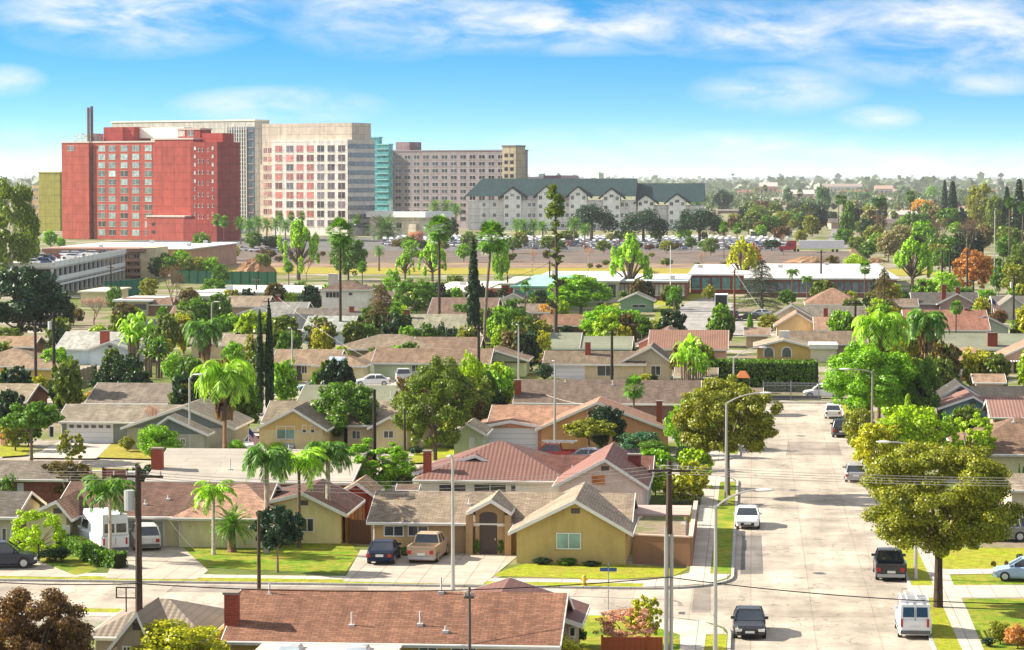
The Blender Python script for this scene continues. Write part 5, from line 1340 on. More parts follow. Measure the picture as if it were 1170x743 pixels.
    for sy in (-1, 1):
        for sx in (-1, 1):
            y = sy * L * .62 + (.05 if sy > 0 else -.05); x = sx * (W - .12); t = MB().tube([(x - .11 * sx, y, wh), (x + .13 * sx, y, wh)], wh, 14)
            w = bd(t, 'wheel', 'tyre_black', (0, 0, 0), root); bd(MB().tube([(x + .1 * sx, y, wh), (x + .145 * sx, y, wh)], wh * .62, 10), 'rim', 'metal', (.5, .5, .5), w)
    for sx in (-1, 1):
        x = sx * W * .7
        tl = (.18, b * .58, b * .8) if not van else (.09, .7, 1.15)
        bd(MB().box(x - tl[0] + (sx * .08), -L - .03, tl[1], x + tl[0] * .4 + sx * .08, -L + .2, tl[2]), 'taillight', 'paint', (.45, .015, .01), root)
        bd(MB().box(x - .2, L - .16, b * .52, x + .17, L + .012, b * .68), 'headlight', 'paint', (.75, .75, .72), root)
        bd(MB().box(sx * W * .93 - .03 * sx, c1 - .35, b + .02, sx * (W * .93 + .22), c1 - .25, b + .18), 'mirror', 'carpaint', color, root)
    bd(MB().box(-W * .9, -L - .05, .3, W * .9, -L + .1, .5), 'rear_bumper', 'rubber', (.12, .12, .12) if kind in ('van', 'highvan', 'suv') else (.4, .4, .4) if kind == 'pickup' else color, root)
    bd(MB().box(-W * .55, L - .1, .3, W * .55, L + .02, b * .55), 'grille', 'rubber', (.03, .03, .03), root)
    if plate: bd(MB().box(-.26, -L - .07, .56, .26, -L - .045, .72), 'licence_plate', 'paint', (.7, .7, .66), root); bd(MB().box(-.26, L + .021, .4, .26, L + .035, .52), 'licence_plate', 'paint', (.7, .7, .66), root)
    if rack:
        r = MB()
        for y in (-1.8, -.6, .4):
            r.box(-W * .9, y, H + .02, W * .9, y + .06, H + .16)
        for x in (-W * .8, W * .8): r.box(x - .03, -2.0, H + .16, x + .03, .8, H + .22)
        for k in range(8): r.box(-.45, -2.1 + k * .4, H + .24, .1, -2.05 + k * .4, H + .28)
        r.box(-.48, -2.2, H + .22, -.42, 1.0, H + .3); r.box(.08, -2.2, H + .22, .14, 1.0, H + .3)
        bd(r, 'roof_rack', 'paint', rack, root)
    return root
def ROADCAR(px, py):
    p = g(px, py, -.1); return (XL < p.x < XR and p.y < S3n) or (p.x < XL and (S1s < p.y < S1n or S2s < p.y < S2n or S3s < p.y < S3n))
WC = (.74, .74, .74)
car('suv', 2, 648, -78, (.008, .014, .035), 'dark navy suv cut by the left edge on its driveway')
car('highvan', 117, 628, 31, WC, 'tall white van parked tail outward on the driveway')
car('suv', 166, 625, 17, (.66, .63, .55), 'off white suv parked beside the tall white van')
car('sedan', 439, 640.5, 0, (.008, .015, .045), 'dark blue car parked on the tan driveway beside the beige pickup')
car('pickup', 490, 638, -4, (.45, .33, .22), 'beige pickup truck with open bed on the tan driveway')
car('sedan', 854, 601, 180, WC, 'white sedan parked at the west kerb facing the viewer')
car('sedan', 856, 724, 181, (.012, .013, .016), 'black sedan parked at the west kerb near the bottom')
car('pickup', 1016, 658, 0, (.02, .022, .025), 'black pickup truck parked at the east kerb')
car('van', 1043, 723, 0, WC, 'white van with ladder rack at the east kerb by the bottom edge', rack=(.6, .6, .6))
car('hatch', 977, 549, 0, (.35, .35, .36), 'silver grey hatchback at the east kerb under the trees')
car('suv', 961, 498, 0, (.02, .02, .024), 'black suv at the east kerb below the bright crown')
car('hatch', 951.5, 477, 0, WC, 'white hatchback furthest up the east kerb')
car('sedan', 292, 514, 175, (.7, .7, .66), 'white car beside the small flag')
car('sedan', 331, 514, 178, (.3, .36, .34), 'pale grey green sedan in front of the yellow house')
car('sedan', 361, 448, 90, (.3, .45, .45), 'pale teal sedan in the street before the cream ranch house')
car('sedan', 425, 441, 100, WC, 'white sedan on the driveway of the white double garage')
car('pickup', 461, 437, 10, (.5, .52, .52), 'silver pickup on the driveway of the white double garage')
car('sedan', 668, 530, 90, (.35, .36, .4), 'silver sedan behind the maroon roof')
car('sedan', 722, 530, 90, (.12, .02, .03), 'dark red sedan behind the maroon roof')
car('pickup', 632, 529, 90, (.4, .03, .03), 'red pickup truck carrying a white ladder rack', rack=(.7, .66, .62))
car('hatch', 1173, 663, 84, (.3, .42, .6), 'pale blue car cut by the right edge')
car('suv', 1140, 617, 90, (.2, .2, .21), 'grey suv half hidden behind the big olive street tree')
car('pickup', 838, 366, 0, (.03, .035, .05), 'dark pickup on the school street')
car('sedan', 868, 362, 90, (.4, .42, .45), 'grey sedan by the dark cedar')
car('sedan', 856, 366, 95, (.02, .02, .02), 'black sedan by the dark cedar')
car('suv', 940, 455, 90, WC, 'white suv behind the east end of the street gate')
# box truck (dark open rear) on the school street
p = g(824, 358); r = thing('box_truck', 'white box truck with an open dark rear on the school street', 'truck', p)
MB().box(p.x - 1.25, p.y, .9, p.x + 1.25, p.y + 5, 3.6).build('cargo_box', 'paint', WC, r)
MB().box(p.x - 1.1, p.y - .03, 1.05, p.x + 1.1, p.y - .004, 3.45).build('rear_opening', 'rubber', (.03, .03, .03), r)
MB().box(p.x - 1.1, p.y + 5.1, .6, p.x + 1.1, p.y + 7, 2.5).build('cab', 'paint', WC, r)
for sx in (-1, 1):
    for y in (1, 6): MB().tube([(p.x + sx * 1.0, p.y + y, .45), (p.x + sx * 1.25, p.y + y, .45)], .45, 12).build('wheel', 'tyre_black', (0, 0, 0), r)
# semi trailer truck beyond the dirt ground
p = g(929, 288); r = thing('semi_truck', 'red cab semi truck with long white trailer beyond the dirt ground', 'truck', p)
x0, y = p.x - 10.5, p.y
MB().box(x0 + 5.5, y, 1.2, x0 + 21.5, y + 2.5, 4.1).build('trailer', 'paint', WC, r)
cb = MB().hexa([Vector(q) for q in ((x0 - .2, y + .1, .7), (x0 + 4.6, y + .1, .7), (x0 + 4.6, y + 2.4, .7), (x0 - .2, y + 2.4, .7), (x0 + 1.6, y + .2, 3.9), (x0 + 4.6, y + .2, 4.0), (x0 + 4.6, y + 2.3, 4.0), (x0 + 1.6, y + 2.3, 3.9))]).box(x0 - 1.6, y + .2, .6, x0 + 1, y + 2.3, 1.9).build('cab', 'carpaint', (.42, .02, .02), r)
MB().box(x0 + 1.5, y + .02, 2.2, x0 + 2.8, y + .14, 3.2).build('window', 'dark_glass', (0, 0, 0), cb)
for xx in (-.6, 4, 5.2, 17.5, 19): MB().tube([(x0 + xx, y - .02, .5), (x0 + xx, y + .35, .5)], .5, 12).build('wheel', 'tyre_black', (0, 0, 0), r)

# ------------------------------------------------------------------ poles, lamps, wires
WOOD = (.075, .05, .035)
TOPS = {}
def pole(key, px, base, top, label, arm=2.4, transformer=False, c=WOOD, r=.15, lower=None, name='utility_pole'):
    p = g(px, base); H = onY(px, top, p.y).z; o = thing(name, label, 'utility pole' if name == 'utility_pole' else 'pole', p)
    m = MB(); z1 = lower or 0
    m.tube([(p.x, p.y, z1 - .05), (p.x, p.y, H)], [r * 1.1, r * .75], 9); m.build('pole_shaft', 'wood', c, o)
    if lower:
        MB().tube([(p.x - .13, p.y, -.05), (p.x - .13, p.y, lower + .3)], .12, 8).build('conduit', 'metal', (.42, .4, .38), o); MB().tube([(p.x + .13, p.y, -.05), (p.x + .13, p.y, lower)], .1, 8).build('conduit', 'metal', (.42, .4, .38), o)
    if arm:
        a = MB().box(p.x - arm / 2, p.y - .22, H - .55, p.x + arm / 2, p.y - .1, H - .43).build('crossarm', 'wood', c, o)
        for k in (-.45, -.2, .2, .45): MB().tube([(p.x + k * arm, p.y - .16, H - .43), (p.x + k * arm, p.y - .16, H - .22)], .05, 6).build('insulator', 'paint', (.35, .3, .27), a)
    if transformer:
        MB().tube([(p.x - .45, p.y, H - 2.2), (p.x - .45, p.y, H - 1.2)], .26, 10).build('transformer', 'paint', (.5, .5, .48), o)
    TOPS[key] = (p.x, p.y, H); return o
pole('p1', 159.5, 790, 533, 'thick brown utility pole with crossarm at the bottom left, in front of the tiled roof', 2.6, True, r=.19)
pole('p4', 764, 768, 527, 'brown utility pole above twin grey conduits at the street corner', 2.2, False, r=.17, lower=onY(764, 609, g(764, 768).y).z)
pole('p2', 296, 700, 586, 'short dark wooden pole on the far kerb behind the brown roof ridge', 0, r=.12, name='wooden_pole')
pole('p3', 536.5, 790, 671, 'thin grey brown pole rising before the brown shingle roof', .5, r=.09, c=(.12, .1, .09), name='wooden_pole')
pole('p5', 428, 566, 445, 'dark utility pole in front of the tan roof at centre left', .0, r=.17, c=(.03, .025, .02))
pole('p6', 462.5, 545, 468, 'short dark pole left of the largest central tree', 0, r=.12, c=(.05, .04, .03), name='wooden_pole')
pole('p7', 41, 456, 366, 'left one of two close dark poles at left', 2.2, r=.2, c=(.06, .045, .04)); pole('p7b', 62, 446, 356, 'right one of two close dark poles at left', 2.4, True, r=.2, c=(.04, .03, .03))
pole('p8', 307, 402, 341, 'dark utility pole between the cypresses and the white gabled house', 1.6, r=.18, c=(.05, .04, .03)); pole('p9', 293, 352, 318, 'brown pole before the cream flat roofs at left', 1.6, r=.2)
pole('p10', 547, 450, 371, 'dark pole beside the pale green cottage gable', 1.2, r=.2, c=(.03, .025, .02)); pole('p11', 699, 441, 377, 'dark pole at the cream house window', 1.6, r=.2, c=(.04, .03, .02))
pole('p12', 628, 346, 298, 'dark pole left of the teal fascia school wing', 1.2, r=.2, c=(.04, .03, .02)); pole('p12b', 580, 356, 315, 'dark pole before the brick block of the school', 1.6, r=.2, c=(.04, .03, .02))
pole('p13', 839, 368, 308, 'rusty brown pole beside the box truck', 1.4, r=.2, c=(.13, .06, .04)); pole('p14', 938, 334, 286, 'dark pole before the long white school roof', 2.2, r=.25, c=(.05, .045, .04))
pole('p15', 977, 396, 343, 'dark pole left of the golden brown cedar', 2.2, r=.22, c=(.04, .03, .02)); pole('p16', 1076, 338, 285, 'left one of three dark poles by the orange tree', 1.8, r=.22, c=(.05, .035, .03))
pole('p17', 1085, 338, 284, 'middle one of three dark poles by the orange tree', 1.8, r=.22, c=(.04, .03, .03)); pole('p18', 1105, 340, 286, 'right one of three dark poles, before the orange tree', 1.8, r=.22, c=(.04, .03, .03))
pole('p19', 1158, 366, 315, 'dark pole with transformer near the right edge', 1.2, True, r=.2, c=(.04, .03, .03)); pole('p20', 127, 352, 303, 'dark leaning lamp pole before the green windscreen', 1.4, r=.18, c=(.03, .03, .03))

def lamp(px, base, top, tip, label, r=.1, c=(.5, .48, .45), z0=0):
    p = g(px, base, z0); H = onY(px, top, p.y).z; o = thing('street_lamp', label, 'street lamp', p)
    MB().tube([(p.x, p.y, z0 - .05), (p.x, p.y, z0 + .5), (p.x, p.y, H)], [r * 1.5, r * 1.25, r * .8], 10).build('lamp_post', 'metal', c, o)
    if tip:
        q = onY(tip[0], tip[1], p.y); dx = q.x - p.x; dz = max(q.z - H, .15); pts = []
        for k in range(9):
            t = k / 8; pts.append((p.x + dx * t, p.y, H - .1 + (dz + .1) * sin(t * pi / 2) ** .8))
        arm = MB().tube(pts, [.05] * 9, 7).build('arm', 'metal', c, o)
        s = 1 if dx > 0 else -1
        a = Vector(pts[-1]); m = MB(); m.ball((a.x + s * .35, a.y, a.z), .24, .35, 10, 6)
        for i, v in enumerate(m.v): m.v[i] = Vector((a.x + s * .35 + (v.x - a.x - s * .35) * 2.1, v.y, v.z))
        m.build('lamp_head', 'paint', (.6, .6, .58), o)
    else:
        m = MB(); m.tube([(p.x, p.y, H), (p.x, p.y - .8, H + .3), (p.x, p.y - 1.6, H + .35)], .045, 7); arm = m.build('arm', 'metal', c, o)
        m = MB(); m.ball((p.x, p.y - 1.9, H + .33), .17, .4, 10, 6); m.build('lamp_head', 'paint', (.6, .6, .58), o)
lamp(817, 772, 578, (866, 560), 'curved arm street lamp nearest the viewer at the street corner')
lamp(829.5, 577, 460, (870, 449), 'curved arm street lamp before the wide pale olive tree')
lamp(838, 466, 409, (868, 397), 'curved arm street lamp in front of the tall clipped hedge')
lamp(996, 548, 424, (970, 430), 'street lamp with arm to the left east of the long street', c=(.35, .3, .25))
lamp(1046, 662, 508, (1016, 512), 'pale street lamp half hidden in the big olive street tree')
lamp(517.5, 674, 524, None, 'tall pale lamp post on the kerb by the beige pickup')
lamp(634, 520, 415, None, 'pale lamp post in front of the salmon garage')
lamp(592.5, 442, 373, None, 'pale lamp post beside the pale green cottage')
lamp(217, 522, 432, (222, 428), 'pale lamp post left of the large drooping queen palm')
lamp(334, 451, 377, None, 'pale lamp post before the cream ranch house')
lamp(242, 392, 346, (246, 352), 'pale lamp post before the round dark green tree at left')
lamp(1136, 330, 240, None, 'thin pale lamp post at the right by the bare brown trees', r=.12)
lamp(1104, 262 + 40, 262, None, 'small pale lamp post beside the bare brown trees', r=.12)

def wire(a, b, sag, label, r=.014, c=(.05, .045, .04), name='power_line'):
    a, b = Vector(a), Vector(b); n = 20; P = []
    for k in range(n + 1):
        t = k / n; p = a.lerp(b, t); p.z -= sag * 4 * t * (1 - t); P.append(p)
    o = MB().tube(P, r, 5).build(name, 'matte', c, smooth=True)
    tag(o, label, 'wire', 'overhead wires'); return o
x1, y1, h1 = TOPS['p1']; x4, y4, h4 = TOPS['p4']
for i, k in enumerate((-.45, -.2, .2, .45)):
    w = ['upper', 'second', 'third', 'lowest'][i]
    wire((x1 + k, y1 - .16, h1 - .2 - i * .14), (x4 + k, y4 - .16, h4 - .2 - i * .14), .7 + i * .05, w + ' pale wire strung between the two thick brown poles', .013, (.42, .38, .36))
    e = onY(1230, 545 + i * 3, y4); wire((x4 + k, y4 - .16, h4 - .2 - i * .14), (e.x + 12, y4 + 2, e.z), .4, w + ' pale wire running east from the pole with twin conduits', .013, (.42, .38, .36))
    e = onY(-60, 528 + i * 2, y1); wire((x1 + k, y1 - .16, h1 - .2 - i * .14), (e.x - 6, y1 + 2, e.z), .3, w + ' pale wire running west from the thick pole at bottom left', .013, (.3, .26, .24))
za = onY(159.5, 666, y1).z; zb = onY(764, 659, y4).z
wire((x1, y1 - .25, za), (x4, y4 - .22, zb), .55, 'black cable crossing low between the two thick brown poles', .028, (.012, .012, .012))
e = onY(1200, 688, y4); wire((x4, y4 - .22, zb), (e.x + 5, y4, e.z), .5, 'black cable crossing the long street to the right edge', .028, (.012, .012, .012))
e = onY(-40, 660, y1); wire((x1, y1 - .25, za), (e.x - 5, y1 + 2, e.z), .3, 'black cable running from the thick pole to the left edge', .028, (.012, .012, .012))
def pix(px, py, Y): q = onY(px, py, Y); return (q.x, q.y, q.z)
wire(pix(185, 583, y1 + 20), pix(238, 640, y1 + 35), .3, 'thin pale service wire falling to the white trunked palm', .012, (.5, .48, .45))
wire(pix(113 + 205, 340, 375), pix(418, 408, 345), .5, 'pale service wire sloping above the cream ranch roof', .014, (.5, .48, .45))
wire(pix(590, 436, 300), pix(672, 463, 270), .4, 'pale service wire dropping across the mauve brown roof', .02, (.5, .45, .4))
wire(pix(840, 310, 480), pix(876, 362, 450), .3, 'pale guy wire slanting from the rusty brown pole', .016, (.5, .48, .45))
for i, (a, b) in enumerate((('p7', 'p7b'), ('p16', 'p17'), ('p17', 'p18'), ('p12b', 'p12'))):
    A, B = TOPS[a], TOPS[b]; wire((A[0], A[1] - .16, A[2] - .3), (B[0], B[1] - .16, B[2] - .3), .5, ['thin wire joining the two close dark poles at left', 'thin wire between left and middle of the three dark poles', 'thin wire between middle and right of the three dark poles', 'thin wire joining the two dark poles at the school'][i], .03)

# street sign, hydrant, board, flags, fences
p = g(695, 695, 0); r = thing('street_sign', 'street name sign with two crossed blue blades on a thin pole at the corner', 'street sign', p); H = onY(695, 645, p.y).z
MB().tube([(p.x, p.y, -.1), (p.x, p.y, H)], .035, 8).build('sign_pole', 'metal', (.4, .4, .4), r)
MB().box(p.x - .5, p.y - .015, H - .42, p.x + .5, p.y + .015, H - .2).build('sign_blade', 'paint', (.03, .08, .25), r); MB().box(p.x - .015, p.y - .5, H - .18, p.x + .015, p.y + .5, H + .04).build('sign_blade', 'paint', (.03, .08, .25), r)
p = g(667.5, 669.5); r = thing('fire_hydrant', 'yellow fire hydrant on the kerb lawn of the corner house', 'fire hydrant', p)
MB().tube([(p.x, p.y, 0), (p.x, p.y, .06), (p.x, p.y, .08), (p.x, p.y, .55)], [.17, .17, .12, .12], 10).build('barrel', 'paint', (.6, .4, .05), r)
MB().ball((p.x, p.y, .58), .14, .9, 10, 6).build('bonnet', 'paint', (.6, .4, .05), r); MB().tube([(p.x - .22, p.y, .4), (p.x + .22, p.y, .4)], .06, 8).build('nozzle', 'paint', (.6, .4, .05), r)
p = g(780.5, 514); r = thing('white_board', 'blank white upright board among the shrubs by the pavement', 'board', p)
a = onY(774, 503, p.y); b = onY(787, 488, p.y); MB().box(a.x, p.y, a.z, b.x, p.y + .12, b.z).build('panel', 'paint', (.68, .7, .72), r); MB().box(a.x + .1, p.y + .02, -.05, a.x + .2, p.y + .1, a.z - .002).box(b.x - .2, p.y + .02, -.05, b.x - .1, p.y + .1, a.z - .002).build('legs', 'wood', WOOD, r)
def flag(px, base, top, label, fw=1.5):
    p = g(px, base); H = onY(px, top, p.y).z; r = thing('flagpole', label, 'flag', p); MB().tube([(p.x, p.y, -.05), (p.x, p.y, H)], .04, 8).build('pole_shaft', 'paint', WHITE, r)
    fh = fw * .62; n = 13
    def pt(u, v): return (p.x + .04 + u * fw * .55, p.y + .12 * sin(u * 7), H - .08 - (1 - v) * fh - u * fw * .62)
    red, wht = MB(), MB()
    for i in range(n):
        m = red if i % 2 == 0 else wht
        for k in range(6):
            m.poly([pt(k / 6, 1 - i / n), pt(k / 6, 1 - (i + 1) / n), pt((k + 1) / 6, 1 - (i + 1) / n), pt((k + 1) / 6, 1 - i / n)])
    fl = red.build('flag_cloth', 'matte', (.5, .03, .04), r); wht.build('white_stripes', 'matte', (.7, .7, .7), fl)
    c = MB()
    for k in range(3):
        o = -.01; a = [pt(k / 6.4, 1), pt(k / 6.4, 1 - 7 / n), pt((k + 1) / 6.4, 1 - 7 / n), pt((k + 1) / 6.4, 1)]; c.poly([(q[0], q[1] - .015, q[2]) for q in a])
    c.build('canton', 'matte', (.03, .05, .2), fl)
flag(284, 517, 488, 'striped flag hanging from a pole beside the white car', 1.7); flag(1133, 366, 340, 'striped flag on a white pole before the mauve house', 2.6)
p = g(766, 345); MBp = thing('flagpole', 'tall bare white flagpole on the school lawn', 'flagpole', p); MB().tube([(p.x, p.y, -.05), (p.x, p.y, onY(766, 282, p.y).z)], [.12, .07], 8).build('pole_shaft', 'paint', WHITE, MBp); MB().ball((p.x, p.y, onY(766, 282, p.y).z + .1), .13).build('finial', 'paint', (.6, .5, .2), MBp)

def fence(label, pts, h, c, post=2.4, name='fence', mat='boards', cat='fence'):
    P = [g(x, y, 0) for x, y in pts]; r = thing(name, label, cat, P[0]); m = MB(); k = MB()
    for a, b in zip(P, P[1:]):
        d = (b - a); ln = d.length; d.normalize(); n = Vector((-d.y, d.x, 0)) * .03; z = Vector((0, 0, 1))
        m.hexa([a - n, b - n, b + n, a + n, a - n + z * h, b - n + z * h, b + n + z * h, a + n + z * h])
        for i in range(int(ln / post) + 1):
            q = a + d * i * post; n2 = n * 3; e = d * .06; MB().hexa([q - n2 - e, q - n2 + e, q + n2 + e, q + n2 - e] + [v + z * (h + .1) for v in (q - n2 - e, q - n2 + e, q + n2 + e, q + n2 - e)]).build('post', 'wood', c, r)
    m.build('boards', mat, c, r); return r
fence('red brown board fence at the bottom by the corner lawn', [(688, 757), (757, 757)], 1.35, '#a4552f')
fence('orange brown wooden fence sloping beside the tan corner house', [(396, 620), (408, 606), (420, 596)], 1.9, '#a4703c')
fence('dark wooden gate between the cottage lawn and the tan corner house', [(399, 621), (424, 622)], 1.7, '#5d4030')
fence('dark red brown fence behind the pale grey roof by the palms', [(118, 560), (150, 562)], 1.8, '#5a3028')
fence('weathered board fence behind the grey roof at left', [(60, 451), (70, 445), (110, 432)], 1.7, '#9a8a78')
fence('dark red fence right of the mauve brown house', [(1118, 443), (1150, 444)], 2.0, '#5a2a26')
fence('green windscreen along the sports court at left', [(120, 341), (168, 337)], 3.6, '#2f6a55', mat='matte', name='windscreen'); fence('dark green windscreen along the sports field', [(196, 324), (316, 326)], 3.2, '#2c5a44', mat='matte', name='windscreen')
fence('tan wall fence along the road beyond the lime bush at right', [(1000, 322), (972, 285)], 2.0, '#a8987e', mat='stucco')
fence('brown fence by the mint cottage and the salmon garage', [(630, 515), (690, 515)], 1.6, '#6d3c30')
fence('grey fence behind the cream house garage', [(770, 441), (800, 442)], 1.8, '#8a8078')
fence('low timber rail fence in the second garden row', [(556, 462), (640, 463)], 1.2, '#a08a5c')
def railing(label, x0, x1, py, h, c, step=.16, name='street_gate', cat='gate', post=3.2):
    a = g(x0, py, 0); b = g(x1, py, 0); r = thing(name, label, cat, a); m = MB(); Y = a.y
    n = int((b.x - a.x) / step)
    for k in range(n + 1): xx = a.x + (b.x - a.x) * k / n; m.box(xx - .015, Y - .015, .15, xx + .015, Y + .015, h)
    m.build('bars', 'paint', c, r); m = MB()
    for z in (.15, h - .15, h - .45): m.box(a.x, Y - .03, z, b.x, Y + .03, z + .05)
    m.build('rail', 'paint', c, r)
    for i in range(int((b.x - a.x) / post) + 1): xx = a.x + i * post; MB().box(xx - .06, Y - .06, -.05, xx + .06, Y + .06, h + .15).build('post', 'paint', c, r)
railing('dark barred metal gate closing the far end of the long street', 872, 938, 457, 2.1, (.3, .29, .32))
railing('white low railing fence before the mauve brown house', 1056, 1098, 448, 1.1, (.7, .7, .68), .25, 'railing', 'railing')
p = g(900, 455); r = thing('low_wall', 'low dark wall under the street end gate', 'wall', p); a = g(871, 456.4); b = g(938, 456.4); MB().box(a.x, a.y, -.1, b.x, a.y + .2, .45).build('wall_body', 'stucco', (.1, .09, .09), r)
p = g(851, 450); r = thing('canopy_tent', 'orange topped canopy behind the west end of the street gate', 'tent', p); a = onY(841, 432, p.y); b = onY(857, 425, p.y)
MB().hexa([Vector(q) for q in ((a.x, p.y, a.z), (b.x, p.y, a.z), (b.x, p.y + 2, a.z), (a.x, p.y + 2, a.z), (a.x + .5, p.y + .6, b.z), (b.x - .5, p.y + .6, b.z), (b.x - .5, p.y + 1.4, b.z), (a.x + .5, p.y + 1.4, b.z))]).build('canopy', 'matte', (.5, .17, .06), r)
for xx in (a.x + .05, b.x - .05):
    for yy in (p.y + .05, p.y + 1.95): MB().tube([(xx, yy, 0), (xx, yy, a.z - .002)], .03, 6).build('leg', 'metal', (.4, .4, .4), r)
# small tan shed behind the wooden gate
House('small tan roofed shed with red wall behind the arching palms', '#8f3c2a', '#c99a66', cat='shed', name='shed', he=2.2).F(383, 428, 566, 551, 5, xa=407)
House('small beige outbuilding at the left of the tan corner roof', '#a08470', '#8d6f5e', cat='shed', name='shed', he=2.0).S(452, 478, 560, 553)
# the rooftop air unit on the maroon roofed van house and pots on the corner wall
p = g(150, 600); a = onY(145, 557, p.y + 8); b = onY(156, 541, p.y + 8); r = thing('water_heater_box', 'white upright cabinet on the low roof behind the thick utility pole', 'cabinet', (a.x, a.y, 0))
MB().box(a.x, a.y, .0, b.x, a.y + .9, b.z).build('cabinet_body', 'paint', (.7, .7, .68), r); MB().box(a.x - .06, a.y - .06, b.z + .002, b.x + .06, a.y + .96, b.z + .1).build('lid', 'paint', (.6, .6, .58), r)
for i, (px, py) in enumerate(((542.5, 629.5), (571.5, 629.5))):
    p = g(px, py); r = thing('plant_urn', ['white urn left of the arched entrance', 'white urn right of the arched entrance'][i], 'urn', p)
    MB().tube([(p.x, p.y, 0), (p.x, p.y, .1), (p.x, p.y, .25), (p.x, p.y, .7)], [.2, .12, .1, .26], 10).build('urn_body', 'paint', WHITE, r)
p = g(144, 757); p = onY(144, 684, g(150, 780).y + 6); r = thing('roof_antenna', 'black framed antenna standing on the grey brown tiled roof', 'antenna', (p.x, p.y, 0)); m = MB(); w = .55; z = p.z
m.box(p.x - w, p.y, z, p.x + w, p.y + .06, z + .06).box(p.x - w, p.y, z + .55, p.x + w, p.y + .06, z + .61).box(p.x - w, p.y + .002, z, p.x - w + .06, p.y + .058, z + .6).box(p.x + w - .06, p.y + .002, z, p.x + w, p.y + .058, z + .6).box(p.x - .03, p.y + .003, z - 1.5, p.x + .03, p.y + .057, z + .6)
m.build('antenna_frame', 'metal', (.02, .02, .02), r)

for i, (px, py) in enumerate(((936, 655), (906, 560), (640, 688), (915, 498))):
    p = g(px, py, -.1); MB_c = thing('manhole_cover', ['manhole cover in the lower part of the long street', 'manhole cover halfway up the long street', 'manhole cover in the first cross street', 'manhole cover near the far end of the long street'][i], 'manhole cover', (p.x, p.y, -.115))
    MB().tube([(p.x, p.y, -.14), (p.x, p.y, -.098)], .38, 18).build('lid', 'metal', (.10, .09, .085), MB_c); MB().tube([(p.x, p.y, -.141), (p.x, p.y, -.106)], .5, 18).build('ring', 'pavement', (.3, .28, .25), MB_c)
# ------------------------------------------------------------------ school, motel, car decks
class Bld:
    def __init__(s, label, Y, name='building', cat='building', px=None, turn=0):
        s.r = None; s.label, s.Y, s.name, s.cat = label, Y, name, cat; s.turn = turn
        if px is not None:
            a = onY(px, 260, Y); s.r = thing(name, label, cat, (a.x, Y, 0), RAD(turn)); s.r.scale = (1.03 / cos(RAD(turn)), 1, 1)
    def box(s, x0, x1, yt, yb=None, depth=20, c='#ccc', mat='matte', part='wall', dy=0.0, z0=-.1, top=None, zt=None):
        Y = s.Y + dy; a = onY(x0, yt, Y); b = onY(x1, yt, Y); zt = a.z if zt is None else zt
        if yb is not None: z0 = onY(x0, yb, Y).z
        if s.r is None: s.r = thing(s.name, s.label, s.cat, ((a.x + b.x) / 2, Y, 0))
        o = MB().box(a.x, Y, z0, b.x, Y + depth, zt).build(part, mat, c, s.r)
        if top is not None: MB().box(a.x - .25, Y - .25, zt + .003, b.x + .25, Y + depth + .25, zt + .7).build('roof_edge', 'matte', top, s.r)
        return s
    def prep(s, x0, x1):
        return s
def win_mesh(w, h, key={}):
    k = (round(w, 1), round(h, 1))
    if k in key: return key[k]
    m = MB(); m.box(-w / 2, -.06, -h / 2, w / 2, -.003, h / 2); n0 = len(m.f); t = .12
    m.box(-w / 2 - t, -.12, -h / 2 - t, w / 2 + t, -.002, -h / 2).box(-w / 2 - t, -.1, h / 2, w / 2 + t, -.002, h / 2 + t * .6).box(-.05, -.1, -h / 2, .05, -.061, h / 2)
    me = np_mesh('window', m.v, m.f); me.materials.append(MATS['glass']); me.materials.append(MATS['frame_cream'])
    for i, p in enumerate(me.polygons): p.material_index = 0 if i < n0 else 1
    key[k] = me; return me
def windows(b, xs, ys, wp, hp, dy=0, cf=None, limit=100, name='window'):
    Y = b.Y + dy; o = origin(b.r); cnt = getattr(b, 'cnt', 0); rest = MB()
    for j, py in enumerate(ys):
        for i, px in enumerate(xs):
            p = onY(px, py, Y); w = wp * Y / FPX; h = hp * Y / FPX; c = cf(i, j) if cf else (.05, .06, .07); kf = rng.choice((.35, .6, .8, 1, 1, 1.15, 1.5)); c = [v * kf for v in c[:3]]
            if cnt < limit:
                me = win_mesh(w, h); q = bpy.data.objects.new(name, me); COL.objects.link(q); q.parent = b.r; q.location = p - o; q.color = (*c[:3], 1); cnt += 1
            else: rest.box(p.x - w / 2, Y - .06, p.z - h / 2, p.x + w / 2, Y - .003, p.z + h / 2)
    b.cnt = cnt
    if rest.f: q = rest.build('window_rows', 'glass', (.03, .03, .04), b.r); q['kind'] = 'stuff'
def sp(a, b, n): return [a + (b - a) * i / (n - 1) for i in range(n)]

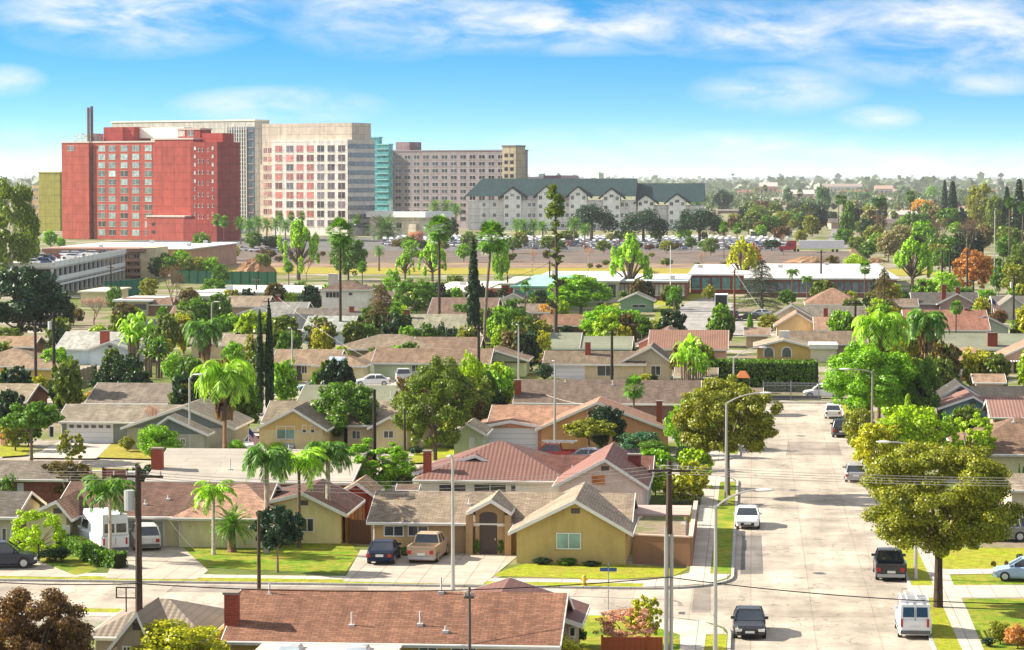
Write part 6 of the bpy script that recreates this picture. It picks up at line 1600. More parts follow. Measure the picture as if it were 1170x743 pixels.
def flat(label, x0, x1, yf, yb, z=3.6, wall='#cfc7b0', roof='#d8d8d4', n=0, wc=(.05, .06, .07), mat='stucco', door=None, over=.6):
    Y = g((x0 + x1) / 2, yf, z).y; Yb = g((x0 + x1) / 2, yb, z).y; a = onY(x0, yf, Y); b = onY(x1, yf, Y)
    r = thing('school_building' if 'school' in label else 'building', label, 'building', ((a.x + b.x) / 2, Y, 0)); Yb = max(Yb, Y + 4)
    MB().box(a.x + over, Y + over, -.1, b.x - over, Yb - over, z - .35).build('wall', mat, wall, r)
    rf = MB().box(a.x, Y, z - .347, b.x, Yb, z).build('roof', 'flatroof', roof, r)
    k = MB()
    for _ in range(int((b.x - a.x) / 9)):
        xx = rng.uniform(a.x + 1, b.x - 2); yy = rng.uniform(Y + 2, max(Yb - 3, Y + 2.1)); k.box(xx, yy, z + .003, xx + 1.2, yy + 1.2, z + rng.uniform(.5, 1.1))
    k.build('roof_units', 'matte', (.5, .5, .5), rf)
    if n:
        for i in range(n):
            xa = a.x + over + (b.x - a.x - 2 * over) * (i + .12) / n; xb = a.x + over + (b.x - a.x - 2 * over) * (i + .88) / n
            w = MB().box(xa, Y + over - .06, 1.1, xb, Y + over - .003, z - .8).build('window', 'glass', wc, r); MB().box(xa - .12, Y + over - .1, .98, xb + .12, Y + over - .004, 1.098).build('sill', 'paint', WHITE, w)
    return r
flat('long white roofed school wing with cream wall behind the shaggy pine', 603, 708, 321, 310, 4.6, '#b8b2a0', '#cfcec8', 9)
flat('cream school wing with teal fascia left of the shaggy pine', 582, 636, 327, 314, 5.2, '#ded6c6', '#8fc4b0', 3, (.1, .3, .25))
flat('square red brick school block by the dark poles', 569, 588, 324, 316, 5.6, '#a8503c', '#b8b0a4', 0, mat='brick')
flat('brick classroom wing of the school with a strip of white framed windows', 700, 786, 321, 313, 4.2, '#8d5a4a', '#c9d2cc', 16, (.45, .45, .38))
flat('brick school wing with teal doors beyond the school lawn', 786, 862, 313.5, 302, 4.4, '#8d4f40', '#cfccc6', 6, (.08, .25, .24))
flat('very long white roofed school hall behind the golden brown cedar', 850, 1028, 318, 301.5, 4.2, '#8a5a4c', '#cccac6', 20, (.12, .16, .2))
flat('cream flat roofed classrooms at left below the sports field', 222, 350, 334, 326, 3.6, '#ded8bf', '#cfd0c6', 8)
flat('second row of cream flat classrooms left of the white two storey house', 200, 250, 338, 328, 3.4, '#d8d2ba', '#c4ccc0', 3)
flat('low white roofed hall left of the tall cypress', 484, 548, 333, 322, 4.2, '#d2c8b0', '#e6dccc', 4)
flat('cream hall behind the leaning fan palm', 524, 572, 329, 321, 4.0, '#d5ceb4', '#b9c2b2', 4)
flat('teal roofed school shed in front of the cream wing', 588, 634, 335, 330, 3.4, '#d5ddd0', '#7fc0aa', 2)
flat('box shaped cream shed before the parking structure', 88, 122, 333, 328, 3.2, '#d8cba6', '#d5cdb4', 0)
flat('white low pool house roof right of the box shaped shed', 128, 172, 343, 338, 3.0, '#b8a890', '#dcdcd8', 2)
flat('long pale flat roof below the red hotel', 48, 216, 284, 277, 6.4, '#b58f78', '#d9dcdc', 0)
# white two storey house with hipped brown roof
h = House('white two storey house with a brown hipped roof', '#dedad2', '#7d6254', he=5.2, pitch=.35, name='house')
h.S(364, 422, 331, 320.5, hip=True).win(372, 333.5, 388, 340.5, mull=3); h.win(398, 334, 403, 338, mull=0); h.part('chimney', MB().box(h.last['X0'] + 1, h.last['Yr'] + 1, 5, h.last['X0'] + 2.6, h.last['Yr'] + 2.4, h.last['hr'] + 1.2), 'stucco', '#cfc8b8', h.rt)
# motel
b = Bld('low tan motel with stacked balconies and a flat overhanging roof', g(150, 318).y, 'motel', 'motel')
b.box(50, 163, 288, depth=14, c='#b89a80', mat='stucco'); b.box(160, 177, 283, depth=16, c='#d3c29c', mat='stucco', part='end_wall', dy=-1); b.box(48, 166, 284, 288, 17, '#94705f', part='roof', dy=-2)
for k, yy in enumerate((292, 300, 308)):
    b.box(120, 160, yy + 4, yy + 7, 1.4, '#a88468', part='balcony', dy=-1.6)
windows(b, sp(125, 156, 4), (293, 301, 309.5), 4.5, 4, -.0, lambda i, j: (.05, .055, .06))
windows(b, sp(56, 116, 9), (293.5,), 4, 3.5, -.0, lambda i, j: (.1, .1, .1))
# parking structure running away from the viewer
A = g(62, 339); B = g(143, 318.5); d = (B - A); ln = d.length; d.normalize(); n = Vector((-d.y, d.x, 0)); Z = Vector((0, 0, 1))
r = thing('parking_structure', 'white two level open parking structure with cars on its top deck', 'car park', A)
def slab(z0, z1, w0, w1, name, c, mat='matte', t0=0, t1=1):
    a = A + d * ln * t0; b_ = A + d * ln * t1; q = [a + n * w0, b_ + n * w0, b_ + n * w1, a + n * w1]
    return MB().hexa([v + Z * z0 for v in q] + [v + Z * z1 for v in q]).build(name, mat, c, r)
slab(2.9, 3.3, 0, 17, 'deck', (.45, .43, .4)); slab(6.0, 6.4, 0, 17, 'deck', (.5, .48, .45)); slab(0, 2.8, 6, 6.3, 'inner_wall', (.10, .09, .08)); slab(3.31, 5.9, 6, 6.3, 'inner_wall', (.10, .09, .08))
slab(3.32, 4.3, -.15, 0, 'parapet', (.72, .71, .68)); slab(6.42, 7.7, -.15, 0, 'parapet', (.72, .71, .68)); slab(2.2, 2.7, -.12, .0, 'parapet', (.66, .65, .62)); slab(6.42, 7.4, 0, 17, 'end_parapet', (.7, .69, .66), t0=-.004, t1=0)
for k in range(17):
    q = A + d * ln * (k / 16); c_ = MB(); c_.hexa([q + d * a_ + n * b_ + Z * z for z in (0, 2.899) for a_, b_ in ((-.3, .1), (.3, .1), (.3, .7), (-.3, .7))]).hexa([q + d * a_ + n * b_ + Z * z for z in (3.3, 5.999) for a_, b_ in ((-.3, .1), (.3, .1), (.3, .7), (-.3, .7))]); c_.build('column', 'matte', (.6, .58, .54), r)
    if k % 1 == 0: MB().hexa([q + d * a_ + n * b_ + Z * z for z in (6.5, 8.0) for a_, b_ in ((-.25, -.3), (.25, -.3), (.25, -.16), (-.25, -.16))]).build('pilaster', 'matte', (.74, .73, .7), r)

# low detail car for the distant car parks
m = MB(); loft(m, [(-2.2, .8, .25, .75, .85, .7), (-1.9, .9, .25, .85, .95, .8), (1.2, .9, .25, .85, .95, .8), (2.2, .8, .3, .65, .75, .7)]); m.box(-.7, -1.4, 1.38, .7, .3, 1.45); nb = len(m.f)
m.hexa([Vector(q) for q in ((-.8, -1.8, .93), (.8, -1.8, .93), (.8, .9, .93), (-.8, .9, .93), (-.66, -1.3, 1.379), (.66, -1.3, 1.379), (.66, .25, 1.379), (-.66, .25, 1.379))])
for sx in (-.85, .85):
    for y in (-1.4, 1.35): m.box(sx - .12, y - .32, 0, sx + .12, y + .32, .62)
far_car = np_mesh('parked_car', m.v, m.f); far_car.materials.append(MATS['carpaint']); far_car.materials.append(MATS['dark_glass'])
for i, p in enumerate(far_car.polygons): p.material_index = 0 if i < nb else 1
cols = [('white', WC), ('white', WC), ('silver', (.42, .43, .45)), ('grey', (.16, .17, .18)), ('black', (.02, .02, .025)), ('dark blue', (.03, .06, .16)), ('red', (.3, .02, .02)), ('white', WC), ('silver', (.42, .43, .45))]
def fcar(x, y, z, rz, where, grp):
    cn, cc = rng.choice(cols); o = bpy.data.objects.new('parked_car', far_car); COL.objects.link(o); o.location = (x, y, z); o.rotation_euler = (0, 0, rz); o.color = (*cc, 1)
    tag(o, cn + ' car ' + where, 'car', grp)
for k in range(16):
    t = rng.uniform(.02, .97); q = A + d * ln * t + n * rng.uniform(3, 14); fcar(q.x, q.y, 6.4, atan2(-d.x, d.y) + pi / 2, 'parked on the top deck of the white parking structure', 'cars on the parking structure')
cnt = 0; spots = []
for row_ in range(12):
    y = 1000 + row_ * 17.5
    x0 = onY(440 if row_ > 1 else 560, 270, y).x; x1 = onY(900, 270, y).x
    x = x0
    while x < x1:
        if rng.random() < .72: spots.append((x + rng.uniform(-.2, .2), y + (0 if rng.random() < .5 else 5.3)))
        x += 2.75
spots.sort(key=lambda s: s[1])
for x, y in spots[:250]: fcar(x, y, .04, rng.choice((0, pi)), 'in the packed rows of the car park before the green roofed hotel', 'cars in the big distant car park')
stf = MB()
V0 = [v.copy() for v in m.v]
for x, y in spots[250:]:
    stf.box(x - .9, y - 2.2, .3, x + .9, y + 2.2, .95); stf.hexa([Vector((x + a, y + b_, c_)) for a, b_, c_ in ((-.8, -1.8, .952), (.8, -1.8, .952), (.8, 1, .952), (-.8, 1, .952), (-.6, -1.2, 1.45), (.6, -1.2, 1.45), (.6, .3, 1.45), (-.6, .3, 1.45))])
o = stf.build('far_parked_cars', 'carpaint', (.62, .63, .65)); tag(o, 'mass of further parked cars at the back of the distant car park', 'cars', None, 'stuff')
for k in range(30):
    p = g(rng.uniform(200, 335), rng.uniform(284, 292)); fcar(p.x, p.y, .05, rng.choice((0, pi / 2)), 'parked in the lot at the foot of the red hotel', 'cars by the red hotel')
# dirt mounds on the vacant ground
for i, (px, py, w, h_) in enumerate(((292, 312, 50, 4.2), (870 - 20, 300, 40, 1.5), (1000, 300, 30, 1.5), (925, 300, 60, 2))):
    p = g(px, py); W = w * p.y / FPX / 2; me = MB(); nn = 20; Vv = []
    for a in range(7):
        rr = 1 - a / 6
        for k in range(nn): t = 2 * pi * k / nn; jit = 1 + .13 * sin(k * 2.3 + a) ; Vv.append(Vector((p.x + W * rr * jit * cos(t), p.y + W * .55 * rr * jit * sin(t), h_ * (1 - rr ** 1.7) * (1 + .08 * sin(k * 3.1 + a * 2)) - .05)))
    me.v = Vv
    for a in range(6):
        for k in range(nn): j = (k + 1) % nn; me.f.append([a * nn + k, a * nn + j, (a + 1) * nn + j, (a + 1) * nn + k])
    o = me.build('dirt_mound', 'dirt', (.24, .16, .10)); tag(o, ['large brown dirt mound below the palm row at left', 'low dirt mound beyond the school lawn', 'low dirt mound beside the lime bush', 'long low dirt bank before the semi truck'][i], 'dirt mound')
    o['kind'] = 'structure'

# ------------------------------------------------------------------ hotels
RED = '#b05648'
b = Bld('large red stucco hotel with five columns of square windows', 1150, 'hotel', 'hotel', px=168, turn=-25)
b.box(69, 103.5, 163, depth=16, c=RED, mat='facade', top='#c9b9ae'); b.box(103.5, 108.5, 165, depth=20, c=(.3, .42, .42), mat='glass', part='glass_strip', dy=3)
b.box(108.5, 186, 163, depth=16, c=RED, mat='facade', dy=1, top='#c9b9ae'); b.box(186, 233, 160, depth=18, c='#aa4f43', mat='facade', dy=0, top='#c9b9ae'); b.box(205, 232, 149, depth=8, c='#983c35', mat='facade', dy=8, top='#b8a49a', part='upper_wall')
b.box(233, 266, 163, depth=16, c='#964038', mat='facade', dy=-3); b.box(238, 263, 153, depth=8, c='#a8443c', mat='facade', dy=5, part='upper_wall')
b.box(186, 232, 248, depth=14, c=RED, mat='facade', dy=-8, top='#c9b9ae', part='podium'); b.box(232, 272, 250, depth=12, c='#964038', mat='facade', dy=-9, part='podium')
b.box(108, 146, 145, depth=12, c='#9a3e38', mat='facade', dy=12, part='penthouse'); b.box(76, 98, 152, depth=8, c=(.3, .42, .42), mat='glass', part='glass_dome', dy=8)
b.box(127, 203, 146, 158, 6, (.72, .68, .6), part='roof_screen', dy=16)
b.box(94, 95.8, 122, 162, 1, (.16, .09, .07), part='flue', dy=6); b.box(97, 99, 120.5, 162, 1, (.16, .09, .07), part='flue', dy=7)
windows(b, (119, 132, 147, 161.5, 177), sp(169.5, 266, 11), 8.6, 6.4, 1, lambda i, j: (.28, .36, .34) if (j < 3 or (i * 7 + j * 3) % 5 < 2) else (.1, .14, .12))
windows(b, (239, 260.5), sp(170, 244, 9), 2.2, 3.2, -3, lambda i, j: (.5, .5, .48) if j < 5 else (.08, .05, .05)); windows(b, (243.5, 248, 255), sp(172, 260, 8), 1.8, 4, -3, lambda i, j: (.07, .04, .04))
windows(b, (81,), (169,), 9, 6, 0, lambda i, j: (.5, .42, .35)); windows(b, (209.5, 220.5), (153,), 8, 6, 8, lambda i, j: (.4, .36, .3)); windows(b, (194,), (256, 265), 4, 4, -8, lambda i, j: (.15, .17, .14))
b.r.location.x -= 3.0
b = Bld('pale glass gridded hotel tower standing behind the red hotel', 1300, 'hotel', 'hotel', px=210, turn=-25)
b.box(120, 296, 139.5, depth=12, c='#c4bfb4', mat='facade', top='#e0dacb'); b.box(264, 296, 146, depth=1, c=(.10, .12, .14), mat='glass', part='curtain_wall', dy=-1.2)
for k in range(24): b.box(264, 287, 148 + k * 4.6, 149 + k * 4.6, .3, (.62, .6, .56), part='mullion', dy=-1.6)
for k in range(9): b.box(264 + k * 2.9, 264.8 + k * 2.9, 146, 258, .3, (.62, .6, .56), part='mullion', dy=-2)
for k in range(12): b.box(287.5, 296, 150 + k * 9.2, 151.2 + k * 9.2, .3, (.3, .2, .2), part='mullion', dy=-1.7)
b = Bld('cream hotel with coral tinted windows and a rounded grey east end', 1250, 'hotel', 'hotel', px=358, turn=-25)
b.box(296, 404, 141, depth=16, c='#c6b7a6', mat='facade'); b.box(297, 313, 188, depth=4, c='#d0bfab', mat='facade', dy=-3.3)
b.box(312, 403, 160, depth=4, c='#dcd6cc', mat='facade', dy=-4); 
Y = 1250
P0 = onY(403, 160, Y - 4); P1 = onY(414, 160, Y + 16); m_ = MB(); pts = []
for k in range(7):
    t = k / 6; pts.append((P0.x + (P1.x - P0.x) * sin(t * pi / 2), P0.y + (P1.y - P0.y) * (1 - cos(t * pi / 2))))
for zz0, zz1 in ((-.1, P0.z),): m_.extr([(x, y, zz0) for x, y in pts] + [(P0.x, P1.y, zz0)], [(x, y, zz1) for x, y in pts] + [(P0.x, P1.y, zz1)])
m_.build('rounded_end', 'stucco', '#c2bab0', b.r)  # greyer colour paints in the shade on the end that turns away
for k in range(10):
    z0 = onY(403, 170 + k * 10, Y - 4).z; q = MB()
    for (xa, ya), (xb, yb_) in zip(pts, pts[1:]):
        e = Vector((xb - xa, yb_ - ya, 0)).normalized(); nn = Vector((e.y, -e.x, 0)) * .12
        q.hexa([Vector((xa, ya, z0)) + e * .15, Vector((xb, yb_, z0)) - e * .15, Vector((xb, yb_, z0)) - e * .15 + nn, Vector((xa, ya, z0)) + e * .15 + nn] + [v + Vector((0, 0, 2.1)) for v in (Vector((xa, ya, z0)) + e * .15, Vector((xb, yb_, z0)) - e * .15, Vector((xb, yb_, z0)) - e * .15 + nn, Vector((xa, ya, z0)) + e * .15 + nn)])
    q.build('window_band', 'glass', (.12, .13, .15), b.r)
windows(b, (320.5, 334, 346, 358.5, 371, 383.5, 396), sp(170, 255, 9), 8.2, 7.4, -4, lambda i, j: (.42, .12, .10) if (i in (0, 2, 3) and j < 8) or (i == 1 and j % 2) else (.13, .11, .13))  # coral colour on some columns imitates reflections in the glass
windows(b, (303.5, 309), sp(172, 252, 9), 4.5, 6, -3.3, lambda i, j: (.35, .14, .12)) 
b = Bld('narrow teal glass tower between the cream and the grey hotel', 1400, 'office_tower', 'building', px=432, turn=-25)
b.box(420, 431, 158, depth=3, c=(.06, .24, .25), mat='glass', dy=2, top=(.15, .4, .38)); b.box(431, 444.5, 166, depth=4, c=(.08, .28, .29), mat='glass', top=(.2, .45, .42))
for k in range(11): b.box(420, 444, 170 + k * 7, 170.8 + k * 7, .4, (.3, .5, .5), part='mullion', dy=-.6)
b = Bld('broad grey lilac hotel slab with many small windows', 1440, 'hotel', 'hotel', px=515, turn=-25)
b.box(444, 591, 173, depth=12, c='#958a8b', mat='facade', top='#8d8488'); b.box(437, 445, 171, depth=20, c='#c9c9cc', mat='facade', dy=-3); b.box(576, 591.5, 168, depth=10, c='#b3a489', mat='facade', dy=-1.5, top='#7d756c'); b.box(444.5, 461, 162, depth=12, c='#8a7478', mat='facade', dy=6, part='penthouse')
windows(b, sp(453, 573, 12), sp(179.5, 250, 10), 6.2, 4.2, 0, lambda i, j: (.03, .03, .04), limit=100); windows(b, (580.5, 587), sp(178, 240, 9), 4, 4, -1.5, lambda i, j: (.1, .09, .09), limit=60)
# green roofed hotel: one root, two roofs, gables
Y = 1400; b = Bld('long cream hotel with dark green roof and a row of gables', Y, 'hotel', 'hotel'); b.box(535, 727, 229, depth=26, c=(.8, .77, .72), mat='facade'); b.box(727, 804, 235, depth=24, c=(.78, .75, .7), mat='facade', dy=2)
GC = (.03, .065, .07)
def long_roof(x0, x1, ye, yr, dy, hipl=0):
    a = onY(x0, ye, Y + dy); c = onY(x1, ye, Y + dy); zr = onY(x0, yr, Y + dy).z + 2; run = 13; y0 = Y + dy - 1
    MB().extr([(a.x, y0, a.z), (a.x + hipl, y0 + run, zr), (a.x, y0 + 2 * run, a.z)], [(c.x, y0, a.z), (c.x, y0 + run, zr), (c.x, y0 + 2 * run, a.z)]).build('roof', 'shingle', GC, b.r)
long_roof(531, 727, 224.5, 208.5, 0, 8); long_roof(726, 805, 231, 214, 2)
for i, (xa, w, ya, yb_) in enumerate(((585.5, 15, 213.5, 225), (624, 15, 212, 225), (660.5, 15, 212.5, 225), (698.7, 15, 214.5, 226), (738, 14, 221.5, 232), (773.7, 15, 220.5, 232))):
    yy = Y - 2.5 + (2 if xa > 730 else 0); L_ = onY(xa - w, yb_, yy); R_ = onY(xa + w, yb_, yy); T_ = onY(xa, ya, yy); w_ = (R_.x - L_.x) / 2
    MB().extr([(L_.x + w_ * .35, yy, -.1), (R_.x - w_ * .35, yy, -.1), (R_.x - w_ * .35, yy, L_.z + (T_.z - L_.z) * .32), (T_.x, yy, T_.z - .9), (L_.x + w_ * .35, yy, L_.z + (T_.z - L_.z) * .32)], [(L_.x + w_ * .35, yy + 9, -.1), (R_.x - w_ * .35, yy + 9, -.1), (R_.x - w_ * .35, yy + 9, L_.z + (T_.z - L_.z) * .32), (T_.x, yy + 9, T_.z - .9), (L_.x + w_ * .35, yy + 9, L_.z + (T_.z - L_.z) * .32)]).build('gable_wall', 'stucco', (.86, .84, .8), b.r)
    for xs, sg in ((L_.x, 1), (R_.x, -1)):
        P = [(xs, L_.z), (T_.x, T_.z), (T_.x, T_.z - .8), (xs, L_.z - .8)]; MB().extr([(q[0], yy - .6, q[1]) for q in P], [(q[0], yy + 12, q[1]) for q in P]).build('gable_roof', 'shingle', GC, b.r)
    windows(b, (xa - 6.5, xa + 6.5), sp(yb_ + 1, yb_ + 31, 4), 3.6, 3.8, -2.5 + (2 if xa > 730 else 0), lambda i, j: (.12, .14, .15)); windows(b, (xa,), (ya + 9.5,), 4.5, 3, -2.5 + (2 if xa > 730 else 0), lambda i, j: (.2, .2, .18))
windows(b, (553, 565, 605, 610, 643, 648, 679.5, 711, 716), sp(234, 258, 3), 3.4, 3.8, 0, lambda i, j: (.12, .14, .15))
b = Bld('distant purple and white low block rising behind the green roof', 2200, 'building', 'building'); b.box(591, 660, 202, depth=20, c='#a49a9c', mat='matte'); b.box(621, 641, 200.5, depth=14, c='#5d3348', dy=-2, part='centre_block'); b.box(640, 660, 200.5, depth=12, c='#8d7a80', dy=-1, part='end_block')
b = Bld('olive yellow plain slab building at the far left', 1350, 'building', 'building', px=52, turn=-25); b.box(43.5, 70, 198, depth=20, c='#8f8a3a', mat='facade', top='#a09a50'); b.box(34.5, 43.5, 212, depth=15, c='#b49a72', mat='facade', part='stair_block'); windows(b, (37, 41), sp(217, 255, 5), 2.4, 3.4, 0, lambda i, j: (.1, .1, .1))
b = Bld('low cream banquet hall with white roof among palms below the hotels', 1235, 'building', 'building', px=455, turn=-25); b.box(421, 487, 248, depth=20, c='#d8cfbd', mat='facade'); b.box(419, 489, 242, 248.4, 24, (.72, .72, .7), part='roof', dy=-2); b.box(470, 478, 256, depth=2, c='#c9bda8', part='entry', dy=-2.3, mat='facade'); windows(b, (432, 444, 456), (258,), 6, 6, 0, lambda i, j: (.08, .09, .1))
b = Bld('small white sign board by the red hotel podium', 1120, 'sign_board', 'sign'); b.box(274, 283, 281, 286, .3, (.7, .7, .72), part='panel'); b.box(278, 279, 286.01, None, .25, (.3, .3, .3), part='leg', zt=onY(278, 286.1, 1120).z)

# ------------------------------------------------------------------ trees before the hotels
for i, (px, base, tp, w, c) in enumerate(((676, 276, 230, 60, 'deep'), (735, 279, 235, 58, 'deep'), (799, 277, 233, 64, 'deep'))):
    T('umbrella', px, base, tp, w, c, ['leftmost of three wide stone pines before the green roofed hotel', 'middle of three wide stone pines before the green roofed hotel', 'rightmost of three wide stone pines before the green roofed hotel'][i], n=7000, var=i)
fp = [(248, 246, 12, 278), (256, 248, 12, 279), (371, 236, 12, 266), (379, 236, 12, 266), (355, 230, 9, 268), (404, 233, 12, 268), (392, 234, 11, 268), (408, 246, 11, 272), (320, 243, 9, 270), (333, 243, 9, 270), (345, 243, 9, 270)]
for px, tp, w, ba in fp: T('fan', px, ba, tp, w, 'palm', 'slim fan palm in the row before the cream and red hotels', group='fan palms in front of the hotels', n=1800)
dp = [(275, 247), (285, 249), (295, 246), (305, 249), (315, 248), (326, 250), (488, 224), (497, 228), (510, 228), (521, 232), (540, 222), (562, 224), (575, 223), (598, 250), (610, 250), (620, 252), (590, 249), (656, 248), (668, 255)]
for px, tp in dp: T('date', px, tp + 36 if tp < 240 else tp + 32, tp, 20, 'palm', 'bushy feather palm in the planting at the foot of the hotels', group='feather palms at the foot of the hotels', bark=(.2, .15, .1))
T('date', 440, 274, 246, 44, 'pdark', 'large dome shaped feather palm before the banquet hall', bark=(.2, .15, .1))
T('shrub', 475, 280, 262, 26, 'pink', 'purple leaved bush before the banquet hall'); T('shrub', 458, 284, 271, 24, 'brown', 'brown bush below the banquet hall'); T('oval', 515, 276, 248, 22, 'deep', 'dark green tree between the banquet hall and the green roofed hotel')
for i, (px, b_, tp, w, c, lab) in enumerate(((230, 302, 262, 26, 'green', 'round tree right of the motel roof'), (205, 317, 284, 30, 'bright', 'green shrub behind the motel end wall'), (186, 317, 286, 24, 'green', 'clipped green shrub behind the motel end wall'),
    (262, 298, 276, 30, 'yel', 'yellow green tree at the foot of the red hotel'), (290, 286, 262, 24, 'green', 'green tree under the palm row at left'), (58, 285, 262, 20, 'bright', 'bright green tree below the olive yellow slab'), (70, 284, 270, 14, 'bright', 'bright bush at the corner of the red hotel'),
    (310, 286, 268, 26, 'dark', 'dark tree at the palm row'), (600, 272, 262, 26, 'green', 'low green tree at the edge of the car park'), (560, 272, 258, 24, 'olive', 'olive tree left of the car park'), (708, 276, 262, 18, 'green', 'round bush between the stone pines'), (697, 277, 266, 12, 'olive', 'small bush under the left stone pine'),
    (720, 278, 262, 18, 'olive', 'lighter shrub under the middle stone pine'), (782, 276, 259, 22, 'bright', 'round light green tree under the right stone pine'), (750, 277, 262, 16, 'mid', 'round green tree between middle and right stone pine'), (805, 277, 264, 10, 'mid', 'slim tree right of the right stone pine'),
    (535, 280, 262, 16, 'green', 'green tree behind the tall cypress top'), (770, 286, 277, 20, 'rust', 'dark red hedge bush at the edge of the car park'), (742, 286, 279, 16, 'rust', 'low reddish bush left of the dark red one'), (882, 287, 273, 24, 'dark', 'dark clipped bush left of the semi truck'),
    (650, 276, 262, 30, 'mid', 'tree group at the left end of the car park hedge'))):
    T('round' if i % 2 else 'dense', px, b_, tp, w, c, lab)
for px_, w_, c_, lab_ in ((192, 26, 'green', 'green bush against the blank brown wall below the red hotel'), (212, 30, 'mid', 'mid green tree against the blank brown wall below the red hotel'), (226, 26, 'olive', 'olive bush at the end of the blank brown wall below the red hotel'), (240, 28, 'bright', 'bright bush right of the blank brown wall below the red hotel'), (178, 22, 'dark', 'dark bush at the left end of the blank brown wall')):
    T('dense', px_, 319, 291, w_, c_, lab_)
T('fan', 827, 296, 254, 12, 'palm', 'fan palm with a thick ragged trunk at the car park edge', bark=(.15, .11, .07), skirt=True); T('fan', 842, 292, 256, 12, 'palm', 'second fan palm beside the thick ragged one', bark=(.15, .11, .07))

# ------------------------------------------------------------------ far trees of the city plain, right side
FT = [  # kind, px, base, top, w, colour, label
 ('dense', 824, 243, 216, 34, 'deep', 'dark tree right behind the green roofed hotel'), ('umbrella', 918, 250, 228, 42, 'deep', 'wide dark domed tree in the far middle'), ('dense', 948, 254, 240, 26, 'deep', 'dark low tree right of the wide dome'),
 ('round', 855, 268, 248, 28, 'deep', 'dark green tree left of the bare field'), ('umbrella', 866, 258, 232, 30, 'mid', 'green domed tree beyond the car park'), ('round', 940, 250, 210, 20, 'haze', 'tall hazy tree left of centre skyline at right'),
 ('dense', 965, 277, 240, 14, 'green', 'tall leafy column tree beside the far road'), ('dense', 970, 277, 224, 14, 'green', 'tallest leafy tree beside the far road'), ('round', 964, 284, 260, 28, 'green', 'rounded green tree at the end of the far road'), ('round', 980, 290, 268, 26, 'mid', 'low green tree right of the far road'),
 ('round', 1015, 300, 262, 34, 'grey', 'grey green tree behind the big lime pollard'), ('round', 1030, 292, 254, 30, 'grey', 'second grey green tree above the big lime pollard'), ('bare', 1070, 302, 248, 34, 'rust', 'bare reddish tree behind the boxy dark tree'), ('bare', 1106, 306, 250, 50, 'rust', 'wide bare reddish brown tree above the orange tree'),
 ('oval', 1120, 268, 206, 36, 'olive', 'tall open eucalyptus at right'), ('oval', 1136, 270, 218, 24, 'mid', 'dark leafy tree right of the open eucalyptus'), ('cypress', 1088, 262, 209, 20, 'deep', 'dark conifer on the right skyline', ), ('cypress', 1079, 258, 207, 14, 'deep', 'slim conifer beside the dark one on the right skyline'),
 ('cypress', 1164, 268, 207, 22, 'deep', 'dark pointed conifer at the right edge skyline'), ('cypress', 1150, 270, 215, 18, 'deep', 'second pointed conifer near the right edge'), ('round', 1054, 250, 226, 30, 'gold', 'bright yellow tree in the far city'), ('round', 1033, 226, 212, 18, 'haze', 'pale green tree left of the yellow one'),
 ('round', 1065, 232, 212, 16, 'bright', 'light green tree above the yellow one'), ('round', 985, 236, 218, 26, 'haze', 'dark bluish tree on the plain'), ('round', 900, 240, 212, 14, 'haze', 'hazy tree left on the plain'), ('cypress', 884, 216, 203, 10, 'deep', 'first of the dark conifer cluster on the skyline'), ('cypress', 894, 216, 201, 10, 'deep', 'highest of the dark conifer cluster on the skyline'),
 ('cypress', 899, 216, 203, 8, 'deep', 'last of the dark conifer cluster on the skyline'), ('round', 1150, 300, 268, 30, 'green', 'green tree under the right edge conifers'), ('round', 1165, 305, 276, 24, 'mid', 'green tree at the right edge below the conifers'), ('round', 1160, 325, 290, 34, 'mid', 'leafy tree at the right edge above the grey house'), ('round', 1138, 322, 292, 20, 'green', 'small green tree between orange tree and right edge'),
 ('dense', 1092, 312, 285, 18, 'dark', 'dark tree behind the orange autumn tree'), ('round', 1000, 282, 262, 22, 'mid', 'mid green tree above the tan wall fence'), ('bare', 895, 292, 268, 14, 'pink', 'pale bare tree behind the dark clipped bush'), ('round', 915, 280, 262, 18, 'olive', 'yellow green tree above the trailer'), ('round', 893, 262, 240, 26, 'olive', 'olive tree on the plain before the wide dome'), ('round', 870, 272, 256, 16, 'bright', 'bright tree beyond the car park edge')]
for f in FT: T(*f[:7])
for px, ba, tp, w, lab in ((1002, 278, 227, 10, 'left palm of the tall pair beyond the white roof'), (1008, 278, 226, 10, 'right palm of the tall pair beyond the white roof'), (1040, 266, 219, 12, 'tall lone palm left of the yellow tree'), (914, 240, 217, 8, 'small palm above the wide dark dome'), (958, 268, 224, 10, 'palm beside the tallest leafy far tree'), (963, 272, 224, 10, 'palm touching the tallest leafy far tree'),
        (1153, 312, 226, 12, 'tall palm before the right edge conifers'), (1168, 300, 232, 12, 'palm at the right edge skyline'), (1146, 330, 280, 14, 'feathery palm below the right edge conifers'), (874, 235, 212, 7, 'small palm near the pink far block')):
    T('fan', px, ba, tp, w, 'pdark', lab, bark=(.12, .1, .08), n=1800)
for px, ba, tp, w, lab in ((186, 396, 352, 16, 'slender fan palm behind the strelitzia clumps'), (452, 396, 346, 14, 'slender fan palm right of the brown cedar'), (600, 372, 322, 12, 'small fan palm before the white dark roofed cottage'), (770, 372, 330, 12, 'small fan palm beside the school street'), (988, 352, 300, 14, 'fan palm left of the golden brown cedar'), (1092, 396, 345, 15, 'fan palm behind the mint gable'), (330, 342, 300, 12, 'fan palm by the cream flat classrooms'), (414, 346, 300, 12, 'fan palm right of the white two storey house')):
    T('fan', px, ba, tp, w, 'palm', lab, bark=(.12, .09, .07), n=1800)
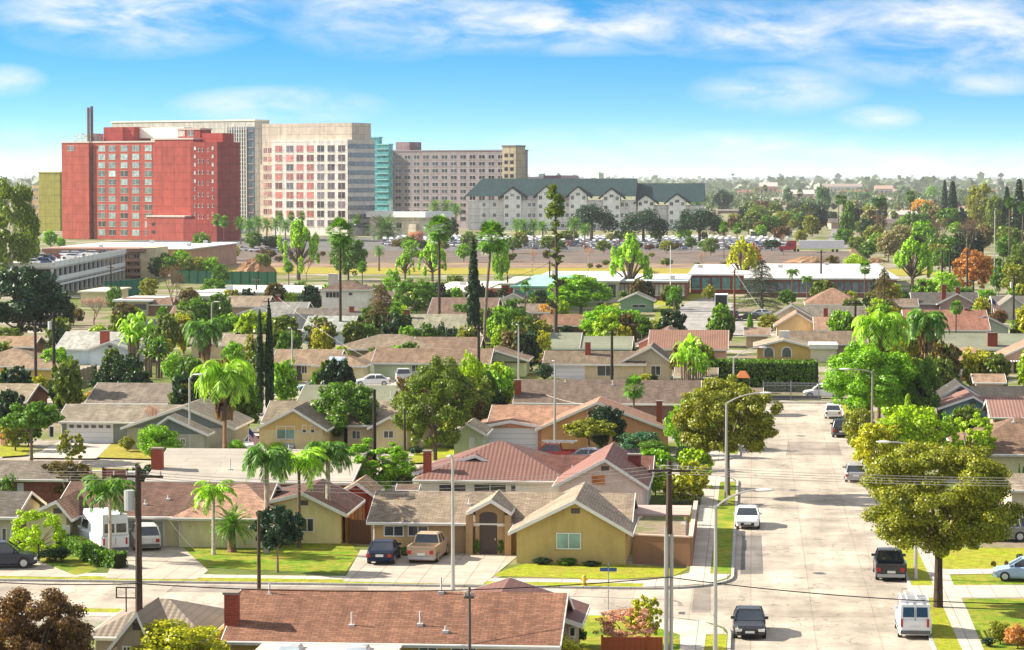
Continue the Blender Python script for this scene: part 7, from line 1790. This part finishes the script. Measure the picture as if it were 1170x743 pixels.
for i, (k_, px, ba, tp, w, c, lab) in enumerate((('round', 246, 350, 316, 34, 'green', 'green tree behind the cream classrooms at left'), ('round', 150, 372, 350, 30, 'mid', 'tree beside the brown houses below the motel'), ('dense', 300, 345, 325, 24, 'olive', 'olive tree before the cream classrooms'), ('oval', 448, 340, 306, 24, 'bright', 'bright tree behind the rounded green tree'),
   ('round', 528, 372, 345, 30, 'green', 'green tree left of the tall single cypress'), ('round', 770, 352, 326, 20, 'mid', 'tree at the edge of the school lawn'), ('round', 900, 352, 330, 26, 'green', 'green tree right of the dark cedar'), ('round', 960, 352, 332, 26, 'mid', 'green tree behind the brown hipped roof'),
   ('dense', 1030, 352, 330, 24, 'dark', 'dark tree left of the mauve house'), ('round', 1066, 376, 356, 22, 'bright', 'bright tree beside the brown red roof'), ('oval', 985, 408, 372, 34, 'mid', 'green tree behind the lime feather palm'), ('round', 60, 372, 350, 34, 'dark', 'dark crown below the huge dark tree'),
   ('round', 10, 400, 372, 36, 'mid', 'green crown at the left edge above the flat tan roof'), ('oval', 286, 400, 362, 30, 'green', 'green tree right of the golden bush'), ('dense', 345, 345, 320, 26, 'green', 'dense tree left of the white two storey house'), ('round', 520, 342, 312, 30, 'mid', 'green tree between the tall fan palms'),
   ('round', 1022, 372, 350, 26, 'olive', 'olive tree right of the golden brown cedar'), ('round', 810, 345, 325, 18, 'olive', 'small olive tree beside the brick school wing'), ('dense', 690, 345, 325, 26, 'mid', 'green bush between the wide round tree and the pollard'), ('round', 1100, 352, 326, 30, 'green', 'green tree below the orange autumn tree left side'),
   ('loose', 470, 300, 272, 22, 'bright', 'light tree at the foot of the banquet hall'), ('round', 628, 288, 268, 26, 'mid', 'green tree screening the car park left of the shaggy pine'), ('round', 586, 290, 270, 24, 'green', 'green tree screening the left end of the car park'), ('round', 690, 290, 274, 22, 'mid', 'green tree screening the middle of the car park'),
   ('round', 762, 290, 274, 20, 'olive', 'olive tree screening the right part of the car park'), ('round', 812, 292, 270, 22, 'mid', 'tree screening the right end of the car park'), ('round', 530, 300, 278, 20, 'bright', 'bright tree at the dirt ground behind the cypress'), ('oval', 252, 330, 300, 24, 'green', 'green tree before the dark green windscreen'),
   ('round', 300, 312, 288, 22, 'mid', 'green tree beside the large dirt mound'))):
    T(k_, px, ba, tp, w, c, lab)
cb_ = dict(green='green', bright='light green', olive='olive', mid='mid green', dark='dark green', deep='deep green', brown='brownish', lime='lime green', rust='russet')
for k in range(74):
    px = rng.uniform(835, 1185); base = rng.uniform(256, 305) if px > 985 else rng.uniform(252, 276); c = rng.choice(['green', 'green', 'mid', 'mid', 'olive', 'dark', 'deep', 'bright', 'brown', 'rust'])
    if 905 < px < 985 and base > 272 or 938 < px < 978: continue
    w = rng.uniform(16, 32) * (base - 200) / 80 ; hgt = w * rng.uniform(.8, 1.2)
    tree(rng.choice(['round', 'dense', 'oval', 'round']), px, base, base - hgt, w, hexc(CLR[c]), cb_[c] + ' tree of the dense planting east of the car park', group='trees east of the distant car park', n=1800, name='roadside_tree')
for k in range(26):
    px = rng.uniform(440, 830); base = rng.uniform(258, 263) if k % 2 else rng.uniform(284, 288); c = rng.choice(['green', 'mid', 'olive', 'dark', 'deep', 'bright']); w = rng.uniform(12, 24)
    tree(rng.choice(['round', 'dense']), px, base, base - w * rng.uniform(.6, .9), w, hexc(CLR[c]), cb_[c] + (' tree at the back edge of the big car park' if k % 2 else ' bush along the front edge of the big car park'), group='planting round the big car park', n=1800, name='roadside_tree')
for k in range(26):
    px = rng.uniform(300, 940); base = rng.uniform(289, 311); c = rng.choice(['brown', 'olive', 'mid', 'rust', 'green']); w = rng.uniform(8, 20)
    tree(rng.choice(['shrub', 'dense']), px, base, base - w * rng.uniform(.5, .9), w, hexc(CLR[c]), cb_[c] + ' scrub bush growing on the vacant brown ground', group='scrub on the vacant ground', n=1800, name='scrub_bush', cat='bush')
# ---- far buildings
FB = [(868, 888, 208.5, 213, 4200, '#c98a74', 'pink flat block on the skyline'), (895, 930, 217, 223, 2900, '#b5a89c', 'long pale warehouse beyond the wide dome'), (982, 1018, 250, 262, 1650, '#b89c8c', 'pinkish house beside the tall palm pair'), (982, 1000, 258, 270, 1500, '#cfc0b4', 'white house left of the tall palm pair'),
      (1012, 1040, 254, 262, 1560, '#a58e80', 'low brown house behind the grey green tree'), (1060, 1084, 282, 292, 950, '#a89a8e', 'house with pale roof above the boxy tree'), (1140, 1170, 262, 270, 1350, '#b8b0a8', 'pale house near the right edge'), (1150, 1170, 245, 252, 1900, '#9d948c', 'low house behind the right edge conifers'),
      (820, 860, 240, 246, 2100, '#9a7a68', 'low brown roofed building right of the green roofed hotel'), (850, 880, 254, 260, 1500, '#ad8c7c', 'salmon house beyond the car park'), (1000, 1020, 212, 216, 4000, '#b5a89c', 'pale block on the plain'), (940, 985, 210, 214, 5000, '#c0b8b0', 'long white block under the skyline'), (880, 900, 226, 231, 2600, '#b5a294', 'pale house left of the wide dome'),
      (910, 940, 248, 252, 1750, '#8b8480', 'grey roofed hall before the far road'), (858, 876, 264, 272, 1250, '#4c6a62', 'dark teal canopy at the car park edge'), (889, 905, 262, 273, 1230, '#cfd4d4', 'white stall by the car park'), (1030, 1064, 240, 246, 2000, '#b0a090', 'low house left under the yellow tree'), (1096, 1118, 262, 268, 1500, '#8f8478', 'brown house in the bare reddish trees')]
def far_house(x0, x1, yt, yb, D, c, lab):
    b = Bld(lab, D, 'far_building', 'building'); a = onY(x0, yt, D); e = onY(x1, yt, D); r = thing('building', lab, 'building', ((a.x + e.x) / 2, D, 0)); zt = max(a.z, 3); dp_ = min(25, (e.x - a.x) * .7)
    MB().box(a.x, D, -.1, e.x, D + dp_, zt * .72).build('wall', 'matte', c, r)
    MB().extr([(a.x - .6, D - .6, zt * .72 + .003), (a.x - .6, D + dp_ / 2, zt), (a.x - .6, D + dp_ + .6, zt * .72 + .003)], [(e.x + .6, D - .6, zt * .72 + .003), (e.x + .6, D + dp_ / 2, zt), (e.x + .6, D + dp_ + .6, zt * .72 + .003)]).build('roof', 'matte', rng.choice(['#8d8078', '#a58c7a', '#7d7470', '#b5aca4']), r)
    n_ = max(2, int((e.x - a.x) / 6)); w = MB()
    for k in range(min(n_, 9)):
        xx = a.x + (e.x - a.x) * (k + .3) / n_; MB().box(xx, D - .06, zt * .25, xx + (e.x - a.x) / n_ * .45, D - .003, zt * .55).build('window', 'glass', (.08, .09, .1), r)
for f in FB: far_house(*f)
hm = MB().box(-8, 0, -.1, 8, 10, 3.2); me_w = np_mesh('wall', hm.v, hm.f); me_w.materials.append(MATS['matte'])
hm = MB().extr([(-8.6, -.6, 3.203), (-8.6, 5, 5.4), (-8.6, 10.6, 3.203)], [(8.6, -.6, 3.203), (8.6, 5, 5.4), (8.6, 10.6, 3.203)]); me_r = np_mesh('roof', hm.v, hm.f); me_r.materials.append(MATS['shingle'])
for k in range(90):
    py = 209 + 58 * rng.random() ** 1.7; px = rng.uniform(800, 1185)
    if py > 245 and px < 880: continue
    p = g(px, py); r = thing('house', 'small pale house scattered among trees in the far city', 'house', p, rng.uniform(-.3, .3), 'far houses of the city plain')
    w = link('wall', me_w, None, rng.choice(['#cfc4b4', '#b8a898', '#d8d4cc', '#b09484', '#c9a890']), r); w = link('roof', me_r, None, rng.choice(['#8d8078', '#a58c7a', '#6d6460', '#b5aca4', '#96604c', '#d0ccc6']), r)
    if py < 225: r.scale = (2.2, 2.2, 1.8)
# random far trees
lowc = []
for v in range(3):
    P, D_, cl = leaf_array(['round', 'dense', 'oval'][v], 900 + v, 700, .13); me = quads_mesh('far_crown', leaves(P, tilt(D_), np.full(len(P), .15), .5)); tm = limbs(cl, .35, .025, 3, 3); t_ = np_mesh('far_trunk', tm.v, tm.f); t_.materials.append(MATS['bark']); lowc.append((me, t_))
cs = ['haze', 'mid', 'green', 'olive', 'deep', 'dark', 'grey', 'brown', 'bright', 'rust', 'grey', 'green']
for k in range(205):
    py = 213 + 54 * rng.random() ** 1.2; px = rng.uniform(795, 1190)
    if py > 238 and px < 850: continue
    p = g(px, py); c = rng.choice(cs); h_ = rng.uniform(6, 13) * (1.25 if py < 225 else 1); w_ = h_ * rng.uniform(.7, 1.25)
    cw = {'haze': 'hazy green', 'mid': 'mid green', 'green': 'green', 'olive': 'olive', 'deep': 'dark', 'dark': 'dark', 'grey': 'grey green', 'brown': 'brownish', 'bright': 'light green', 'rust': 'reddish brown'}[c]
    r = thing('leafy_tree', cw + ' tree among the many of the far city plain', 'tree', p, rng.uniform(0, 6), 'far trees of the city plain'); me, t_ = lowc[k % 3]
    link('crown', me, None, hexc(CLR[c]), r); link('trunk', t_, None, BARK, r); r.scale = (w_, w_, h_)
# wooded plain out to the skyline
P = []
for k in range(1500):
    py = 210 + 34 * rng.random() ** 1.4; px = rng.uniform(800, 1200); p = g(px, py); s = rng.uniform(5, 9)
    if 940 < px < 975 and py > 235: continue
    for q in range(42):
        a = Vector((rng.gauss(0, 1), rng.gauss(0, 1), rng.gauss(0, 1))).normalized() * rng.uniform(.6, 1.05)
        P.append((p.x + a.x * s * .6, p.y + a.y * s * .6, s * .75 + a.z * s * .6, s * .26))
for k in range(7500):
    t = rng.random(); py = 206.6 + 15 * t ** 1.5; px = rng.uniform(-60, 1230); p = g(px, py)
    d_ = hypot(p.x, p.y); s = rng.uniform(7, 15) * (1 + d_ / 14000)
    for q in range(5): P.append((p.x + rng.uniform(-1, 1) * s * .8, p.y + rng.uniform(-1, 1) * s * .5, abs(rng.gauss(0, .55)) * s, s))
P = np.array(P); nr = np.random.default_rng(2); me = quads_mesh('woods', leaves(P[:, :3], np.tile([[0, -.7, .7]], (len(P), 1)), P[:, 3] * .9, .7))
o = link('far_woods', me, None, hexc('#4d6044')); tag(o, 'hazy belt of trees reaching the skyline', 'woods', None, 'stuff')
# tree belt between the hotels and the far plain at left
for k in range(12):
    px = rng.choice([rng.uniform(-20, 75), rng.uniform(560, 830)]); p = g(px, rng.uniform(232, 262)); c = rng.choice(cs); h_ = rng.uniform(8, 14)
    if p.y < 1450: p.y += 300; p.x *= 1.2
    r = thing('leafy_tree', 'tree standing behind the hotels, seen in the gaps between them', 'tree', p, rng.uniform(0, 6), 'trees behind the hotels'); me, t_ = lowc[k % 3]
    link('crown', me, None, hexc(CLR[c]), r); link('trunk', t_, None, BARK, r); r.scale = (h_, h_, h_)

# gardens: bushes and small trees at the sides and backs of the houses
gcol = ['green', 'bright', 'olive', 'mid', 'dark', 'lime', 'yel', 'green', 'mid', 'deep', 'brown']; gword = dict(green='green', bright='bright green', olive='olive', mid='mid green', dark='dark green', lime='lime green', yel='yellow green', deep='deep green', brown='brownish')
lowg = []
for v in range(4):
    kd = ['dense', 'shrub', 'round', 'oval'][v]; P, D_, cl = leaf_array(kd, 950 + v, 2600, .07); me = quads_mesh('garden_crown', leaves(P, tilt(D_), np.full(len(P), .068), .55)); tm = limbs(cl, .25, .022, 3, 5); t_ = np_mesh('garden_trunk', tm.v, tm.f); t_.materials.append(MATS['bark']); lowg.append((me, t_))
def hits(x, y, rad):
    if any(x0 - rad < x < x1 + rad and y0 - rad < y < y1 + rad for hh in HOUSES for (x0, x1, y0, y1) in hh.ext): return True
    return XL - 3 < x < XR + 3 or any(a - 3 < y < b + 3 for a, b in ((S1s, S1n), (S2s, S2n), (S3s, S3n), (S4s, S4n)))
for H_ in HOUSES:
    if 'shed' in H_.cat or min(e[2] for e in H_.ext) < 152: continue
    x0 = min(e[0] for e in H_.ext); x1 = max(e[1] for e in H_.ext); y1 = max(e[3] for e in H_.ext); y0 = min(e[2] for e in H_.ext)
    near = y0 < 230; words = ' '.join(H_.label.split()[:8]); used_ = set()
    k_ = 0
    for att in range(130):
        if k_ >= (2 if near else 8): break
        u = rng.random(); where = 'behind' if u < .62 else ('west of' if u < .81 else 'east of')
        x = rng.uniform(x0, x1) if where == 'behind' else (x0 - rng.uniform(1.5, 4) if where == 'west of' else x1 + rng.uniform(1.5, 4)); y = (y1 + rng.uniform(1.2, 5)) if where == 'behind' else rng.uniform(y0 + 3, y1 + 2)
        w_ = rng.uniform(1.6, 3.6); c = rng.choice(gcol)
        if hits(x, y, w_ * .45) or (c, where) in used_: continue
        small_ = (near or rng.random() < .28)
        if any(xa - 1.5 < x < xb + 1.5 and -(6 if small_ else 22) < y - ya < 0 for hh in HOUSES for (xa, xb, ya, yb) in hh.ext): continue
        used_.add((c, where)); k_ += 1
        h_ = w_ * rng.uniform(.75, 1.15) if small_ else rng.uniform(3.6, 7)
        me, t_ = lowg[rng.randrange(4)]; tr_ = h_ > 3.4
        if tr_: w_ = max(w_, h_ * rng.uniform(.55, .85))
        r = thing('garden_tree' if tr_ else 'shrub', f"{gword[c]} {'tree' if tr_ else 'bush'} {where} the {words}", 'tree' if tr_ else 'shrub', (x, y, 0), rng.uniform(0, 6), 'garden plants between the houses')
        link('crown', me, None, hexc(CLR[c]), r); link('trunk', t_, None, BARK, r); r.scale = (w_, w_, h_)

# the far road at right, then the hazy air
gpoly('road', [(944, 284), (978, 284), (960, 250), (954, 250)], .05, 'asphalt', (.25, .24, .24))
if HAZE:
    hz = MB().box(-7500, -200, -1.2, 7500, 21000, 92).build('haze', 'matte', (1, 1, 1)); hz.data.materials.clear()
    hm_ = bpy.data.materials.new('haze_air'); hm_.use_nodes = True; nt = hm_.node_tree; nt.nodes.clear(); ou = nt.nodes.new('ShaderNodeOutputMaterial'); pv = nt.nodes.new('ShaderNodeVolumePrincipled')
    pv.inputs['Density'].default_value = HAZE; pv.inputs['Color'].default_value = (.93, .95, 1, 1); pv.inputs['Anisotropy'].default_value = .2; nt.links.new(pv.outputs[0], ou.inputs['Volume']); hz.data.materials.append(hm_); hz['kind'] = 'stuff'; hz['label'] = 'thin pale haze over the far city'; hz['category'] = 'haze'
    try: hm_.cycles.homogeneous_volume = True
    except Exception: pass
